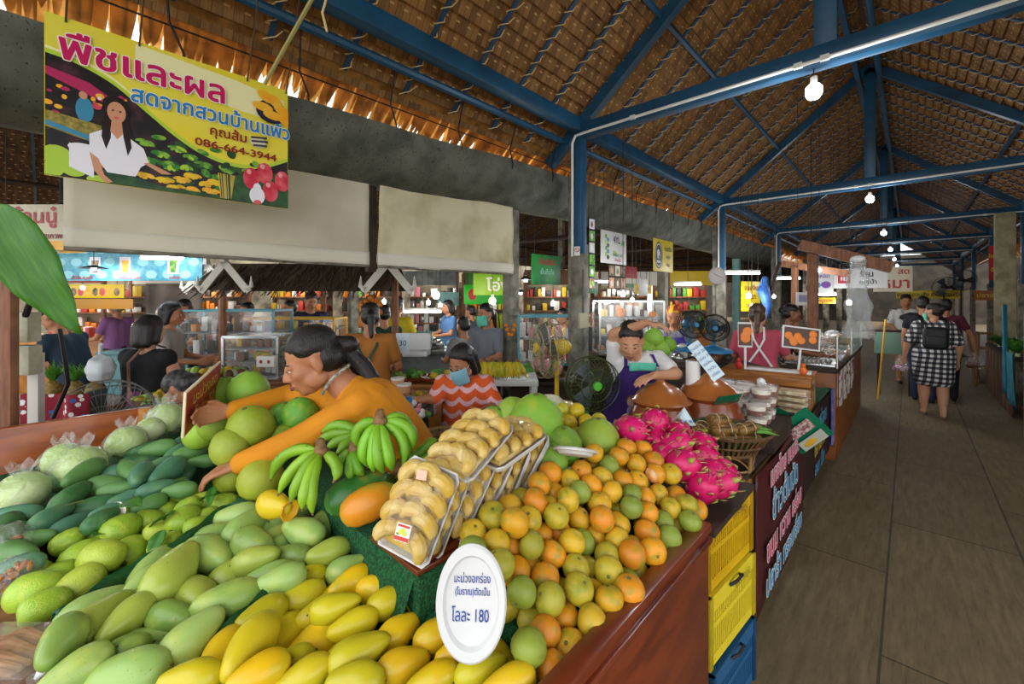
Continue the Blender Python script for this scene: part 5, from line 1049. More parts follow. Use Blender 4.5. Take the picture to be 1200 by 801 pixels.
# pink-topped woman with a white apron halter, from behind
jp, k = stand(1.58, armL=((-.22, .06, 1.08), (-.14, .26, 1.04)), armR=((.26, .10, 1.08), (.34, .30, 1.05)))
px = (-1.095,4.722,0.625)
pw, JK, FK = person('woman in pink top and white apron straps seen from behind at the food counter', (px[0], px[1], 0), jp, m_skin_l, top=M('pink_tee', '#b5485a', .85), bottom=M('dark_trousers', '#1b1a1f', .8), hair='pony', hairm=M('brown_hair', '#3b2a20', .4, var='#5b4634', vs=30, bump=.4, bs=60), voxel=.010, sleeve=.7, fwd=(.1, 1, -.1), rz=R(18), s=k, wide=1.1, face=False)
mb = MB(); 
for x in (-1, 1): mb.tube([(x*.05, -.03, 1.36), (x*.045, -.125, 1.25), (0, -.148, 1.16), (-x*.10, -.15, 1.0), (-x*.16, -.12, .92)], .010, 5, flat=.4)
mb.build('apron_strap', m_white, pw)
mb = MB(); mb.box((.13, -.16, .90), (.10, .02, .16), rot=.3, bev=.004); mb.build('apron_pocket', m_white, pw)
# dark-haired woman beyond the orange photo card
jp, k = stand(1.56, armL=((-.24, .06, 1.05), (-.2, .25, 1.0)), armR=((.24, .06, 1.05), (.2, .25, 1.0)))
px = (-1.095,6.226,0.675); person('dark-haired woman in a patterned dark top facing right beyond the orange photo', (px[0], px[1], 0), jp, m_skin_d, top=M('navy_print', '#1e2230', .8, var='#c9c2c2', vs=40, vlo=.6, vhi=.64), bottom=M('dark_trousers', '#1b1a1f', .8), hair='bun', voxel=.010, sleeve=.4, fwd=(0, 1, -.1), rz=R(-75), s=k)
# scarf woman in purple apron behind
jp, k = stand(1.56, armL=((-.24, .06, 1.05), (-.16, .28, 1.0)), armR=((.24, .06, 1.05), (.16, .28, 1.0)))
px = (-1.859,4.556,0.804); q, Jq, Fq = person('woman in red and yellow headscarf and purple apron at a rear stall', (px[0], px[1], 0), jp, m_skin, top=M('grey_tee', '#77777c', .85), bottom=M('dark_trousers', '#1b1a1f', .8), hair='short', hairm=M('red_yellow_scarf', '#a8301f', .8, var='#d9a82a', vs=12, vlo=.48, vhi=.52), voxel=.010, fwd=(0, 1, -.3), rz=R(200), s=k, apron=apron_front(M('violet_apron', '#4b3c9a', .8), (0, 1, 0)))


# ------------------------------------------------------------------ the snack table and the food counter along the aisle
m_maroon = M('maroon_vinyl', '#4a1418', .45, var='#38100f', vs=3)
m_pinkt = M('pink_print', '#d2607c', .5); m_bluet = M('blue_print', '#4f9ac0', .5); m_whitet = M('white_print', '#e8e2da', .5); m_yelt = M('yellow_print', '#e0b53a', .5)
m_bam = M('bamboo', '#8f6a3c', .5, var='#6f4d28', vs=8, stretch=(8, 8, 1)); m_wick = M('dark_wicker', '#6a4a26', .6, var='#3f2a14', vs=30)
tb = thing('snack_table', 'bamboo-legged snack table along the aisle behind the maroon banner', 'table', (-1.02, 3.65, 0))
mb = MB(); mb.box((0, -.80, .765), (.88, 1.1, .03), bev=.004); mb.box((.22, .55, .765), (.44, 1.6, .03), bev=.004); mb.build('table_top', m_dark, tb)
for x, y in ((-.36, -1.25), (.36, -1.25), (-.36, -.35), (.36, 0), (.06, 1.25), (.36, 1.25)):
    mb = MB(); mb.rod((x, y, 0), (x, y, .75), .03, n=8); mb.build('leg', m_bam, tb)
mb = MB(); mb.rod((.42, -1.42, .73), (.42, 1.3, .73), .034, n=9); mb.rod((.40, -1.34, .42), (-.1, -1.34, .6), .02, n=7); mb.build('rail', m_bam, tb)
def banner_x(name, label, X, y0, y1, z0, z1, mat, wave=.006, cat='banner', par=None):
    """a vinyl sheet hanging along the aisle, facing it"""
    t = thing(name, label, cat, (X, (y0+y1)/2, (z0+z1)/2), R(90)); w, h_ = y1-y0, z1-z0; mb = MB()
    mb.grid(lambda u, v: ((u-.5)*w, wave*math.sin(u*9+v*2), (v-.5)*h_), 24, 8); o = mb.build('sheet', mat, t, sharp=None); o.modifiers.new('t', 'SOLIDIFY').thickness = .003; return t, w, h_
t, w, h_ = banner_x('table_banner', 'maroon banner with pink and blue Thai lettering hung on the snack table', -.545, 2.34, 3.56, .07, .775, m_maroon)
for s_, z, m_, sz in (('แกงไทย ขนมสด', .275, m_pinkt, .13), ('ข้าวต้มมัด', .10, m_bluet, .19), ('ขนม หวาน อร่อย', -.085, m_pinkt, .15), ('ปลาร้า ทรงเครื่อง', -.255, m_bluet, .15)):
    text(s_, sz, m_, t, 0, z, -.014, outline=(m_whitet, .006), sx=.95, bold=.003)
t, w, h_ = banner_x('table_banner', 'darker banner with yellow and blue lettering at the table’s far half', -.55, 3.60, 4.95, .22, .76, M('brown_vinyl', '#2c1916', .5))
for s_, z, m_, sz in (('สุดอร่อย', .15, m_bluet, .17), ('เจ้าเก่า', -.03, m_yelt, .17), ('อบ นึ่ง', -.19, m_bluet, .15)): text(s_, sz, m_, t, 0, z, -.012, sx=1.3, bold=.003)
mb = MB(); mb.grid(lambda u, v: (-.55-.42*u+.0*v, 4.3+.72*v, .785+.004*math.sin(23*u+19*v)), 20, 24); o = mb.build('turf_mat', m_turf); o.modifiers.new('t', 'SOLIDIFY').thickness = .006; tag(o, 'strip of green artificial turf on the far end of the snack table', 'mat')
mb = MB(); mb.grid(lambda u, v: (-.54-.4*u, 5.03+.02*math.sin(u*20), .785-.55*v), 16, 6); mb.grid(lambda u, v: (-.53+.012*math.sin(v*17), 4.9+.14*v, .785-.5*u), 6, 8); o = mb.build('table_cloth', M('purple_blue_cloth', '#4a4f8a', .8, var='#7a6fa8', vs=14)); tag(o, 'purple-blue patterned cloth hanging at the far end of the snack table', 'cloth')

m_clay = M('glazed_clay', '#8a4420', .28, var='#6e3216', vs=3, coat=.3)
def clay_pot(p, r, label, lid=True):
    t = thing('clay_pot', label, 'pot', p, 0, 'brown clay pots'); mb = MB()
    mb.lathe([(0, 0), (.55*r, .0), (.82*r, .12*r), (1.0*r, .5*r), (1.0*r, .85*r), (.86*r, 1.22*r), (.80*r, 1.36*r), (.86*r, 1.44*r), (.88*r, 1.48*r), (.80*r, 1.48*r), (.76*r, 1.36*r)], 32); mb.build('body', m_clay, t)
    if lid: mb = MB(); mb.lathe([(.90*r, 1.47*r), (.92*r, 1.50*r), (.80*r, 1.58*r), (.72*r, 1.72*r), (.45*r, 1.95*r), (.18*r, 2.04*r), (.12*r, 2.12*r), (.0, 2.13*r)], 32); mb.build('lid', M('lid_clay', '#a5602c', .28, var='#8a4a20', vs=3, coat=.3), t)
    else: mb = MB(); mb.lathe([(0, 1.36*r), (.76*r, 1.38*r)], 24); mb.build('contents', M('dark_curry', '#3a2012', .3), t)
clay_pot((-1.05, 2.38, .78), .185, 'brown clay pot with domed lid, nearest the dragon fruits'); clay_pot((-.88, 2.66, .78), .195, 'open brown clay pot behind the lidded one')
t = thing('note_card', 'long pale blue handwritten card leaning out of the clay pot', 'card', (-0.875,2.602,1.28), R(43)); mb = MB(); mb.box((0, 0, 0), (.075, .003, .24), bev=.001); mb.build('paper', M('pale_blue_card', '#cfe3ea', .6), t); t.rotation_euler = (R(-18), R(-33), R(43))
for k in range(6): text(('ขนมไทย', 'ถ้วย 20', 'กล่อง 35', 'สดใหม่', 'ทุกวัน', 'อร่อย')[k], .024, m_pen, t, 0, .09-.036*k, -.004)
t = thing('paper_roll', 'white paper roll standing in the open clay pot', 'roll', (-0.948,2.602,1.181)); mb = MB(); mb.lathe([(.0, -.06), (.04, -.06), (.04, .09), (.018, .09), (.018, -.02)], 18); mb.build('roll', m_white, t); mb = MB(); mb.rod((0, 0, -.08), (0, 0, .1), .017, n=8); mb.build('core', m_bam, t)
# wicker basket with leaf parcels
bk = thing('wicker_basket', 'oval wicker basket on a stand lined with banana leaf', 'basket', (-.70, 2.36, .78), R(43)); bk.scale = (1.12, .92, 1)
mb = MB()
for k in range(44): a = 2*math.pi*k/44; mb.beam((.135*math.cos(a), .135*math.sin(a), .09), (.198*math.cos(a), .198*math.sin(a), .185), .012, .004, up=(math.cos(a), math.sin(a), 0))
for r_, z in ((.135, .09), (.165, .132), (.20, .185), (.205, .193)): mb.tube([(r_*math.cos(a), r_*math.sin(a), z) for a in [2*math.pi*k/36 for k in range(36)]], .006, 6, closed=True)
mb.lathe([(0, .088), (.135, .09)], 28); mb.build('weave', m_wick, bk)
mb = MB()
for r_, z in ((.12, .008), (.13, .086)): mb.tube([(r_*math.cos(a), r_*math.sin(a), z) for a in [2*math.pi*k/30 for k in range(30)]], .006, 6, closed=True)
for k in range(4):
    a = k*math.pi/2+.6; mb.rod((.12*math.cos(a), .12*math.sin(a), .0), (.13*math.cos(a), .13*math.sin(a), .09), .008, n=6)
    mb.tube([(.125*math.cos(a+t_), .125*math.sin(a+t_), .01+.07*math.sin(t_/1.57*math.pi)) for t_ in [i*.157 for i in range(11)]], .004, 5)
mb.build('stand', m_bam, bk)
mb = MB(); mb.grid(lambda u, v: ((.10+.095*v)*math.cos(6.283*u), (.10+.095*v)*math.sin(6.283*u), 0.095+.095*v+.006*math.sin(31*u)), 40, 5); mb.lathe([(0, .1), (.12, .105)], 20); o = mb.build('leaf_lining', m_bleaf, bk, sharp=None)
m_parc = M('steamed_leaf', '#94692a', .45, var='#4f3814', vs=14, stretch=(3, 12, 3), bump=.4, bs=30); m_thread = M('pale_thread', '#cdbf96', .8)
def parcel():
    t = thing('leaf_parcel', 'x', 'parcel'); t['group'] = 'tied leaf parcels in the wicker basket'; mb = MB(); mb.box((0, 0, 0), (.105, .055, .034), bev=.013); mb.box((.0, .004, .014), (.098, .03, .02), rot=.08, bev=.008)
    mb.build('wrap', m_parc, t); mb = MB()
    for x in (-.024, .024): mb.tube([(x, .029*math.cos(a)*1.03, .004+.0215*math.sin(a)*1.15) for a in [k*.628 for k in range(10)]], .0017, 4, closed=True)
    mb.build('thread', m_thread, t); return t
pc = parcel(); bc = Vector(bk.location)
for i, (x, y, z, a, lb) in enumerate(((-.11, -.03, .13, .2, 'leaf parcel at the left end of the basket, bottom layer'), (-.02, -.06, .13, .1, 'leaf parcel front centre of the basket, bottom layer'), (.09, -.05, .13, -.2, 'leaf parcel front right of the basket, bottom layer'), (-.03, .02, .135, .5, 'leaf parcel in the basket’s middle, bottom layer'),
        (.08, .03, .135, .3, 'leaf parcel at the back right of the basket'), (-.03, -.05, .168, -.1, 'leaf parcel second from bottom at the basket’s centre'), (.085, -.045, .168, .3, 'leaf parcel on top of the right-hand pile'), (-.04, -.02, .204, .35, 'topmost leaf parcel of the centre pile'), (-.10, .05, .14, .9, 'leaf parcel at the back left of the basket'))):
    q = Matrix.Rotation(R(43), 3, 'Z') @ Vector((x, y, z)); t = pc if i == 0 else dup(pc); t.location = bc+q+Vector((0, 0, .035)); t.scale = (1.22,)*3; t.rotation_euler = (RN.uniform(-.1, .1), RN.uniform(-.15, .15), R(43)+a); t['label'] = lb
for k, (x, y) in enumerate(((.14, -.09), (.16, -.06), (.17, -.03))):
    o = leaf_mesh(.10, .03, .3).build('leaf_piece', M('bright_leaf', '#5f9a30', .4), loc=bc+Matrix.Rotation(R(43), 3, 'Z') @ Vector((x-.03, y, .20)), rot=(.3, -.2, .4+.5*k)); o.modifiers.new('t', 'SOLIDIFY').thickness = .001; tag(o, f'bright green leaf cutting at the basket’s right end, {ORD[k]} from the front', 'leaf', 'leaf cuttings in the basket')
# dessert tubs and clear boxes
rs = thing('wooden_riser', 'low wooden riser under the dessert tubs', 'riser', (-.80, 3.02, .78)); mb = MB(); mb.box((0, 0, .055), (.50, .62, .11), bev=.004); mb.build('box', m_dark, rs)
m_clear = plastic_film('clear_plastic', '#ffffff', .10, .06)
def tub():
    t = thing('dessert_tub', 'x', 'dessert tub'); t['group'] = 'layered dessert tubs stacked on the riser'; mb = MB(); mb.lathe([(0, .002), (.044, .002), (.049, .030), (0, .030)], 18); mb.build('bean_layer', M('red_bean', '#7a3a1c', .35), t)
    mb = MB(); mb.lathe([(.0495, .030), (.0525, .055), (0, .055)], 18); mb.build('coconut_layer', M('coconut_cream', '#e9e2d2', .4), t)
    mb = MB(); mb.lathe([(0, 0), (.047, 0), (.056, .060), (.058, .062), (.058, .068), (.05, .070), (0, .070)], 20); mb.build('cup', m_clear, t); return t
tub0 = tub(); k = 0
RW = ('bottom layer', 'second layer', 'third layer')
for i in range(3):
    for j in range(3):
        for l in range(3 if (i, j) != (2, 0) else 2):
            t = tub0 if k == 0 else dup(tub0); k += 1; t.location = (-.90+.122*i+RN.uniform(-.006, .006), 2.80+.125*j, .892+.072*l); t['label'] = f'bean and coconut dessert tub, {ORD[j]} row from front, {ORD[i]} from left, {RW[l]}'
def clam():
    t = thing('dessert_box', 'x', 'box'); t['group'] = 'clear dessert boxes in a stack'; mb = MB(); mb.box((0, 0, .016), (.15, .11, .026), bev=.008); mb.build('filling', M('cream_sweets', '#d9c89a', .5, var='#b98f4c', vs=30), t); mb = MB(); mb.box((0, 0, .018), (.17, .13, .034), bev=.012); mb.box((0, 0, .018), (.182, .142, .003)); mb.build('clear_box', m_clear, t); return t
c0 = clam(); k = 0
for i in range(2):
    for l in range(6): t = c0 if k == 0 else dup(c0); k += 1; t.location = (-.78+.21*i, 3.36, .80+.04*l); t.rotation_euler = (0, 0, RN.uniform(-.1, .1)); t['label'] = f'clear box of cream sweets, {("left","right")[i]} stack behind the tubs, {ORD[l]} from bottom'
for p, lb in (((-0.797,3.016,1.083), 'knotted clear bag of dark sweets behind the tubs, on the left'), ((-0.761,3.324,1.066), 'knotted clear bag of pale sweets behind the tubs, on the right')):
    t = thing('sweets_bag', lb, 'bag', (p[0], p[1], .99)); blobby((.075, .06, .045), .1, 4).build('bag', m_film, t); mb = MB(); mb.ell((0, 0, -.012), (.06, .05, .03)); mb.build('sweets', M('dark_sweets', '#35201a', .4), t); mb = MB(); mb.cap((0, 0, .03), (.01, 0, .075), .012, .028); mb.build('knot', M('milky_plastic', '#e9ecea', .35), t)
m_gpk = M('green_foil', '#0f6b4a', .25, var='#0c5a3d', vs=6, bump=.4, bs=18)
for p, rt, lb in (((-0.5,3.294,0.786), (R(28), R(38), R(58)), 'green foil packet with a dessert photo on the table’s aisle corner'), ((-0.631,3.309,0.829), (R(60), R(25), R(50)), 'second green foil packet lying behind the first'), ((-0.733,2.53,1.086), (R(50), R(-10), R(40)), 'small green foil packet between the pots and the tubs')):
    t = thing('foil_packet', lb, 'packet', p); t.rotation_euler = rt; t.scale = (.45,)*3 if 'small' in lb else (1,)*3; mb = MB(); mb.grid(lambda u, v: ((u-.5)*.30, -.02*math.sin(math.pi*u)*math.sin(math.pi*v), (v-.5)*.24), 12, 10); mb.grid(lambda u, v: ((.5-u)*.30, .02*math.sin(math.pi*u)*math.sin(math.pi*v), (v-.5)*.24), 12, 10); mb.build('foil', m_gpk, t)
    if 'aisle' in lb: mb = MB(); mb.box((.07, -.028, .0), (.085, .003, .17), mi=0); mb.box((-.055, -.028, -.02), (.09, .003, .19), mi=1); mb.ell((.07, -.031, -.02), (.026, .003, .045), n=10, m=6, mi=2); mb.build('photo_label', [M('label_grey', '#a9a89c', .5), M('label_maroon', '#7d4a4a', .5, var='#c9b9b0', vs=60), M('label_yellow', '#c99a2c', .5)], t)

# wooden box stand with photo cards
ws = thing('wood_box_stand', 'honey-coloured wooden box stand on the snack table', 'box', (-.86, 4.02, .78), .05)
m_honey = M('honey_wood', '#a86a2a', .5, var='#8a5020', vs=5, stretch=(1, 6, 6)); mb = MB()
for z in (.06, .14, .22): mb.box((0, -.17, z), (.62, .02, .07), bev=.003)
for z in (.06, .14, .22): mb.box((.30, .0, z), (.02, .34, .07), bev=.003); mb.box((-.30, 0, z), (.02, .34, .07), bev=.003)
mb.box((0, .17, .14), (.62, .02, .25)); mb.build('slats', m_honey, ws); mb = MB(); mb.box((0, 0, .262), (.64, .38, .018), bev=.003); mb.build('lid', m_honey, ws)
mb = MB(); mb.box((.312, .0, .14), (.004, .10, .17)); mb.build('photo', M('dark_photo', '#3a2a20', .4, var='#c9b9a0', vs=16), ws)
t = thing('foam_slab', 'white foam strip lying on the wooden box stand', 'slab', (-.78, 4.0, 1.045), .1); mb = MB(); mb.box((0, 0, .012), (.44, .10, .024), bev=.004); mb.build('block', m_foam, t)
for i, (x, y, lb) in enumerate(((-.60, 3.93, 'small orange figurine at the right end of the box stand'), (-1.05, 3.92, 'red chili plastic toy at the left end of the box stand'))):
    t = thing('ornament', lb, 'ornament', (x, y, 1.052)); mb = MB(); mb.ell((0, 0, .03), (.028, .024, .032)); mb.ell((0, 0, .07), (.017, .016, .02)); mb.build('body', M('orn_orange', '#d9641c', .5) if i == 0 else M('orn_red', '#b81f1c', .5), t); mb = MB(); mb.cap((0, 0, .085), (.004, 0, .10), .006, .004); mb.build('cap', m_stem, t)
def photo_card(p, w, h_, rz, label, tilt=0.):
    t = thing('photo_card', label, 'photo card', p); t.rotation_euler = (R(-8), tilt, rz); mb = MB(); mb.box((0, .004, 0), (w, .006, h_), bev=.002, mi=0); mb.box((0, .0, 0), (w*.9, .003, h_*.86), mi=1); rn = random.Random(int(w*100))
    for k in range(7 if w > .2 else 3): r_ = h_*.17; mb.ell((rn.uniform(-.36, .30)*w, -.003, rn.uniform(-.25, .22)*h_), (r_, .003, r_), n=12, m=6, mi=2)
    mb.build('print', [m_foam, M('photo_brown', '#4a2c1a', .4), M('photo_orange', '#e07a1c', .4)], t); mb = MB(); mb.rod((0, .006, -h_/2), (0, .02, -h_/2-.17), .009, n=7); mb.build('stem', m_white, t)
photo_card((-0.651,4.178,1.314), .30, .185, R(38), 'framed photo of oranges on a stem above the wooden box, right one', .12); photo_card((-0.961,3.753,1.351), .10, .20, R(20), 'narrow photo card of oranges behind the wooden box, left one')

# food counter with steel trays
fc = thing('food_counter', 'orange-brown wooden food counter with steel trays and clear guard', 'counter', (-.78, 6.9, 0))
mb = MB(); mb.box((.21, 0, .44), (.04, 3.0, .88), bev=.004); mb.box((0, -1.5, .44), (.44, .04, .88), bev=.004); mb.build('front_panel', M('counter_wood', '#8a4f22', .45, var='#6e3a16', vs=4, stretch=(1, 1, 5)), fc); mb = MB(); mb.box((0, 0, .9), (.50, 3.1, .04), bev=.004); mb.build('worktop', m_dark, fc)
m_inox = M('stainless', '#b9bbb8', .25, metal=.9)
for k in range(5):
    mb = MB(); y = -1.2+.58*k; mb.box((0, y, .935), (.44, .5, .03), bev=.006); mb.box((0, y, .953), (.38, .44, .004)); t_ = mb.build('steel_tray', m_inox, fc)
    mb = MB(); rn = random.Random(k)
    for q in range(9): mb.cap((-.17+.04*q, y-.16, .965), (-.17+.04*q+rn.uniform(-.02, .02), y+.15, .967), .018, .012, 7)
    mb.build('food', M(('grilled_fish', 'grilled_sausage', 'white_wraps')[k % 3], ('#6f6a60', '#8a4a24', '#d9d4c8')[k % 3], .5, var=('#b9b6ac', '#5f2c14', '#b98f5c')[k % 3], vs=20), t_)
mb = MB()
for y in (-1.45, 0, 1.45): mb.rod((.235, y, .9), (.235, y, 1.25), .012, n=8)
mb.build('guard_post', m_inox, fc); mb = MB(); mb.box((.235, 0, 1.08), (.006, 2.9, .30)); mb.build('guard_pane', plastic_film('acrylic', '#ffffff', .04, .04, .02, 3), fc)
for y in (6.3, 7.1, 7.8):
    t = thing('goods_bag', f'clear bag of snacks piled on the food counter, {ORD[int((y-6)/.75)]} from the front', 'bag', (-.86, y+.3, 1.05), 0, 'snack bags on the food counter'); blobby((.12, .15, .09), .12, int(y*10)).build('bag', m_film, t); mb = MB(); rn = random.Random(int(y*7))
    for q in range(8): mb.ell((rn.uniform(-.08, .08), rn.uniform(-.1, .1), rn.uniform(-.05, .04)), (.04, .03, .025), n=8, m=5)
    mb.build('snacks', M('mixed_snacks', '#a8703c', .6, var='#d9c9a8', vs=9), t)
t = thing('printed_cloth', 'white cloth with red print hanging from the food counter’s aisle side', 'cloth', (-.545, 6.35, .70), R(90)); mb = MB(); mb.grid(lambda u, v: ((u-.5)*1.7, .012*math.sin(u*26), (v-.5)*.42), 30, 5); o = mb.build('cloth', M('red_print_cloth', '#d9d4cc', .8, var='#7d2a2a', vs=13, vlo=.54, vhi=.57), t, sharp=None); o.modifiers.new('t', 'SOLIDIFY').thickness = .003
t = thing('wood_canopy', 'brown wooden post and sloping beam over the food counter', 'canopy', (-.75, 6.2, 0)); mb = MB(); mb.box((-.10, 0, 1.45), (.10, .10, 1.6), bev=.006); mb.build('post', m_rawwood, t); mb = MB(); mb.box((-.6, 1.9, 1.4), (.09, .09, 1.5), bev=.006); mb.build('post', m_rawwood, t); mb = MB(); mb.beam((-.22, -.1, 2.28), (.60, .15, 1.98), .09, .12); mb.build('beam', m_rawwood, t); mb = MB(); mb.beam((-.8, 1.9, 2.2), (.1, 1.95, 2.0), .08, .1); mb.build('beam', m_rawwood, t)
t = thing('plastic_roll', 'crumpled clear plastic sheet hanging from the canopy beam', 'plastic sheet', (-.42, 6.05, 1.62)); mb = MB(); mb.grid(lambda u, v: ((.10+.025*math.sin(u*31+v*7)+.02*math.sin(v*19))*math.cos(6.283*u)*(1.15-.5*v), (.09+.02*math.sin(u*23+v*11))*math.sin(6.283*u)*(1.15-.5*v), -.42+.86*v), 40, 16); mb.build('sheet', plastic_film('hanging_plastic', '#dfe4e4', .30, .15), t, sharp=None); mb = MB(); mb.ell((0, 0, .45), (.07, .06, .04)); mb.build('tied_top', M('milky_plastic', '#e9ecea', .35), t)
t = thing('barrier_board', 'pale green board across the aisle side below the man in white tee', 'board', (-0.192,9.665,0.872), R(10)); mb = MB(); mb.box((0, 0, 0), (.52, .03, .36), bev=.004); mb.build('panel', M('pale_green_board', '#6f8a78', .6), t); mb = MB(); mb.box((-.2, .02, -.5), (.04, .04, .85)); mb.box((.2, .02, -.5), (.04, .04, .85)); mb.box((0, .14, .2), (.9, .3, .03)); mb.build('frame', m_dark, t)
t = thing('broom', 'yellow-handled broom leaning beside the green board', 'broom', (-0.386,9.074,0.242)); mb = MB(); mb.rod((0, 0, -.3), (.10, .1, 1.05), .014, n=7); mb.build('handle', M('yellow_handle', '#c9982a', .5), t); mb = MB(); mb.cap((0, 0, -.3), (-.03, 0, -.52), .04, .08); mb.build('bristles', m_bam, t)

# right-hand stalls
rs = thing('produce_stall', 'right-hand vegetable stall with wood boards and greens', 'stall', (1.35, 10.2, 0))
mb = MB(); mb.box((.1, 0, .80), (.9, 2.6, .05)); mb.build('shelf', m_dark, rs); mb = MB()
for k in range(7): mb.box((-.33, -1.1+.37*k, .42), (.03, .33, .80), bev=.004)
mb.build('boards', M('stall_boards', '#6b4526', .6, var='#4f3018', vs=5), rs)
for i in range(8):
    t = thing('leafy_greens', f'bunch of leafy greens on the right-hand stall, {ORD[i]} from the front', 'vegetables', (1.10+.12*(i % 2), 9.15+.27*i, .86), i, 'greens on the right stall'); mb = MB(); rn = random.Random(i)
    for k in range(16):
        a, l = rn.uniform(0, 6.28), rn.uniform(.10, .22); d = Vector((math.cos(a), math.sin(a), rn.uniform(.4, 1.6))).normalized(); s_ = d.cross(UP).normalized()*l*.35; mb.face([(0, 0, 0), d*l*.5+s_, d*l, d*l*.5-s_])
    mb.build('leaves', M('leafy_green', '#3f7a2c', .5, var='#2c5a20', vs=9), t, sharp=None); mb = MB(); mb.cap((0, 0, -.04), (0, 0, .03), .03, .02); mb.build('stems', M('pale_stem', '#a9b87a', .5), t)
for x0, y0, y1, z0, z1, lb in ((.93, 7.95, 8.6, .30, .95, 'teal tarpaulin skirt on the nearest right-hand stall'), (.94, 8.72, 8.88, .35, 1.55, 'narrow teal tarpaulin strip hanging at the right side of the aisle')):
    t, w, h_ = banner_x('tarpaulin', lb, x0, y0, y1, z0, z1, M('teal_tarp', '#2f7f93', .6, var='#23677a', vs=6), .02, 'tarpaulin'); t.rotation_euler = (0, 0, R(-90))
t = thing('snack_rack', 'metal-framed rack of packets at the right edge of the aisle', 'rack', (1.29, 7.2, 0)); mb = MB()
for x in (-.3, .3):
    for y in (-.55, .55): mb.rod((x, y, 0), (x, y, 1.45), .016, n=8)
mb.build('frame', M('grey_pipe', '#8f979c', .35, metal=.6), t); mb = MB()
for z in (.35, .80, 1.02): mb.box((0, 0, z), (.64, 1.14, .025))
mb.build('shelf', m_rawwood, t); mb = MB(); mb.box((.0, 0, .58), (.58, 1.08, .4)); mb.build('back_box', m_dark, t)
for i in range(10):
    y = 6.72+.1*i; t = thing('snack_packet', f'bright snack packet on the right rack, {ORD[i]} from the front', 'packet', (1.06+.06*(i % 3), y, 1.12), i*.4, 'snack packets on the right rack'); mb = MB(); mb.box((0, 0, 0), (.10, .05, .17), bev=.018); mb.build('pouch', M(f'pouch_{i%5}', ('#b8362c', '#d9b23a', '#3f8a4a', '#d9d4cc', '#3a6aa8')[i % 5], .35), t); mb = MB(); mb.box((0, -.027, .0), (.07, .003, .06)); mb.build('label_patch', m_foam, t)
for y, lb in ((12.3, 'tall brown plywood sheet standing at the right of the aisle'), (13.0, 'second plywood sheet behind the first at the right')):
    t = thing('plywood_sheet', lb, 'board', (.98, y, .0), R(90)); mb = MB(); mb.box((0, 0, .45), (.55, .02, .9)); o = mb.build('sheet', M('plywood', '#7d5232', .6, var='#64401f', vs=4), t); o.rotation_euler = (R(-6), 0, 0)
t = thing('bamboo_stand', 'bamboo trestle stand beside the right-hand stall', 'stand', (1.02, 11.8, 0)); mb = MB()
for x in (-.12, .12):
    for y in (-.14, .14): mb.rod((x, y, 0), (x*.7, y*.7, 1.0), .02, n=7)
mb.build('leg', m_bam, t); mb = MB()
for z in (.35, .7, .98): mb.rod((-.13, -.14, z), (.13, -.14, z), .014, n=6); mb.rod((-.13, .14, z), (.13, .14, z), .014, n=6); mb.rod((-.12, -.14, z), (-.12, .14, z), .014, n=6)
mb.build('rung', m_bam, t)


# ------------------------------------------------------------------ the big fruit banner and the canvas blinds under the gutter
bn = thing('fruit_banner', 'large yellow fruit-shop banner with magenta and blue Thai lettering hanging from the eave', 'banner', (-2.55, .432, 2.474), R(90))
BW, BH = .92, .66
m_by = M('banner_yellow', '#e3d84a', .35, var='#e9d22a', vs=2.2); m_bl = M('banner_lime', '#b4cf3a', .35); m_bpale = M('banner_pale', '#eee9b0', .35)
m_pd = M('print_dark', '#1c1a1c', .35, var='#4a2a30', vs=14, vlo=.5, vhi=.7); m_pg = M('print_green', '#2f7a28', .35, var='#86b43a', vs=22, vlo=.42, vhi=.6); m_pgd = M('print_deep_green', '#123a1c', .35, var='#2f5a2a', vs=16)
m_py = M('print_yellow', '#e8c41c', .35, var='#c8981a', vs=26); m_pw = M('print_white', '#e6e2ea', .35); m_psk = M('print_skin', '#c98e6c', .4); m_phr = M('print_hair', '#1d1210', .35); m_prd = M('print_rose', '#c4223a', .35, var='#e0606a', vs=16); m_ppk = M('print_pink_awning', '#b02a5a', .35); m_por = M('print_mango', '#eda41c', .35, var='#f0bb3a', vs=12); m_pbl = M('print_blue', '#3a86a8', .35); m_plim = M('print_lime', '#a6c83a', .35)
def fx(u): return (min(.998, max(.002, u))-.5)*BW
def fz(v): return (.5-min(.998, max(.002, v)))*BH
mb = MB(); mb.box((0, .003, 0), (BW, .006, BH)); mb.build('panel', m_by, bn)
class Print:
    """flat printed shapes laid in thin layers on a sign's face"""
    def __init__(s, fx_, fz_): s.mb = MB(); s.mats = []; s.y = -.0006; s.fx, s.fz = fx_, fz_
    def mi(s, m):
        if m not in s.mats: s.mats.append(m)
        return s.mats.index(m)
    def poly(s, pts, m):
        s.mb.mi = s.mi(m); s.mb.face([(s.fx(u), s.y, s.fz(v)) for u, v in pts]); s.y -= .00003
    def oval(s, u, v, ru, rv, m, a=0., n=16):
        s.poly([(u+ru*math.cos(t)*math.cos(a)-rv*math.sin(t)*math.sin(a), v+ru*math.cos(t)*math.sin(a)+rv*math.sin(t)*math.cos(a)) for t in (2*math.pi*k/n for k in range(n))], m)
    def build(s, name, parent): return s.mb.build(name, s.mats, parent, sharp=None)
def curve_pts(P, n=8):
    out = []
    for i in range(len(P)-1):
        p0, p1, p2, p3 = (P[max(0, min(len(P)-1, i+k))] for k in (-1, 0, 1, 2))
        for q in range(n):
            t = q/n; out.append(tuple(.5*((2*p1[d])+(-p0[d]+p2[d])*t+(2*p0[d]-5*p1[d]+4*p2[d]-p3[d])*t*t+(-p0[d]+3*p1[d]-3*p2[d]+p3[d])*t**3) for d in (0, 1)))
    return out+[P[-1]]
pr_ = Print(fx, fz)
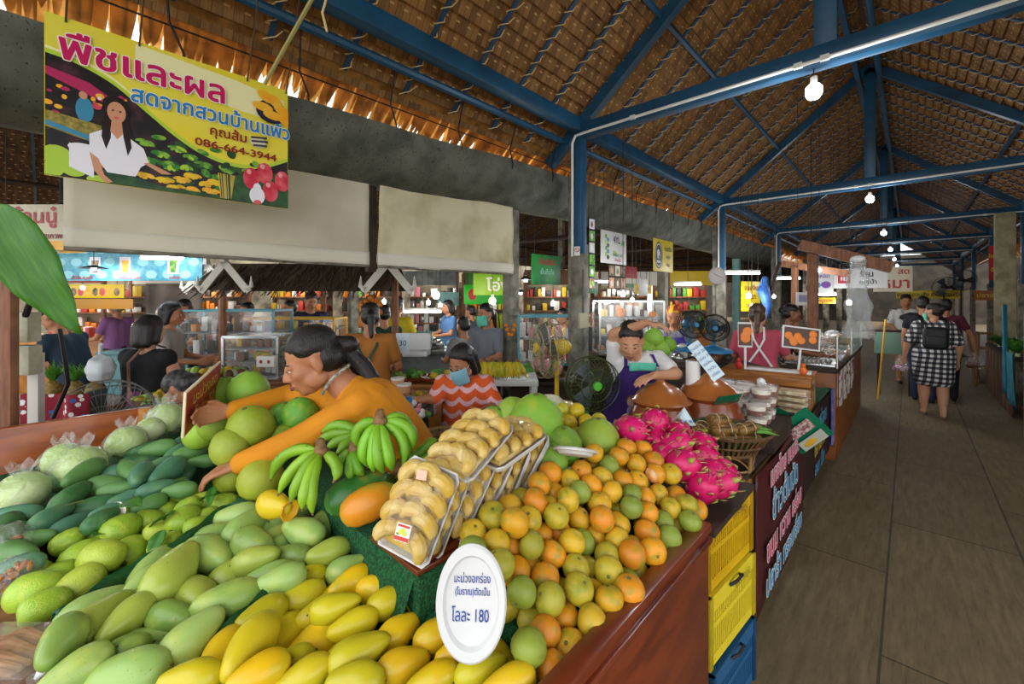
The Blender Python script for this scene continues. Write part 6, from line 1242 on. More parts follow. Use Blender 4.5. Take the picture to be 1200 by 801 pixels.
edge = curve_pts([(0, .25), (.10, .27), (.22, .34), (.34, .47), (.46, .60), (.58, .69), (.72, .73), (.86, .70), (1, .60)])
pr_.poly([(0, 0), (1, 0), (1, .1), (.55, .3), (.2, .25), (0, .12)], m_by)
pr_.poly([(.30, .02), (.72, .05), (.98, .10), (.98, .30), (.60, .26), (.30, .2)], m_bpale)
low = [(u, v+.0) for u, v in edge]
pr_.poly([(u, v-.030) for u, v in edge]+[(u, v+.012) for u, v in edge[::-1]], m_bl)
pr_.poly([(u, v-.045) for u, v in edge[:24]]+[(u, v-.028) for u, v in edge[:24][::-1]], m_bpale)
pr_.poly(low+[(1, 1), (0, 1)], m_pd)
rn = random.Random(2)
pr_.poly([(0, .33), (.14, .37), (.24, .46), (.23, .50), (.10, .43), (0, .38)], m_ppk)
for k in range(34): pr_.oval(rn.uniform(0, .26), rn.uniform(.40, .62), rn.uniform(.006, .016), rn.uniform(.008, .02), rn.choice((m_ppk, m_prd, m_pd, m_pw, m_por)))
pr_.oval(.125, .55, .03, .08, m_pbl); pr_.oval(.12, .46, .014, .025, m_psk)
pr_.poly([(0, .60), (.18, .63), (.30, .74), (.30, .80), (0, .70)], M('print_heap', '#6f6a2a', .35, var='#b09a4a', vs=40)); pr_.poly([(0, .66), (.2, .73), (.2, .76), (0, .69)], m_pbl)
for k in range(60): u = rn.uniform(.32, .98); v = .62+.30*rn.random(); (pr_.oval(u, v, .018, .03, rn.choice((m_pgd, m_pgd, m_pg)), rn.uniform(0, 3)) if v > .56+.35*abs(u-.5) else None)
def cluster(u, v, n, ml, L, w):
    for k in range(n):
        a = rn.uniform(.3, 2.9); pr_.oval(u+math.cos(a)*L*.7+rn.uniform(-.01, .01), v+abs(math.sin(a))*L*.8, L*.62, w, rn.choice(ml), a, 10)
for u, v in ((.34, .66), (.40, .72), (.46, .66), (.52, .70), (.58, .74), (.36, .78), (.44, .80), (.50, .78)): cluster(u, v, 9, (m_pg, m_plim, m_pg), .035, .010)
for u, v in ((.20, .86), (.28, .84), (.34, .89), (.41, .90), (.48, .88), (.53, .84), (.58, .88), (.63, .86), (.45, .94), (.54, .94), (.61, .93)): cluster(u, v, 10, (m_py, m_py, m_por), .033, .011)
pr_.poly([(.14, 1), (.2, .9), (.4, .97), (.66, .97), (.70, 1)], m_pgd)
for k in range(26): pr_.poly([(.64+.005*k, .8+.01*rn.random()), (.644+.005*k, .8), (.655+.0045*k, .99), (.65+.0045*k, .99)], rn.choice((m_py, M('print_straw', '#b9a24a', .4), m_pgd)))
for u, v, ru, rv in ((.035, .87, .05, .06), (.09, .93, .045, .06), (.02, .96, .04, .05), (.12, .80, .05, .03), (.17, .99, .04, .03)): pr_.oval(u, v, ru, rv, m_plim if v > .85 else m_pw)
pr_.poly([(.075, .78), (.155, .82), (.155, .98), (.075, .93)], m_pw)
# the printed woman in a white tee
pr_.oval(.228, .53, .048, .11, m_phr); pr_.poly([(.185, .55), (.178, .70), (.20, .74), (.215, .6)], m_phr); pr_.poly([(.265, .55), (.285, .74), (.27, .76), (.25, .6)], m_phr)
pr_.poly([(.140, .70), (.185, .655), (.26, .66), (.33, .73), (.35, .82), (.32, .86), (.30, .93), (.20, .93), (.17, .86), (.14, .82)], m_pw)
pr_.poly([(.188, .54), (.180, .70), (.196, .78), (.212, .70), (.214, .56)], m_phr); pr_.poly([(.252, .55), (.256, .68), (.272, .80), (.286, .74), (.272, .54)], m_phr); pr_.oval(.230, .475, .046, .055, m_phr); pr_.oval(.232, .525, .033, .070, m_psk); pr_.poly([(.215, .58), (.25, .58), (.255, .66), (.235, .70), (.21, .655)], m_psk)
pr_.poly([(.14, .815), (.17, .85), (.19, .95), (.22, .99), (.19, 1), (.155, .93)], m_psk); pr_.poly([(.33, .83), (.35, .82), (.42, .86), (.44, .875), (.40, .885)], m_psk)
for sx in (-1, 1): pr_.oval(.232+.013*sx, .515, .0045, .006, m_phr)
pr_.oval(.233, .56, .010, .008, m_prd)
# rose apples and the plate of mangoes
pr_.poly([(.72, .80), (1, .70), (1, 1), (.70, 1)], m_pgd)
for u, v in ((.80, .80), (.87, .74), (.965, .78), (.90, .88)): pr_.oval(u, v, .042, .085, m_prd); pr_.oval(u-.012, v-.05, .012, .02, M('print_highlight', '#e79aa0', .3))
pr_.oval(.83, .93, .040, .07, m_pw); pr_.oval(.83, .88, .022, .05, m_pw); pr_.oval(.832, .985, .02, .02, m_prd)
pr_.oval(.91, .22, .085, .10, M('print_bowl', '#22243a', .35), .25)
for u, v, a in ((.875, .11, .9), (.86, .20, .15), (.925, .13, 1.0), (.915, .25, .1), (.965, .19, .7), (.985, .27, .9)): pr_.oval(u, v, .055, .036, m_por, a)
pr_.build('printed_picture', bn)
m_mag = M('magenta_letter', '#c3125a', .4); m_blu = M('blue_letter', '#1f7ab8', .4); m_dred = M('dark_red_letter', '#8a1420', .4); m_wl = M('white_letter', '#f4f0e6', .4)
text('พืชและผล', .150, m_mag, bn, fx(.36), fz(.195), -.0095, outline=(m_wl, .004), sx=1.0, bold=.0034)
text('สดจากสวนบ้านแพ้ว', .098, m_blu, bn, fx(.645), fz(.375), -.0095, outline=(m_wl, .003), sx=.88, bold=.0022)
text('คุณส้ม', .062, m_dred, bn, fx(.69), fz(.495), -.0095, sx=1.0, bold=.0012); text('086-664-3944', .052, m_dred, bn, fx(.735), fz(.600), -.0095, sx=1.25, bold=.001)
mb = MB(); mb.mi = 0
for a, b_ in (((.80, .47), (.88, .45)), ((.80, .50), (.885, .48)), ((.81, .53), (.88, .515))): mb.rod((fx(a[0]), -.009, fz(a[1])), (fx(b_[0]), -.009, fz(b_[1])), .006, n=6)
mb.ell((fx(.835), -.009, fz(.50)), (.04, .002, .03), n=14, m=6, mi=1); mb.build('round_logo', [M('logo_grey', '#4a4a4a', .5), M('logo_pale', '#cfcbb0', .5)], bn)
for x in (-.40, -.17, .26, .45):
    mb = MB(); mb.tube([(x, 0, BH/2-.02), (x+.01, -.08, BH/2+.22), (x+.03, -.14, BH/2+.55)], .004, 5); mb.build('cord', M('brown_cord', '#4a3a26', .8), bn)
bp_p = thing('bamboo_pole', 'thin bamboo pole tied with yellow string above the banner', 'pole', (-2.38, .78, 2.9)); mb = MB(); mb.rod((-.12, -.02, -.12), (.38, .12, .34), .010, n=7); mb.build('stick', M('pale_bamboo', '#a39a5c', .5), bp_p); mb = MB(); mb.tube([(.30, .10, .27), (.33, .12, .22), (.31, .1, .12), (.34, .11, .02)], .006, 5); mb.build('string', m_tie, bp_p)

m_canvas = M('grey_beige_canvas', '#d6cfb9', .85, var='#bdb49b', vs=1.7, bump=.12, bs=9)
m_canvas2 = M('stained_canvas', '#d8d0ae', .85, var='#a89d74', vs=2.6, vlo=.45, vhi=.75, bump=.25, bs=7)
def blind(label, y0, y1, z0, z1, mat, amp, sd):
    t = thing('canvas_blind', label, 'blind', (-3.03, (y0+y1)/2, z0), R(90)); w, h_ = y1-y0, z1-z0; mb = MB()
    mb.grid(lambda u, v: ((u-.5)*w, amp*(math.sin(u*7+sd+v*3)*.6+math.sin(u*17+v*5)*.25+math.sin(v*11+u*4)*.3), h_*v), 40, 14); o = mb.build('canvas', mat, t, sharp=None); o.modifiers.new('t', 'SOLIDIFY').thickness = .004
    mb = MB(); mb.grid(lambda u, v: ((u-.5)*w, -.006+amp*(math.sin(u*7+sd+v*.45)*.6+math.sin(u*17+v*.7)*.25+math.sin(v*1.5+u*4)*.3), .003+.11*v), 40, 3); o = mb.build('bottom_hem', M('pale_hem', '#dcd6c4', .8), t, sharp=None); o.modifiers.new('t', 'SOLIDIFY').thickness = .004
    mb = MB(); mb.rod((-w/2, 0, .005), (w/2, 0, .005), .012, n=8); mb.build('bottom_bar', m_conc, t)
blind('wide grey-beige canvas blind behind the fruit banner', .03, 1.645, 1.885, 2.62, m_canvas, .008, 0); blind('stained wrinkled canvas blind right of the wide one', 1.725, 3.26, 1.885, 2.60, m_canvas2, .022, 2)
mb = MB(); mb.box((-3.08, 1.685, 2.2), (.05, .07, .7)); o = mb.build('woven_strip', m_dark)
tag(o, 'dark woven strip between the two canvas blinds', 'panel')

# ------------------------------------------------------------------ lamps
def roofz(x):
    return 4.6-abs(x+7)*.497 if x < -3.5 else (2.53 if x < -2.7 else 4.95-.8*abs(x-XC))
m_bulb = M('lit_bulb', '#f6fbff', .3, emit=14.); m_tubel = M('lit_tube', '#f4f9ff', .3, emit=9.); m_warm = M('warm_bulb', '#ffe2a8', .3, emit=12.); m_sock = M('lamp_socket', '#d9d9d6', .4)
m_shade = M('lamp_shade', '#2a2c2c', .5); m_glasss = plastic_film('glass_shade', '#ffffff', .15, .05)
def plight(parent, z, power, col, r=.05):
    d = bpy.data.lights.new('lamp_light', 'POINT'); d.energy = power; d.color = col; d.shadow_soft_size = r; o = bpy.data.objects.new('lamp_light', d); COL.objects.link(o); o.parent = parent; o.location = (0, 0, z)
def bulb(p, label, r=.035, cord=.3, power=14, shade=None, warm=False, tall=1.25, group=None):
    t = thing('pendant_lamp', label, 'lamp', p, 0, group); mb = MB(); mb.lathe([(0, -r*tall), (.7*r, -r*tall*.96), (r, -r*.5), (r, r*.4), (.72*r, r*.75), (.4*r, r*.95), (0, r)], 16); mb.build('bulb', m_warm if warm else m_bulb, t)
    mb = MB(); mb.lathe([(.45*r, r*.85), (.45*r, r*1.9), (0, r*1.95)], 10); mb.build('socket', m_sock, t); mb = MB(); mb.rod((0, 0, r*1.9), (0, 0, r*1.9+cord), .004, n=5); mb.build('cord', m_shade, t)
    if shade: mb = MB(); mb.lathe([(.35*r, r*1.5), (1.2*r, r*1.3), (shade, -r*.2), (shade*.98, -r*.25), (1.1*r, r*1.15), (.35*r, r*1.35)], 20); mb.build('shade', m_shade, t)
    if power: plight(t, -r*tall-.05, power, (1, .82, .55) if warm else (.90, .96, 1.0))
for i, y in enumerate(YT[1:]):
    bulb((XC-.06*(i == 0), y-.06, ZB-.235), f'bare LED bulb under the {ORD[i]} blue roof truss along the aisle', .048, .06, 22 if i == 0 else 14, tall=1.1, group='LED bulbs under the roof trusses')
LAMPS = [((-6.154,0.277,1.949), 'lamp with dark conical shade before the teal menu board', .03, .13, 5, False), ((-6.974,0.06,1.669), 'warm lamp over the yellow food sign at the far left', .04, .09, 9, True), ((-7.372,0.235,1.764), 'small warm bulb right of the far-left warm lamp', .03, 0, 0, True), ((-5.279,3.965,1.689), 'bright bulb left of the small green signs in the rear hall', .07, 0, 10, False),
         ((-5.695,4.124,1.567), 'small bulb below left of the bright rear-hall bulb', .045, 0, 0, False), ((-5.795,4.441,1.52), 'small bulb below right of the bright rear-hall bulb', .04, 0, 0, False), ((-3.293,3.766,1.86), 'bulb in a clear dome shade right of the concrete column', .035, .07, 9, False), ((-3.737,4.172,1.717), 'bulb in a clear shade just below the dome-shaded one', .035, .05, 0, False),
         ((-4.151,4.06,1.604), 'warm white globe lamp at the stall behind the masked woman', .06, 0, 8, True), ((-3.915,5.1,1.56), 'bulb hanging over the glass cases left of the blue post', .045, 0, 6, False), ((-3.585,5.135,1.576), 'bulb in a clear shade touching the blue post', .04, .07, 0, False), ((-2.262,4.18,1.687), 'bulb hanging under the black photo strip', .035, 0, 10, False), ((-2.379,4.618,1.62), 'second bulb right of the photo strip', .03, 0, 0, False),
         ((-1.716,6.877,1.675), 'bulb in front of the yellow banner beside the teal column', .045, 0, 10, False), ((-1.788,7.357,1.518), 'lower bulb in front of the yellow banner', .035, 0, 0, False), ((-0.995,7.823,2.06), 'bulb on a long cord above the white and purple sign', .04, 0, 9, False), ((-0.73,8.891,1.566), 'bulb behind the brown canopy post', .05, 0, 8, False), ((-1.724,8.511,1.665), 'small bulb left of the small framed card', .035, 0, 0, False), ((-5.949,3.477,1.584), 'bulb beyond the thatched kiosk', .045, 0, 6, False)]
for p, lb, r, sh_, pw_, wm in LAMPS: bulb(p, lb, r*.72, roofz(p[0])-p[2]-r*1.3, pw_, sh_ or None, wm)
def tube_lamp(p, L, rz, label, power=8):
    t = thing('tube_lamp', label, 'lamp', p, rz, 'fluorescent tubes'); mb = MB(); mb.cap((-L/2, 0, 0), (L/2, 0, 0), .018); mb.build('tube', m_tubel, t); mb = MB(); mb.box((0, 0, .035), (L*1.04, .05, .035), bev=.004); mb.build('batten', m_sock, t); mb = MB(); mb.rod((0, 0, .05), (0, 0, roofz(p[0])-p[2]), .004, n=5); mb.build('hanger', m_shade, t)
    if power: plight(t, -.08, power, (.92, .97, 1), .2)
t = thing('switch_box', 'cream electric switch box on the concrete foot of the blue post', 'switch box', (XL+.055, YT[1]-.02, 1.42), R(60)); mb = MB(); mb.box((0, 0, 0), (.09, .05, .15), bev=.006); mb.build('box', M('cream_plastic_box', '#b9b596', .5), t); mb = MB(); mb.rod((0, .0, .07), (0, .0, .5), .008, n=6); mb.build('cable', m_gutter, t)
t = thing('no_smoking_sticker', 'small white no-smoking sticker on the concrete post', 'sticker', (XL+.02, YT[1]-.075, 2.10), R(25)); mb = MB(); mb.box((0, 0, 0), (.055, .003, .09)); mb.build('paper', M('sticker_paper', '#d9d6cf', .5), t); mb = MB(); mb.tube([(.02*math.cos(a), -.003, .012+.02*math.sin(a)) for a in [k*.52 for k in range(12)]], .003, 5, closed=True); mb.rod((-.014, -.003, .026), (.014, -.003, -.002), .0025, n=5); mb.build('red_ring', M('ring_red', '#b3262c', .5), t)
tube_lamp((-5.511,0.74,2.046), .40, R(43), 'white tube lamp in front of the teal menu board', 4); tube_lamp((-2.03,7.678,2.042), .60, R(43), 'tube lamp right of the clock'); tube_lamp((-1.886,10.547,2.046), .5, R(43), 'tube lamp behind the aisle post'); tube_lamp((-3.985,6.539,1.92), .35, R(43), 'tube lamp behind the blue post at a rear stall', 0)
tube_lamp((-2.893,7.694,1.878), .45, R(43), 'tube lamp behind the long yellow strip sign', 6); tube_lamp((-5.013,3.529,1.446), .5, R(43), 'bright box lamp over the rear-hall counter', 8); tube_lamp((-1.159,9.311,1.696), .45, R(30), 'tube lamp under the white and purple sign', 6)

# ------------------------------------------------------------------ signs
def sign(name, label, p, w, h_, rz, face, texts=(), prints=None, frame_=None, cords=True, cat='sign', tilt=0.):
    t = thing(name, label, cat, p, rz); t.rotation_euler = (0, tilt, rz); mb = MB(); mb.box((0, .006, 0), (w, .012, h_), bev=.002); mb.build('panel', face, t)
    if prints:
        P_ = Print(lambda u: (min(1, max(0, u))-.5)*w, lambda v: (.5-min(1, max(0, v)))*h_); prints(P_); P_.build('printed_picture', t)
    for s_, sz, x, z, m_, sx in texts: text(s_, sz, m_, t, x*w, z*h_, -.006, sx=sx, bold=sz*.02)
    if cords:
        mb = MB()
        for x in (-.4, .4): mb.rod((x*w, .006, h_/2), (x*w, .006, max(h_/2+.1, roofz(p[0])-p[2]+.02)), .003, n=5)
        mb.build('cord', m_shade, t)
    return t
m_sg_y = M('sign_yellow', '#ddc21c', .4); m_sg_w = M('sign_white', '#d6d2cf', .4); m_sg_g = M('sign_green', '#2c8a3c', .4, var='#1f6a3a', vs=4); m_sg_t = M('sign_teal', '#3f9ab4', .4, var='#67b6c6', vs=18); m_sg_c = M('sign_cream', '#d9cfb4', .4); m_sg_r = M('sign_red', '#b3262c', .4); m_blk = M('sign_black', '#1a1a1c', .4); m_ov = M('photo_tan', '#a58a6c', .5, var='#4a3526', vs=18)
Y90 = R(90)
sign('shop_sign', 'white sign reading 4YL with green drink photos under the gutter', (-2.62, 4.63, 2.245), .60, .385, Y90, m_sg_w, (('4YL', .115, .08, .25, M('grey_letter', '#3a3a40', .5), .9), ('ชาเขียว สด', .06, .12, -.22, m_sg_g, .9), ('น้ำผลไม้', .05, .12, -.38, M('pink_letter', '#b8527a', .5), .9)),
     lambda P_: [P_.oval(.18+.07*(k % 2), .18+.09*k, .05, .07, (m_pg, m_pbl, m_plim, m_pgd)[k % 4]) for k in range(8)] + [P_.poly([(.82, .2), (.92, .25), (.88, .42), (.78, .36)], m_pg), P_.poly([(.45, .58), (.55, .58), (.55, .72), (.45, .72)], m_plim)])
sign('shop_sign', 'yellow sign with a black elephant in an oval beside the aisle post', (-2.62, 6.05, 2.25), .66, .46, Y90, m_sg_y, (('ก๋วยเตี๋ยว', .085, .22, .22, m_blk, .8), ('หมูตุ๋น', .07, .22, -.02, m_blk, .8), ('เนื้อตุ๋น', .06, .22, -.28, m_blk, .8)),
     lambda P_: [P_.oval(.24, .5, .19, .42, m_blk, 0, 28), P_.oval(.24, .5, .165, .365, m_sg_w, 0, 28), P_.oval(.24, .5, .15, .33, m_blk, 0, 28), P_.oval(.23, .42, .075, .10, m_sg_w), P_.poly([(.16, .45), (.19, .42), (.20, .60), (.18, .60)], m_sg_w), P_.poly([(.21, .48), (.24, .48), (.24, .62), (.21, .62)], m_sg_w), P_.poly([(.28, .46), (.31, .46), (.31, .62), (.28, .62)], m_sg_w), P_.poly([(.15, .66), (.33, .66), (.33, .74), (.15, .74)], m_sg_w)])
rn = random.Random(4)
def collage(nx, ny, mats=(m_ov, m_pw, m_pg, m_psk)):
    def f(P_):
        for i in range(nx):
            for j in range(ny): a, b_ = (i+.08)/nx, (j+.08)/ny; P_.poly([(a, b_), (a+.84/nx, b_), (a+.84/nx, b_+.84/ny), (a, b_+.84/ny)], rn.choice(mats)); P_.oval(a+.42/nx, b_+.45/ny, .2/nx, .25/ny, rn.choice(mats))
    return f
sign('photo_strip', 'tall black strip of small food photos hanging left of the white sign', (-2.62, 4.13, 2.14), .13, .80, Y90, m_blk, (), collage(1, 6, (m_pg, m_pw, m_ov, m_sg_w)))
sign('photo_board', 'brown framed collage of old photos hanging under the white sign', (-2.66, 4.78, 1.90), .42, .30, Y90, m_dark, (), collage(3, 2, (m_ov, m_sg_c, m_psk)))
sign('menu_sheet', 'small green and white menu hanging below the photo collage', (-3.0, 4.70, 1.78), .36, .16, Y90, m_sg_g, (('เมนู', .07, 0, 0, m_whitet, 1),), None); sign('menu_sheet', 'blank white sheet hanging right of the green menu', (-3.0, 5.55, 1.78), .16, .22, Y90, m_sg_w); sign('menu_sheet', 'second blank white sheet farther right under the signs', (-3.0, 6.2, 1.80), .26, .26, Y90, m_sg_w)
sign('shop_sign', 'green sign with teal and red Thai lettering behind the blue post', (-3.6, 4.55, 2.02), .62, .40, Y90, m_sg_g, (('น้ำแข็งใส', .10, 0, .25, m_sg_r, 1), ('เย็นชื่นใจ', .09, 0, -.08, M('mint_letter', '#8fd0b0', .5), 1)))
sign('strip_sign', 'long yellow strip sign with red lettering under the elephant sign', (-3.2, 6.6, 1.78), .62, .15, Y90, m_sg_y, (('ข้าวแกง ราดหน้า', .075, 0, .0, m_sg_r, 1),)); sign('pennant', 'red and green cloth banner behind the clock', (-3.6, 6.9, 2.0), .55, .38, Y90, m_sg_r, (), lambda P_: [P_.poly([(0, .55), (1, .55), (1, .8), (0, .8)], m_sg_c), P_.poly([(0, .8), (1, .8), (1, 1), (0, 1)], m_sg_g)])
sign('yellow_banner', 'crumpled yellow cloth banner with dark red lettering beside the teal column', (-1.798,7.348,1.663), .38, .46, R(62), m_sg_y, (('ขนมจีน', .105, 0, .28, m_dred, .9), ('น้ำยา', .11, 0, -.02, m_dred, .9), ('แกงไก่', .09, 0, -.30, m_dred, .9)))
t = thing('blue_tarp', 'blue tarpaulin bundle tied to the post beside the yellow banner', 'tarpaulin', (-1.584,7.273,1.624)); mb = MB(); mb.tube([(0, 0, .34), (-.03, .0, .12), (.03, 0, -.1), (-.02, 0, -.32)], [.035, .09, .06, .05], 9); o = remesh(mb.build('bundle', M('blue_tarp', '#2c5ca8', .5, var='#4f7fc0', vs=8, bump=.4, bs=20), t), .012, 2); mb = MB(); mb.rod((.0, .05, -.05), (.18, .05, .55), .03, n=8); mb.build('pole', m_dark, t)
ck = thing('wall_clock', 'round white wall clock on the aisle post', 'clock', (-1.953,6.246,1.945), R(38)); mb = MB(); mb.lathe([(0, 0), (.115, 0), (.12, .012), (.115, .028), (.104, .03)], 32, Matrix.Rotation(R(90), 4, 'X')); mb.build('case', M('clock_rim', '#c9b9bd', .4), ck); mb = MB(); mb.lathe([(0, .022), (.104, .022)], 32, Matrix.Rotation(R(90), 4, 'X')); mb.build('dial', m_sg_w, ck)
mb = MB(); mb.beam((0, -.026, 0), (-.05, -.026, .03), .008, .004); mb.beam((0, -.026, 0), (.07, -.026, -.03), .006, .004); mb.build('hands', m_blk, ck)
for k in range(12): text(str(k or 12), .022, m_blk, ck, .088*math.sin(k*math.pi/6), .088*math.cos(k*math.pi/6), -.026)
sign('shop_sign', 'white and purple hanging sign right of the aisle posts', (-1.098,8.821,1.895), .36, .36, R(25), m_sg_w, (('ข้าวเหนียว', .09, 0, .3, M('purple_letter', '#6a3a8a', .5), .7),), lambda P_: [P_.oval(.3, .62, .2, .16, m_pbl), P_.oval(.7, .6, .2, .16, M('print_purple', '#7a4a9a', .4))]); sign('strip_sign', 'small yellow sign with red letters under the white and purple sign', (-1.045,8.87,1.592), .30, .10, R(25), m_sg_y, (('หมูแดง', .075, 0, 0, m_sg_r, 1),))
sign('framed_card', 'small white framed card hanging at the end of the food counter', (-1.01,6.716,1.628), .19, .17, R(20), m_sg_w, (), lambda P_: P_.poly([(.15, .2), (.85, .2), (.85, .75), (.15, .75)], M('card_lilac', '#8d8aa8', .5)))
sign('shop_sign', 'white sign with a red square emblem beside the canopy post', (-0.631,9.53,1.976), .74, .34, R(15), m_sg_w, (('ร้าน', .13, .12, .2, m_blk, 1), ('คุณป้า', .10, .14, -.2, m_blk, 1)), lambda P_: [P_.poly([(.08, .25), (.32, .25), (.32, .75), (.08, .75)], m_sg_r)] + [P_.oval(.15+.05*k, .5, .02, .12, m_sg_w) for k in range(3)])
sign('shop_sign', 'cream sign with large red lettering over the far stall', (-0.234,10.584,1.982), .55, .46, R(10), m_sg_c, (('เหมา', .26, .0, -.18, m_sg_r, 1.0), ('สด', .14, .28, .3, m_sg_r, 1)))
sign('strip_sign', 'long yellow sign with dark lettering across the end of the aisle', (0.382,16.764,1.722), 1.35, .22, R(5), m_sg_y, (('อาหารตามสั่ง ยินดีต้อนรับ', .13, 0, 0, m_blk, 1),)); sign('strip_sign', 'orange lit sign board at the right end of the far aisle', (1.476,16.417,1.694), .5, .25, R(-10), M('sign_orange', '#b3641c', .5), (('ปลาเผา', .14, 0, 0, m_sg_y, 1),))
sign('hanging_pennant', 'red and gold vertical pennant on the right-hand post', (1.486,15.742,2.49), .14, .85, R(-30), m_sg_r, (('โชค', .12, 0, .2, m_sg_y, .8), ('ดี', .12, 0, -.2, m_sg_y, .8)))
# left-hand signs
def menu(P_):
    for i in range(9):
        for j in range(3): P_.oval((i+.5+.5*(j % 2))/9.5, (j+.5)/3, .035, .11, M('teal_dot', '#8fd0d9', .4))
    for u in (.18, .62, .93): P_.poly([(u-.09, .02), (u+.09, .02), (u+.09, .25), (u-.09, .25)], m_sg_c); P_.poly([(u-.08, .1), (u+.08, .1), (u+.08, .24), (u-.08, .24)], m_por)
    for u, c in ((.06, m_pg), (.33, m_ov), (.52, m_por), (.82, m_pg)): P_.poly([(u-.035, .36), (u+.035, .36), (u+.035, .82), (u-.035, .82)], m_pw); P_.poly([(u-.024, .45), (u+.024, .45), (u+.017, .78), (u-.017, .78)], c)
sign('menu_board', 'long teal menu board with drink photos at the far-left stall', (-6.212,0.497,2.027), 1.80, .40, R(40), m_sg_t, (('น้ำปั่น สมูทตี้', .05, -.25, -.42, m_sg_r, 1), ('กาแฟโบราณ', .05, .05, -.42, m_sg_r, 1), ('ชาไทย', .05, .33, -.42, m_sg_r, 1)), menu)
sign('shop_sign', 'cream sign with flowing red script above the teal menu board', (-6.768,-0.158,2.388), .72, .48, R(43), m_sg_c, (('ร้านนู๋', .20, .05, .22, m_sg_r, 1.1), ('สมุนไพรเพื่อสุขภาพ', .08, .02, -.2, m_dred, 1)), lambda P_: P_.poly([(0, .8), (1, .8), (1, 1), (0, 1)], m_por))
sign('food_sign', 'yellow sign with a row of food photos at the far-left stall', (-7.89,0.299,1.728), .95, .18, R(43), m_sg_y, (), lambda P_: [P_.oval(.1+.1*k, .55, .04, .3, (m_prd, m_por, m_ov)[k % 3]) for k in range(9)]); sign('valance', 'mustard wooden valance board under the yellow food sign', (-7.725,0.316,1.562), 1.1, .13, R(43), M('mustard_wood', '#a8781c', .5))
sign('shop_sign', 'green sign with red roundel in the rear hall', (-5.539,5.227,1.696), .75, .34, R(60), M('bright_green_sign', '#2fb02c', .4), (('ผัดไทย', .12, .1, .1, m_sg_y, 1),), lambda P_: P_.oval(.2, .5, .1, .3, m_sg_r)); sign('shop_sign', 'lime sign with big white bubble letters in the rear hall', (-4.714,4.629,1.861), .62, .36, R(60), M('lime_sign', '#8fc02c', .4), (('โอ่ง', .24, .12, -.1, m_wl, 1.1),)); sign('shop_sign', 'pale teal board left of the green signs in the rear hall', (-6.492,5.158,1.617), .40, .26, R(50), M('pale_teal', '#7fb0a8', .5), (('เมนู', .1, 0, 0, m_pbl, 1),))


# ------------------------------------------------------------------ the neighbouring hall: tables, cases, kiosk, goods
C43 = R(43)
m_tbl = M('table_wood', '#7a4a26', .5, var='#5f3618', vs=4); m_tblo = M('orange_counter_wood', '#b0702a', .45, var='#8f561c', vs=4); m_tile = M('grey_tile', '#7f8480', .5, var='#5f6562', vs=6); m_teal = M('teal_pipe', '#4f8f98', .45)
def table(name, label, p, w, d, h_, rz, mat, closed=True, cat='table', top=None):
    t = thing(name, label, cat, (p[0], p[1], 0), rz); mb = MB(); mb.box((0, 0, h_-.02), (w, d, .04), bev=.004); mb.build('table_top', top or mat, t)
    if closed: mb = MB(); mb.box((0, 0, (h_-.04)/2), (w*.96, d*.92, h_-.04), bev=.004); mb.build('body', mat, t)
    else:
        for x in (-1, 1):
            for y in (-1, 1): mb = MB(); mb.box((x*w*.45, y*d*.42, (h_-.04)/2), (.045, .045, h_-.04)); mb.build('leg', mat, t)
    return t
def goods(name, label, p, w, d, n, r, mats, rz=C43, cat='produce', tray=None, seed=1, flat=1., hgt=.10):
    """a tray or heap of small goods on a table, a few pixels each"""
    t = thing(name, label, cat, p, rz); rn = random.Random(seed); mb = MB()
    for k in range(n):
        x, y = rn.uniform(-.5, .5), rn.uniform(-.5, .5); z = hgt*(1-2*max(abs(x), abs(y)))*rn.uniform(.4, 1); mb.ell((x*w, y*d, r*.6+z), (r*rn.uniform(.8, 1.2), r*rn.uniform(.8, 1.2), r*flat), Matrix.Rotation(rn.uniform(0, 3), 3, 'Z'), 9, 6, mi=rn.randrange(len(mats)))
    o = mb.build('goods', mats, t); o['kind'] = 'stuff'
    mb = MB(); mb.lathe([(0, .0), (.6, .0), (.64, .03), (.60, .03), (.58, .01), (0, .01)], 24, Matrix.Diagonal((w*.95, d*.95, 1.2, 1))); mb.build('tray', tray or m_wick, t); return t
def case(name, label, p, w, d, h_, rz, z0, frame_m, fill, n=3, cat='display case'):
    t = thing(name, label, cat, (p[0], p[1], z0), rz); mb = MB()
    for x in (-1, 1):
        for y in (-1, 1): mb.box((x*w/2, y*d/2, h_/2), (.022, .022, h_))
    for z in (0, h_):
        for y in (-1, 1): mb.box((0, y*d/2, z), (w, .022, .022))
        for x in (-1, 1): mb.box((x*w/2, 0, z), (.022, d, .022))
    mb.build('frame', frame_m, t); mb = MB()
    for z in [h_*k/n for k in range(n)]: mb.box((0, 0, z+.012), (w*.98, d*.96, .012))
    mb.build('shelf', m_tile, t); mb = MB(); mb.box((0, -d/2, h_/2), (w, .004, h_)); mb.box((-w/2, 0, h_/2), (.004, d, h_)); mb.box((w/2, 0, h_/2), (.004, d, h_)); mb.build('pane', plastic_film('acrylic', '#ffffff', .04, .04, .02, 3), t)
    rn = random.Random(int(p[0]*100)); mb = MB()
    for k in range(n):
        x = -w*.42
        while x < w*.42: s_ = rn.uniform(.03, .06); hh = rn.uniform(.06, h_/n*.7); mb.box((x, rn.uniform(-.2, .2)*d, h_*k/n+.02+hh/2), (s_*1.3, s_*1.4, hh), bev=.008, mi=rn.randrange(len(fill))); x += s_*1.9
    o = mb.build('goods', fill, t); o['kind'] = 'stuff'; return t
mY, mG, mO, mB_, mW, mRd = M('goods_yellow', '#c9a81c', .5), M('goods_green', '#4f8a34', .5), M('goods_orange', '#c9761c', .5), M('goods_brown', '#6b4424', .5), M('goods_white', '#cfcbc2', .5), M('goods_red', '#a8322a', .5)
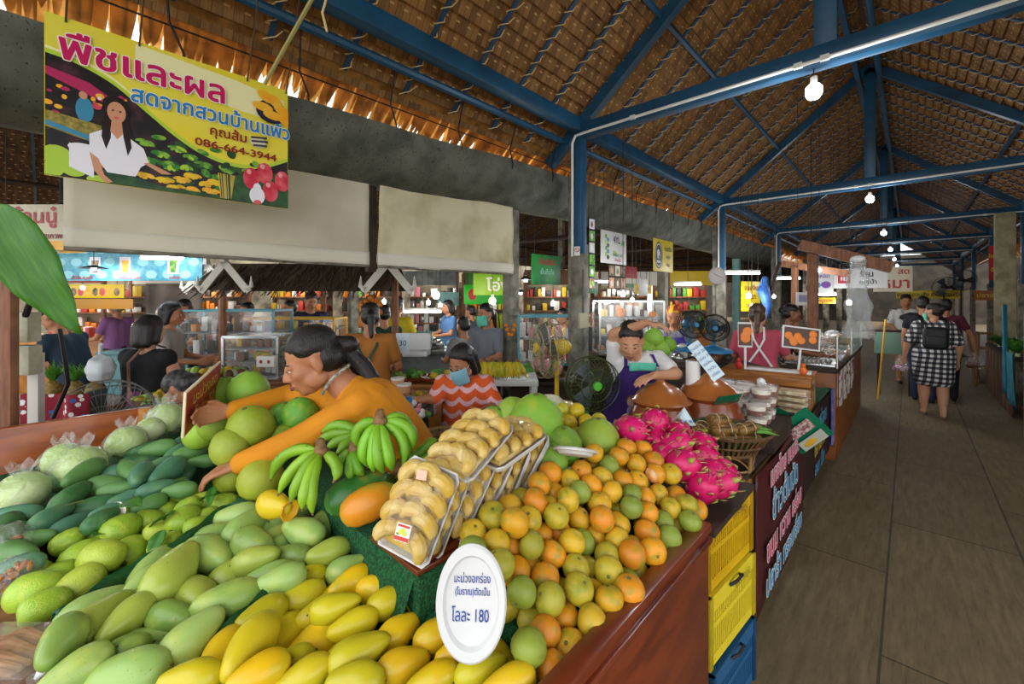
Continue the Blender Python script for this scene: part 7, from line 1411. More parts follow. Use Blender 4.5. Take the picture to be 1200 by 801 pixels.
mLG, mPk, mDk = M('goods_lime', '#8fae3a', .5), M('goods_pink', '#c77a86', .5), M('goods_dark', '#2a2622', .5)
def T3(p, z): return (p[0], p[1], z)
# nearest row behind the stall
table('wicker_table', 'low dark table behind the stall holding a wicker tray and plastic packets', (-1.864,1.475,0.983), .55, .42, .80, C43, m_dark)
goods('wicker_tray', 'round wicker tray with white paper in front of the seated woman', T3((-1.864,1.475,0.983), .81), .20, .20, 5, .035, [mW], tray=m_wick, hgt=.01, flat=.25, cat='tray')
mb = MB(); t = thing('wicker_bowl', 'deep round wicker bowl left of the pomelo trays', 'basket', T3((-1.745,1.381,1.012), .80)); mb.lathe([(0, .0), (.11, .0), (.155, .10), (.165, .13), (.15, .125), (.105, .02), (0, .02)], 26); mb.build('bowl', M('basket_weave', '#7d5f38', .7, var='#4f3a20', vs=40, bump=.5, bs=60), t); mb = MB(); mb.tube([(.16*math.cos(a), .16*math.sin(a), .13) for a in [k*.26 for k in range(24)]], .012, 6, closed=True); mb.build('rim', m_bam, t)
t = thing('water_bottle', 'clear water bottle with blue cap beside the largest banana hand', 'bottle', T3((-1.503,0.991,1.153), 1.06)); mb = MB(); mb.lathe([(0, 0), (.03, .0), (.033, .02), (.033, .10), (.03, .12), (.014, .15), (.013, .165), (0, .165)], 18); mb.build('bottle', plastic_film('pet', '#dfeaf0', .2, .05), t); mb = MB(); mb.lathe([(.015, .16), (.015, .182), (0, .183)], 14); mb.build('cap', M('blue_cap', '#2f6fb8', .4), t)
t = thing('bottle_support', 'small dark crate under the water bottle', 'crate', T3((-1.503,0.991,1.153), 0)); mb = MB(); mb.box((0, 0, .53), (.16, .16, 1.06), bev=.01); mb.build('box', m_dark, t); mb = MB(); mb.box((0, 0, 1.05), (.18, .18, .02)); mb.build('top', m_dark, t)
for i, (p, lb) in enumerate((((-2.415,1.509,1.1), 'upper left plastic cup of dip among the packets'), ((-2.339,1.511,1.072), 'lower right plastic cup of dip among the packets'), ((-2.386,1.466,1.056), 'lower left plastic cup of dip among the packets'))):
    t = thing('dip_cup', lb, 'cup', p, 0, 'cups of dip by the packets'); mb = MB(); mb.lathe([(0, -.03), (.034, -.03), (.042, .02), (0, .02)], 16); mb.build('dip', M('brown_dip', '#b98a62', .5), t); mb = MB(); mb.lathe([(.043, .02), (.045, .032), (0, .035)], 16); mb.build('lid', mW, t)
table('packet_table', 'dark table of snack packets behind the leaning woman’s back', (-2.593,1.547,0.884), .5, .4, .90, C43, m_dark)
for i, (p, ml, lb) in enumerate((((-2.495,1.638,1.058), [mB_, mW], 'bag of brown nuts on the packet table'), ((-2.456,1.743,1.036), [mY, mLG], 'bag of yellow-green fruit on the packet table'), ((-2.272,1.504,1.014), [mW, mPk], 'pink and white packets at the table’s near edge'), ((-2.276,1.57,1.029), [mG, mDk], 'green leaf-wrapped bundles on the packet table'), ((-2.355,1.496,0.991), [mW, mDk], 'clear packet of white sweets on the packet table'))):
    goods('goods_bag', lb, T3(p, .91), .20, .14, 16, .022, ml, cat='packets', seed=i, tray=m_film)
table('fish_table', 'table with silver packets right of the seated woman', (-2.056,2.39,0.831), .62, .5, .80, C43, m_dark)
for i, (p, ml, lb) in enumerate((((-1.993,2.243,1.026), [mW, mLG, mG], 'clear bags with yellow-green fruit right of the seated woman'), ((-1.835,2.39,1.008), [m_inox, mW], 'silver dried fish on the table below the yellow fan'), ((-1.839,2.182,0.994), [mW, m_inox], 'white packets at the front of the fish table'), ((-2.134,2.181,1.028), [mW, mDk], 'bag of dark goods just behind the wave-print shoulder'))):
    goods('goods_bag', lb, T3(p, .81), .28, .2, 26, .026, ml, cat='packets', seed=i+20, tray=m_film)
bs_ = table('banana_stand', 'white stand of ripe bananas left of the concrete column', (-2.464,2.488,1.062), .62, .4, 1.0, C43, M('white_paint', '#c9c9c2', .5), closed=False)
BQ = ((-2.543,2.305,1.144), (-2.495,2.35,1.178), (-2.447,2.394,1.144), (-2.4,2.438,1.178), (-2.352,2.483,1.144), (-2.305,2.527,1.178))
for i in range(6):
    q = BQ[i]; banana_hand(f'ripe yellow banana hand on the white stand, {ORD[i]} from the left', (q[0], q[1], 1.13), [(Vector((q[0], q[1], 1.02))+LF*(.05*(k-1.5))+TOC*(.05+.02*(k % 2)), TOC*.02+UP*.02) for k in range(4)], 0, .019, '#d9b41c', 'ripe banana hands on the white stand')
# counters
table('tray_counter', 'orange wooden counter carrying brown food trays', (-3.331,2.363,0.834), 1.3, .5, .88, C43, m_tblo, cat='counter')
for i, (p, lb) in enumerate((((-3.356,2.203,1.01), 'left-hand brown bowl tray of greens on the orange counter'), ((-3.145,2.4,1.01), 'middle brown tray with banana leaf and yellow food'), ((-2.956,2.576,1.01), 'right-hand brown tray with leaf on the orange counter'))): goods('food_tray', lb, T3(p, .90), .30, .26, 12, .04, [mG, mLG, mY][:2+i % 2], tray=m_clay, cat='tray', seed=i+40, hgt=.06)
t = thing('price_card', 'pale blue price card standing on the orange counter', 'card', (-3.303,2.116,1.24), C43); mb = MB(); mb.box((0, 0, 0), (.12, .004, .18)); mb.build('paper', M('pale_blue_card', '#cfe3ea', .6), t); text('30', .07, m_pen, t, 0, 0, -.004)
t = thing('foam_box', 'open cream foam box behind the blue card', 'box', (-3.534,2.447,1.213), C43); mb = MB(); mb.box((0, 0, 0), (.24, .03, .17), bev=.02); mb.build('lid', m_foam, t); mb = MB(); mb.box((0, -.1, -.1), (.24, .18, .05), bev=.015); mb.build('base', m_foam, t)
table('grey_counter', 'grey counter behind the brown trays with blue baskets', (-4.352,3.599,1.068), 1.4, .6, .98, C43, m_tile, cat='counter')
for i, (p, ml, lb) in enumerate((((-4.311,3.637,1.314), [M('basket_blue', '#7fb5c9', .5)], 'pale blue plastic basket on the grey counter'), ((-4.024,3.905,1.381), [mO], 'orange crate on the grey counter'), ((-4.597,3.37,1.124), [mW, m_inox], 'white packets on the grey counter'))): goods('goods_pile', lb, T3(p, .99), .3, .25, 10, .06, ml, seed=i+60, cat='goods', tray=m_tile)
t = thing('pandan_plant', 'spiky green pandan leaves standing beyond the trays', 'plant', T3((-4.163,2.954,1.28), .98)); mb = MB(); rn = random.Random(6)
for k in range(24): a = rn.uniform(0, 6.28); l = rn.uniform(.22, .36); d_ = Vector((math.cos(a)*.5, math.sin(a)*.5, 1)).normalized(); s_ = d_.cross(UP).normalized()*.014; mb.face([-s_, s_, d_*l*.6+s_, d_*l, d_*l*.6-s_])
mb.build('leaves', mG, t, sharp=None); mb = MB(); mb.lathe([(0, 0), (.08, 0), (.10, .1), (0, .1)], 14); mb.build('pot', mDk, t)
# left part
table('pineapple_table', 'brown tray table with pineapple tops at the far left', (-4.247,0.073,0.93), .8, .4, .93, C43, m_tbl)
for i, q in enumerate(((-4.26,-0.007,1.058), (-4.15,0.096,1.058), (-4.048,0.191,1.058))):
    q = T3(q, .95); t = thing('pineapple', f'pineapple with green crown in the left tray, {ORD[i]} from the left', 'pineapple', q, i, 'pineapples in the left tray'); mb = MB(); mb.ell((0, 0, .06), (.055, .055, .075)); mb.build('fruit', M('pineapple_skin', '#8a6a2a', .6, var='#4f4a1c', vs=40, bump=.6, bs=60), t)
    mb = MB(); rn = random.Random(i)
    for k in range(18): a = k*2.4; l = rn.uniform(.10, .18); d_ = Vector((math.cos(a)*.8, math.sin(a)*.8, .9+.02*k)).normalized(); s_ = d_.cross(UP).normalized()*.012; b0 = Vector((0, 0, .125)); mb.face([b0-s_, b0+s_, b0+d_*l*.6+s_*.8, b0+d_*l, b0+d_*l*.6-s_*.8])
    mb.build('crown', m_leaf, t, sharp=None)
goods('yellow_fruit_heap', 'heap of small yellow fruit behind the varnished board', T3((-3.537,0.462,0.913), .97), .26, .2, 26, .03, [mY, mLG], seed=71, hgt=.05); table('low_table', 'dark low table behind the varnished board', (-3.484,0.511,0.869), .5, .35, .95, C43, m_dark)
goods('yellow_fruit_heap', 'yellow-green fruit and bags on the brown table left of the price board', T3((-4.428,0.93,0.969), .95), .5, .3, 26, .045, [mY, mLG, mW, mB_], seed=72, hgt=.08)
table('brown_table', 'brown-topped table beyond the price board', (-4.457,1.177,0.932), 1.0, .5, .93, C43, m_tbl); table('teal_counter', 'teal-fronted counter in the left hall', (-7.347,0.942,0.829), 1.2, .5, .95, C43, M('teal_front', '#3f6f74', .5), cat='counter')
t = thing('white_carrier_bag', 'crumpled white carrier bag hanging by the woman in black', 'bag', (-3.884,0.207,1.18)); blobby((.10, .075, .09), .07, 9, 5, 36, 24).build('bag', M('white_thin_plastic', '#d4d8da', .35, transl=.3), t); mb = MB(); mb.tube([(-.06, 0, .07), (-.03, 0, .15), (.0, 0, .16)], .012, 6); mb.build('handles', M('white_thin_plastic', '#d4d8da', .35), t)
t = thing('dotted_cloth', 'red cloth with white and blue dots draped behind the board at the far left', 'cloth', (-3.232,-0.005,1.069), C43); mb = MB(); mb.grid(lambda u, v: ((u-.5)*.34, .02*math.sin(u*14), (v-.5)*.16), 20, 6)
def _dots(N, L, tc, b):
    v = N.new('ShaderNodeTexVoronoi'); v.inputs['Scale'].default_value = 30; L.new(tc.outputs['Object'], v.inputs[0]); s_ = N.new('ShaderNodeSeparateColor'); L.new(v.outputs['Color'], s_.inputs[0])
    return nmix(N, L, nmath(N, L, 'LESS_THAN', v.outputs['Distance'], .36), '#8a1428', nmix(N, L, nmath(N, L, 'GREATER_THAN', s_.outputs[0], .5), '#e0dcd8', '#3a5aa8'))
o = mb.build('cloth', pattern_mat('dotted_cloth', _dots), t, sharp=None); o.modifiers.new('t', 'SOLIDIFY').thickness = .004
case('acrylic_case', 'teal-framed clear counter screen left of the thatched kiosk', (-5.65,1.432,1.287), 1.05, .4, .52, C43, .98, m_teal, [mB_, mO, mW, mDk], 2)
case('steel_cabinet', 'small steel-framed food cabinet with white sign box', (-4.337,1.288,1.127), .48, .32, .36, C43, .94, m_inox, [mW, mY, mB_, mDk], 3); t = thing('label_box', 'white box with small heart-shaped prints on the steel cabinet’s side', 'box', (-3.966,1.224,1.11), C43); mb = MB(); mb.box((0, 0, 0), (.15, .06, .09), bev=.004); mb.build('carton', mW, t); mb = MB()
for x in (-.035, .03): mb.ell((x, -.032, 0), (.014, .003, .016), n=8, m=5)
mb.build('print', m_dred, t)
case('yellow_case', 'yellow-framed snack case under the thatched roof', (-5.827,2.087,1.21), 1.25, .4, .30, C43, 1.08, M('yellow_frame', '#d9a81c', .5), [mY, mO, mY], 2); table('kiosk_counter', 'dark kiosk counter under the yellow snack case', (-5.827,2.087,1.078), 1.5, .4, 1.06, C43, m_tbl, cat='counter')
# thatched kiosk roof with white finials
kk = thing('thatched_kiosk', 'small thatched kiosk roof with white pointed gable finials', 'kiosk', T3((-4.842,1.912,1.678), 0), C43); mb = MB(); rn = random.Random(3)
m_straw = M('grey_straw', '#5a4a36', .9, var='#2e241a', vs=14, stretch=(30, 4, 4))
mb.grid(lambda u, v: ((u-.5)*2.0, -.42+.42*v, 1.72+.30*v), 20, 4); mb.grid(lambda u, v: ((u-.5)*2.0, .42*v, 2.02-.30*v), 20, 4)
for k in range(330):
    x = rn.uniform(-1.02, 1.02); y = rn.uniform(-.44, -.02); z = 1.72+.30*(y+.42)/.42; l = rn.uniform(.10, .24); mb.tube([(x, y, z+.012), (x+rn.uniform(-.05, .05), y-l*.75, z-l*.55+.01)], [.007, .003], 4, False)
mb.build('thatch', m_straw, kk, sharp=None); mb = MB()
for x in (-.95, .95): mb.rod((x, 0, 0), (x, 0, 1.95), .04, n=8)
mb.build('post', m_rawwood, kk); m_fin = M('white_finial', '#c9c4b8', .6)
for x, y0 in ((-1.04, -.12), (-.62, -.46), (1.0, -.46)):
    mb = MB(); mb.beam((x-.02, y0, 2.02), (x+.24, y0, 1.70), .02, .07); mb.beam((x+.02, y0, 2.02), (x-.24, y0, 1.70), .02, .07); mb.tube([(x, y0, 2.0), (x-.01, y0, 2.14), (x+.012, y0, 2.22)], [.04, .02, .003], 6)
    for s_ in (-1, 1): mb.tube([(x+.22*s_, y0, 1.73), (x+.27*s_, y0, 1.76), (x+.265*s_, y0, 1.86)], [.03, .022, .004], 6)
    mb.build('finial', m_fin, kk)
t = thing('marigold_garland', 'hanging cluster of orange marigold garlands by the kiosk', 'garland', (-4.268,2.31,1.567)); mb = MB(); rn = random.Random(2)
for k in range(26): mb.ell((rn.uniform(-.12, .12), rn.uniform(-.08, .08), rn.uniform(-.09, .09)), .032, n=8, m=6)
o = mb.build('flowers', mO, t); o['kind'] = 'stuff'; mb = MB(); mb.rod((0, 0, .05), (0, 0, .6), .004, n=5); mb.build('cord', m_shade, t)
t = thing('column_garland', 'small orange garland tied round the concrete column', 'garland', (-2.979,3.17,1.319)); mb = MB()
for k in range(12): a = k*.52; mb.ell((.045*math.cos(a), .045*math.sin(a), .05*math.sin(a*2)), .022, n=8, m=6)
o = mb.build('flowers', mO, t); o['kind'] = 'stuff'
t = thing('grey_awning', 'grey cloth awning behind the teal menu board', 'awning', (-7.811,1.194,1.6), C43); mb = MB(); mb.grid(lambda u, v: ((u-.5)*.85, .05*math.sin(u*12), (v-.5)*.5), 20, 6); o = mb.build('cloth', M('awning_grey', '#8a7f78', .85), t, sharp=None); o.modifiers.new('t', 'SOLIDIFY').thickness = .004
# farther stalls, each a counter with a back shelf of goods under a plain fascia board
def far_stall(p, w, rz, fcol, gm, label, power=0):
    t = thing('market_booth', label, 'stall', T3(p, 0), rz, 'booths at the back of the neighbouring hall'); mb = MB(); mb.box((0, 0, .46), (w, .5, .92), bev=.004); mb.build('counter', (m_tbl, m_teal, m_tblo, m_dark)[int(p[0]*10) % 4], t)
    mb = MB(); mb.box((0, .75, 1.0), (w, .04, 2.0)); mb.build('back_wall', M('booth_back', '#8a7f6a', .8, var='#5f5545', vs=3), t); mb = MB()
    for z in (1.05, 1.35, 1.65): mb.box((0, .62, z), (w*.95, .24, .02))
    mb.build('shelf', m_rawwood, t); mb = MB(); rn = random.Random(int(p[0]*37)); 
    for z in (1.06, 1.36, 1.66, .92):
        x = -w*.45
        while x < w*.45: s_ = rn.uniform(.05, .10); hh = rn.uniform(.09, .22); mb.box((x, .62 if z > 1 else rn.uniform(-.15, .15), z+hh/2), (s_*1.2, .1, hh), bev=.01, mi=rn.randrange(len(gm))); x += s_*1.6
    o = mb.build('goods', gm, t); o['kind'] = 'stuff'; mb = MB(); mb.box((0, -.2, 2.05), (w*1.05, .03, .30), bev=.004); mb.build('fascia', fcol, t); mb = MB()
    for x in (-w*.5, w*.5): mb.box((x, -.2, 1.1), (.05, .05, 2.2)); mb.box((x, .74, 1.1), (.05, .05, 2.2))
    mb.build('post', m_rawwood, t); mb = MB(); mb.cap((-w*.3, .2, 1.95), (w*.3, .2, 1.95), .016); mb.build('tube', m_tubel, t)
    if power: d = bpy.data.lights.new('lamp_light', 'POINT'); d.energy = power; d.color = (1, .93, .8); d.shadow_soft_size = .15; o = bpy.data.objects.new('lamp_light', d); COL.objects.link(o); o.parent = t; o.location = (0, .2, 1.85)
for p, w, fc_, gm, lb in (((-11.019,0.116,0.86), 1.8, mRd, [mW, mO, mRd, mY], 'booth with red fascia at the far left of the rear hall'), ((-10.459,1.732,0.776), 1.7, mW, [mW, mB_, mO, mDk], 'booth with white fascia behind the grey awning'), ((-9.627,3.329,0.714), 1.3, mY, [mY, mO, mRd, mW], 'booth with yellow fascia beyond the thatched kiosk'), ((-7.562,3.887,0.818), 1.1, mO, [mO, mW, mG, mDk], 'booth with orange fascia behind the garland'),
        ((-7.553,5.536,0.693), 1.2, m_tile, [mW, m_inox, mPk, mDk], 'booth with grey fascia behind the pandan leaves'), ((-6.898,6.694,0.652), 1.15, mG, [mY, mLG, mW, mO], 'booth with green fascia behind the masked woman'), ((-5.358,7.036,0.735), 1.2, mB_, [mRd, mW, mY, mDk], 'booth with brown fascia behind the blue post'), ((-4.555,8.606,0.672), 1.3, mW, [mW, mO, m_inox, mB_], 'booth with white fascia behind the tall glass case'),
        ((-3.422,9.389,0.693), 1.2, mY, [mY, mG, mRd, mDk], 'booth with yellow fascia behind the blue fans')):
    far_stall(p, w, C43, fc_, gm, lb, 9)
# middle and right
case('juice_case', 'clear case with red juice tanks right of the concrete column', (-2.868,3.615,1.31), .60, .35, .50, C43, .95, m_teal, [mRd, mPk, mW], 2); table('juice_counter', 'brown counter under the juice case', (-2.927,3.765,1.061), .75, .4, .94, C43, m_tbl, cat='counter')
goods('watermelon_pile', 'cut pink and green watermelons below the juice case', T3((-2.449,3.049,1.104), .93), .34, .24, 10, .06, [mG, mPk, mG], seed=81); table('melon_table', 'dark table holding the cut watermelons', (-2.494,3.144,0.994), .7, .45, .90, C43, m_dark)
case('glass_case', 'tall lit glass case behind the purple-apron woman', (-2.52,4.761,1.4), .75, .4, .62, C43, .98, m_inox, [mW, mO, mY, mDk], 3); table('case_counter', 'dark counter under the tall glass case', (-2.568,4.852,1.152), 1.2, .5, .96, C43, m_dark, cat='counter')
for i, (p, r, c, lb) in enumerate((((-1.581,3.448,1.304), .085, '#86b43c', 'green pomelo topmost beside the raised forearm'), ((-1.618,3.414,1.218), .08, '#7aa834', 'green pomelo lower left beside the raised forearm'), ((-1.539,3.487,1.211), .085, '#83b040', 'green pomelo in front beside the raised forearm'), ((-1.492,3.531,1.247), .07, '#6f9c30', 'green pomelo at right beside the raised forearm'))): pomelo(p, r, c, lb)
table('pomelo_table', 'dark table under the rear pomelos', (-1.576,3.589,1.08), .7, .4, 1.10, C43, m_dark); table('rear_counter', 'dark counter with plastic bags left of the pink-topped woman', (-1.412,4.153,0.994), .8, .5, 1.05, C43, mDk, cat='counter')
for i, (p, ml, lb) in enumerate((((-1.519,3.916,1.205), [mW, m_inox], 'white plastic bags on the dark rear counter'), ((-1.319,4.102,1.166), [mDk, mB_], 'dark bottles and bags on the rear counter'))): goods('goods_pile', lb, T3(p, 1.06), .26, .2, 10, .05, ml, seed=90+i, cat='goods', tray=mDk)
# fans
def fan(label, p, r, rz, tilt, guard, hub, stand_h, stand_m, back=None):
    t = thing('standing_fan', label, 'fan', (p[0], p[1], p[2]-stand_h), rz); q = Matrix.Translation((0, 0, stand_h)) @ Matrix.Rotation(tilt, 4, 'X'); mb = MB(); n = 36
    for rr_, y in ((r, 0), (r*.97, -.05), (r*.97, .05), (r*.6, -.065), (r*.3, -.07)): mb.tube([q @ Vector((rr_*math.cos(a), y, rr_*math.sin(a))) for a in [2*math.pi*k/24 for k in range(24)]], .0035, 4, closed=True)
    for k in range(n):
        a = 2*math.pi*k/n
        for s_ in (-1, 1): mb.tube([q @ Vector((r*.15*math.cos(a), s_*.07, r*.15*math.sin(a))), q @ Vector((r*.7*math.cos(a+.12), s_*.062, r*.7*math.sin(a+.12))), q @ Vector((r*math.cos(a+.2), 0, r*math.sin(a+.2)))], .0018, 3, False)
    mb.build('guard', guard, t); mb = MB(); mb.lathe([(0, -.085), (.16*r, -.083), (.17*r, -.065), (0, -.06)], 16, q @ Matrix.Rotation(R(90), 4, 'X') @ Matrix.Rotation(R(180), 4, 'X')); mb.build('hub', hub, t)
    mb = MB()
    for k in range(3): a = 2.094*k; mb.grid(lambda u, v: q @ (Matrix.Rotation(a+.9*(v-.5), 3, 'Y') @ Vector((r*(.14+.72*u), .03*(v-.5), 0))), 6, 6)
    mb.build('blade', M('fan_blade', '#3f4748', .3), t, sharp=None); mb = MB(); mb.ell(q @ Vector((0, .10, 0)), (.06, .09, .06)); mb.build('motor', back or stand_m, t)
    mb = MB(); mb.rod((0, .08, .03), (0, .08, stand_h), .016, n=10); mb.build('pole', stand_m, t); mb = MB(); mb.lathe([(0, .0), (.17, 0), (.16, .02), (.04, .05), (.03, .06), (0, .06)], 20, Matrix.Translation((0, .08, 0))); mb.build('base', stand_m, t); return t
m_gl = M('guard_grey', '#8d8d88', .4, metal=.5); m_gb = M('guard_black', '#1a1b1b', .4); m_hubg = M('green_hub', '#4fae2c', .4); m_fy = M('fan_yellow', '#d0b02a', .45); m_bluf = M('fan_blue', '#2a6f9a', .45)
fan('large grey wire fan leaning behind the varnished board', (-3.246,0.187,0.959), .235, C43+.5, -.5, m_gl, m_gl, .85, m_gb); fan('black standing fan with a bright green hub left of the purple apron', (-1.427,2.252,1.121), .165, C43+.25, .05, M('green_guard', '#39461c', .4), m_hubg, .55, M('green_pole', '#4f8a34', .5), m_gb)
fan('yellow pedestal fan seen side-on before the blue post', (-1.839,2.318,1.302), .21, R(-30), 0, M('guard_beige', '#8d8560', .4), m_fy, .42, m_fy); fan('blue fan on the dark rear counter, left one', (-1.432,3.929,1.404), .125, C43, 0, m_gb, m_bluf, .24, m_bluf); fan('blue fan on the dark rear counter, right one', (-1.274,4.008,1.376), .12, C43-.3, 0, m_gb, m_bluf, .22, m_bluf)
for p, lb in (((0.659,15.382,1.909), 'black fan on a tall pole at the far right of the aisle, left one'), ((0.948,15.241,2.07), 'black fan on a tall pole at the far right of the aisle, right one')): fan(lb, p, .26, .3, .2, m_gb, m_gb, 1.88, m_gb)
table('fan_shelf', 'dark shelf under the yellow and black fans', (-1.602,2.403,0.955), .55, .4, .80, C43, m_dark)
# chair, basket
ch = thing('plastic_chair', 'cream plastic chair back with slots behind the plum mangoes', 'chair', T3((-1.293,1.734,1.125), 0), C43+R(20)); m_chw = M('cream_plastic', '#cfc7ac', .45)
def arch(u, v):
    a = (u-.5)*1.9; return (.21*math.sin(a)/.81, .06*(1-math.cos(a)), .45+.0+ (.64-.07*abs(u-.5)**2*6)*v)
mb = MB(); mb.grid(lambda u, v: ((u-.5)*.38*(1-.12*v), .18+.05*v-.05*(1-4*(u-.5)**2), .62+.50*v-.10*v*(2*abs(u-.5))**3), 14, 8); o = mb.build('backrest', m_chw, ch, sharp=None); o.modifiers.new('t', 'SOLIDIFY').thickness = .012
mb = MB()
for k in range(5): mb.box((-.08+.04*k, .135, .96), (.012, .09, .07), rot=0)
mb.build('slot', mDk, ch); mb = MB(); mb.box((0, 0, .45), (.40, .40, .03), bev=.012); mb.build('seat', m_chw, ch)
for x in (-1, 1):
    for y in (-1, 1): mb = MB(); mb.rod((x*.17, y*.17, .44), (x*.21, y*.21, 0), .022, .018, 8); mb.build('leg', m_chw, ch)
lb_ = thing('lattice_basket', 'cream perforated plastic basket behind the dragon fruits', 'basket', T3((-0.945,1.785,1.096), .86), C43); mb = MB(); w_, d_ = .16, .10
for s_ in range(4):
    A = [(-w_, -d_), (w_, -d_), (w_, d_), (-w_, d_)]; a, b_ = Vector((*A[s_], 0)), Vector((*A[(s_+1) % 4], 0)); L_ = (b_-a).length
    for z in (.005, .05, .095, .14): mb.beam(a+UP*z+(a.normalized()*.15*z), b_+UP*z+(b_.normalized()*.15*z), .006, .014)
    k = int(L_/.022)
    for i in range(k+1): q = a.lerp(b_, i/k); mb.beam(q, q+UP*.14+q.normalized()*.021, .006, .008, up=(b_-a))
mb.box((0, 0, .003), (2*w_, 2*d_, .006)); mb.build('lattice', M('cream_lattice', '#d2c9ab', .5), lb_); mb = MB(); mb.box((0, 0, -.43), (.30, .2, .85)); mb.build('stand_block', m_dark, lb_)
# left foreground: leaf, post, meter boxes, hose
o = leaf_mesh(.30, .105, .18, .22); lf = o.build('hanging_leaf', M('fresh_leaf', '#3f7a1e', .35, var='#4f8f26', vs=5, stretch=(3, 40, 3), transl=.35, bump=.15, bs=40)); p0, p1 = Vector((-1.351,-0.084,1.839)), Vector((-1.224,0.007,1.59)); x = (p1-p0).normalized(); z = Vector((.55, -.6, .55)); y = z.cross(x).normalized(); z = x.cross(y); lf.matrix_world = Matrix.Translation(p0) @ Matrix((x, y, z)).transposed().to_4x4(); lf.modifiers.new('t', 'SOLIDIFY').thickness = .0012; tag(lf, 'large fresh green leaf hanging into view at the left edge', 'leaf')
o = leaf_mesh(.18, .07, .15, .25); lf = o.build('hanging_leaf', M('fresh_leaf', '#3f7a1e', .35)); p0, p1 = Vector((-1.434,-0.066,1.799)), Vector((-1.395,-0.002,1.665)); x = (p1-p0).normalized(); z = Vector((.3, -.6, .7)); y = z.cross(x).normalized(); z = x.cross(y); lf.matrix_world = Matrix.Translation(p0) @ Matrix((x, y, z)).transposed().to_4x4(); lf.modifiers.new('t', 'SOLIDIFY').thickness = .0012; tag(lf, 'smaller leaf behind the large one at the left edge', 'leaf')
wp = thing('wood_post', 'rough brown wooden plank post at the left edge behind the board', 'post', T3((-2.755,-0.136,1.322), 0), C43); mb = MB(); mb.box((0, 0, 1.0), (.07, .035, 2.0), bev=.004); mb.build('plank', m_rawwood, wp); mb = MB(); mb.box((-.07, .03, 1.0), (.05, .02, 2.0)); mb.build('white_strip', mW, wp)
mbx = thing('meter_box', 'pair of stained white electric boxes on the post at the left edge', 'electric box', (-2.961,-0.095,1.439), C43); mb = MB(); mb.box((0, 0, .075), (.10, .06, .135), bev=.006); mb.build('upper_box', M('stained_white', '#c9c6ae', .5, var='#a39f80', vs=9), mbx); mb = MB(); mb.box((.005, 0, -.075), (.10, .06, .135), bev=.006); mb.build('lower_box', M('stained_white', '#c9c6ae', .5), mbx); mb = MB(); mb.box((0, .05, -.75), (.05, .03, 1.4)); mb.build('backing', mW, mbx)
t = thing('black_hose', 'black rubber hose looping at the left edge', 'hose', (-2.602,-0.102,1.915)); mb = MB(); b0 = Vector(t.location); mb.tube([Vector(q)-b0 for q in ((-2.646,-0.143,1.99), (-2.597,-0.097,1.983), (-2.552,-0.055,1.922), (-2.567,-0.042,1.815), (-2.627,-0.057,1.678), (-2.728,-0.083,1.571))], .011, 8); mb.build('hose', m_gb, t); mb = MB(); mb.tube([Vector(q)-b0 for q in ((-3.06,0.018,1.495), (-3.042,0.035,1.348), (-3.029,0.046,1.222), (-3.085,-0.005,1.054))], .009, 7); mb.build('cable', m_gb, t)

# ------------------------------------------------------------------ people of the left hall
def bystander(label, p, H, top, rz, hair='short', hm=None, skin=m_skin, sleeve=.6, face=True, mask=None, fwd=(0, 1, -.1), arms=None, lean=0., skirt=None, wide=1., apron=None, zoff=0.):
    jp, k = stand(H, lean=lean, **(arms or dict(armL=((-.23, .06+lean, 1.05), (-.16, .27+lean, 1.02)), armR=((.23, .06+lean, 1.05), (.16, .27+lean, 1.02)))))
    return person(label, (p[0], p[1], zoff), jp, skin, top=top, bottom=M('dark_trousers', '#1b1a1f', .8), hair=hair, hairm=hm, voxel=.0125 if p[0] < -2.9 or p[1] > 4.5 else .010, sleeve=sleeve, fwd=fwd, rz=rz, s=k, face=face, mask=mask, skirt=skirt, wide=wide, apron=apron)
m_batik = M('purple_batik', '#5a2a5e', .8, var='#a0527f', vs=18)
bw_, JB, FB = bystander('woman in sleeveless black top and purple batik skirt seen from behind', (-3.985,0.454,1.333), 1.52, M('black_top', '#121115', .85), C43-.1, 'bob', sleeve=.12, face=False, skin=m_skin_l, skirt=(m_batik, .9), wide=1.08)
mb = MB(); mb.tube([(.05, .09, 1.28), (.02, -.02, 1.33), (-.01, -.13, 1.2), (.02, -.15, .95)], .016, 6, flat=.4); mb.build('bag_strap', mB_, bw_)
bystander('man in navy shirt bending over the left table, bearded and looking down', (-5.541,0.166,1.244), 1.58, M('navy_shirt', '#1f3242', .85), C43+R(95), lean=.14, fwd=(0, 1, -.7), sleeve=.8)
bystander('figure in purple shirt and pale cap beyond the bending man', (-8.554,0.637,1.058), 1.62, M('mauve_shirt', '#7a4f80', .85), C43+R(80), hm=M('pale_cap', '#9a948c', .8)); bystander('person in pale top carrying an orange-brown bag beside the woman in black', (-5.334,0.769,1.255), 1.60, M('pale_blouse', '#a39a92', .85), C43-R(70), 'bob'); bystander('man in black shirt seen between the pale top and the clear screen', (-6.956,1.17,1.124), 1.62, M('black_shirt', '#18181c', .85), C43+R(160)); bystander('person in grey checked shirt behind the clear counter screen', (-6.464,1.766,1.057), 1.58, M('grey_check', '#8a8a96', .85, var='#6a6a78', vs=40), C43+R(170))
bystander('man in navy jacket with an orange cuff leaning over the yellow snack case', (-6.163,2.457,1.326), 1.72, M('navy_jacket', '#1f2340', .8), C43+R(215), sleeve=1.7, fwd=(-.1, 1, -.4)); bystander('woman in dark top behind the yellow snack case, left of the navy jacket', (-6.789,2.42,1.24), 1.6, M('dark_blouse', '#2a2630', .8), C43+R(150))
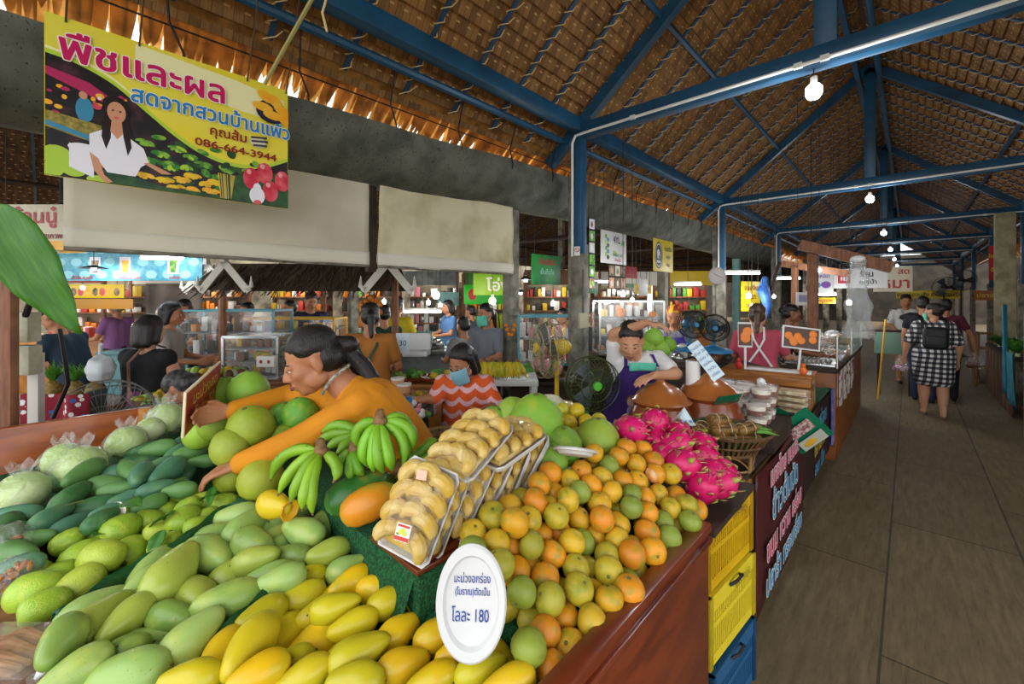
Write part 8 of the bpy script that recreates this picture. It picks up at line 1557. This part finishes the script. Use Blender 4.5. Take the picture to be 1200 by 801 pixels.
aw, JA, FA = bystander('woman in brown-orange top with dark green apron straps, seen from behind', (-3.288,1.788,1.316), 1.60, M('amber_tee', '#a8692a', .85), C43+R(10), 'pony', face=False, fwd=(-.2, 1, -.1), wide=1.08)
mb = MB()
for x in (-1, 1): mb.tube([(x*.085, .0, 1.35), (x*.07, -.125, 1.25), (0, -.158, 1.12), (-x*.1, -.15, .98)], .012, 5, flat=.5)
mb.build('apron_strap', M('dark_green_strap', '#1f4a34', .8), aw)
bystander('person in dark green top beside the yellow tee, under the garland', (-4.507,2.634,1.25), 1.56, M('dark_green_tee', '#1c3a2c', .85), C43+R(30), face=False); bystander('man in bright yellow tee seen from behind near the garland', (-4.925,3.064,1.236), 1.66, M('yellow_tee', '#c9b41c', .85), C43-R(15), face=False, sleeve=.7)
bystander('woman in grey and black top with glasses and a teal mask by the column', (-3.332,3.182,1.218), 1.58, M('grey_vest', '#6f747a', .85), C43+R(140), 'pony', mask=m_mask, sleeve=.7); bystander('person in grey shirt sitting low behind the brown trays', (-3.743,3.209,1.189), 1.42, M('grey_shirt', '#7a7a78', .85), C43+R(40), face=False); bystander('person in blue top farther behind the pandan leaves', (-5.69,4.539,1.218), 1.6, M('blue_blouse', '#4a6f9a', .85), C43+R(120), 'bob'); bystander('person in dark grey sitting beside the orange crate', (-5.556,4.938,1.117), 1.5, M('slate_tee', '#4a4e54', .85), C43+R(60), face=False)
bystander('person in yellow top left of the blue post', (-3.379,4.643,1.228), 1.5, M('yellow_blouse', '#c4a41c', .85), C43+R(130)); bystander('person in dark top right of the blue post', (-3.079,4.923,1.217), 1.5, M('grey_blouse', '#55555c', .85), C43+R(150)); bystander('person in pale top far beyond the fans, near the strip sign', (-4.11,7.106,1.058), 1.6, M('pale_tee', '#a8a8a4', .85), C43+R(150))
# grey-haired head behind the board: a person bending low
jg_, k = stand(1.5); q = (-3.183,0.519,1.028); jg_ = {n_: (v_[0], v_[1], v_[2]) for n_, v_ in jg_.items()}
for n_ in ('chest', 'neck', 'head', 'shL', 'shR', 'elL', 'elR', 'wrL', 'wrR'):
    v_ = Vector(jg_[n_]); h0 = Vector((0, 0, .85)); jg_[n_] = tuple(h0+Matrix.Rotation(R(-58), 3, 'X') @ (v_-h0))
hd = Vector(jg_['head']); rzg = C43+R(90); base = Vector((q[0], q[1], 1.10))-Matrix.Rotation(rzg, 3, 'Z') @ Vector((hd.x, hd.y, hd.z))
person('grey-haired person stooping low behind the varnished board, only the head showing', (base.x, base.y, base.z if abs(base.z) < .12 else 0), jg_, m_skin, top=M('grey_tee', '#77777c', .85), bottom=M('dark_trousers', '#1b1a1f', .8), hair='short', hairm=m_grey, voxel=.010, fwd=(0, .5, -.85), up=(0, 1, .3), rz=rzg, s=k, face=False)
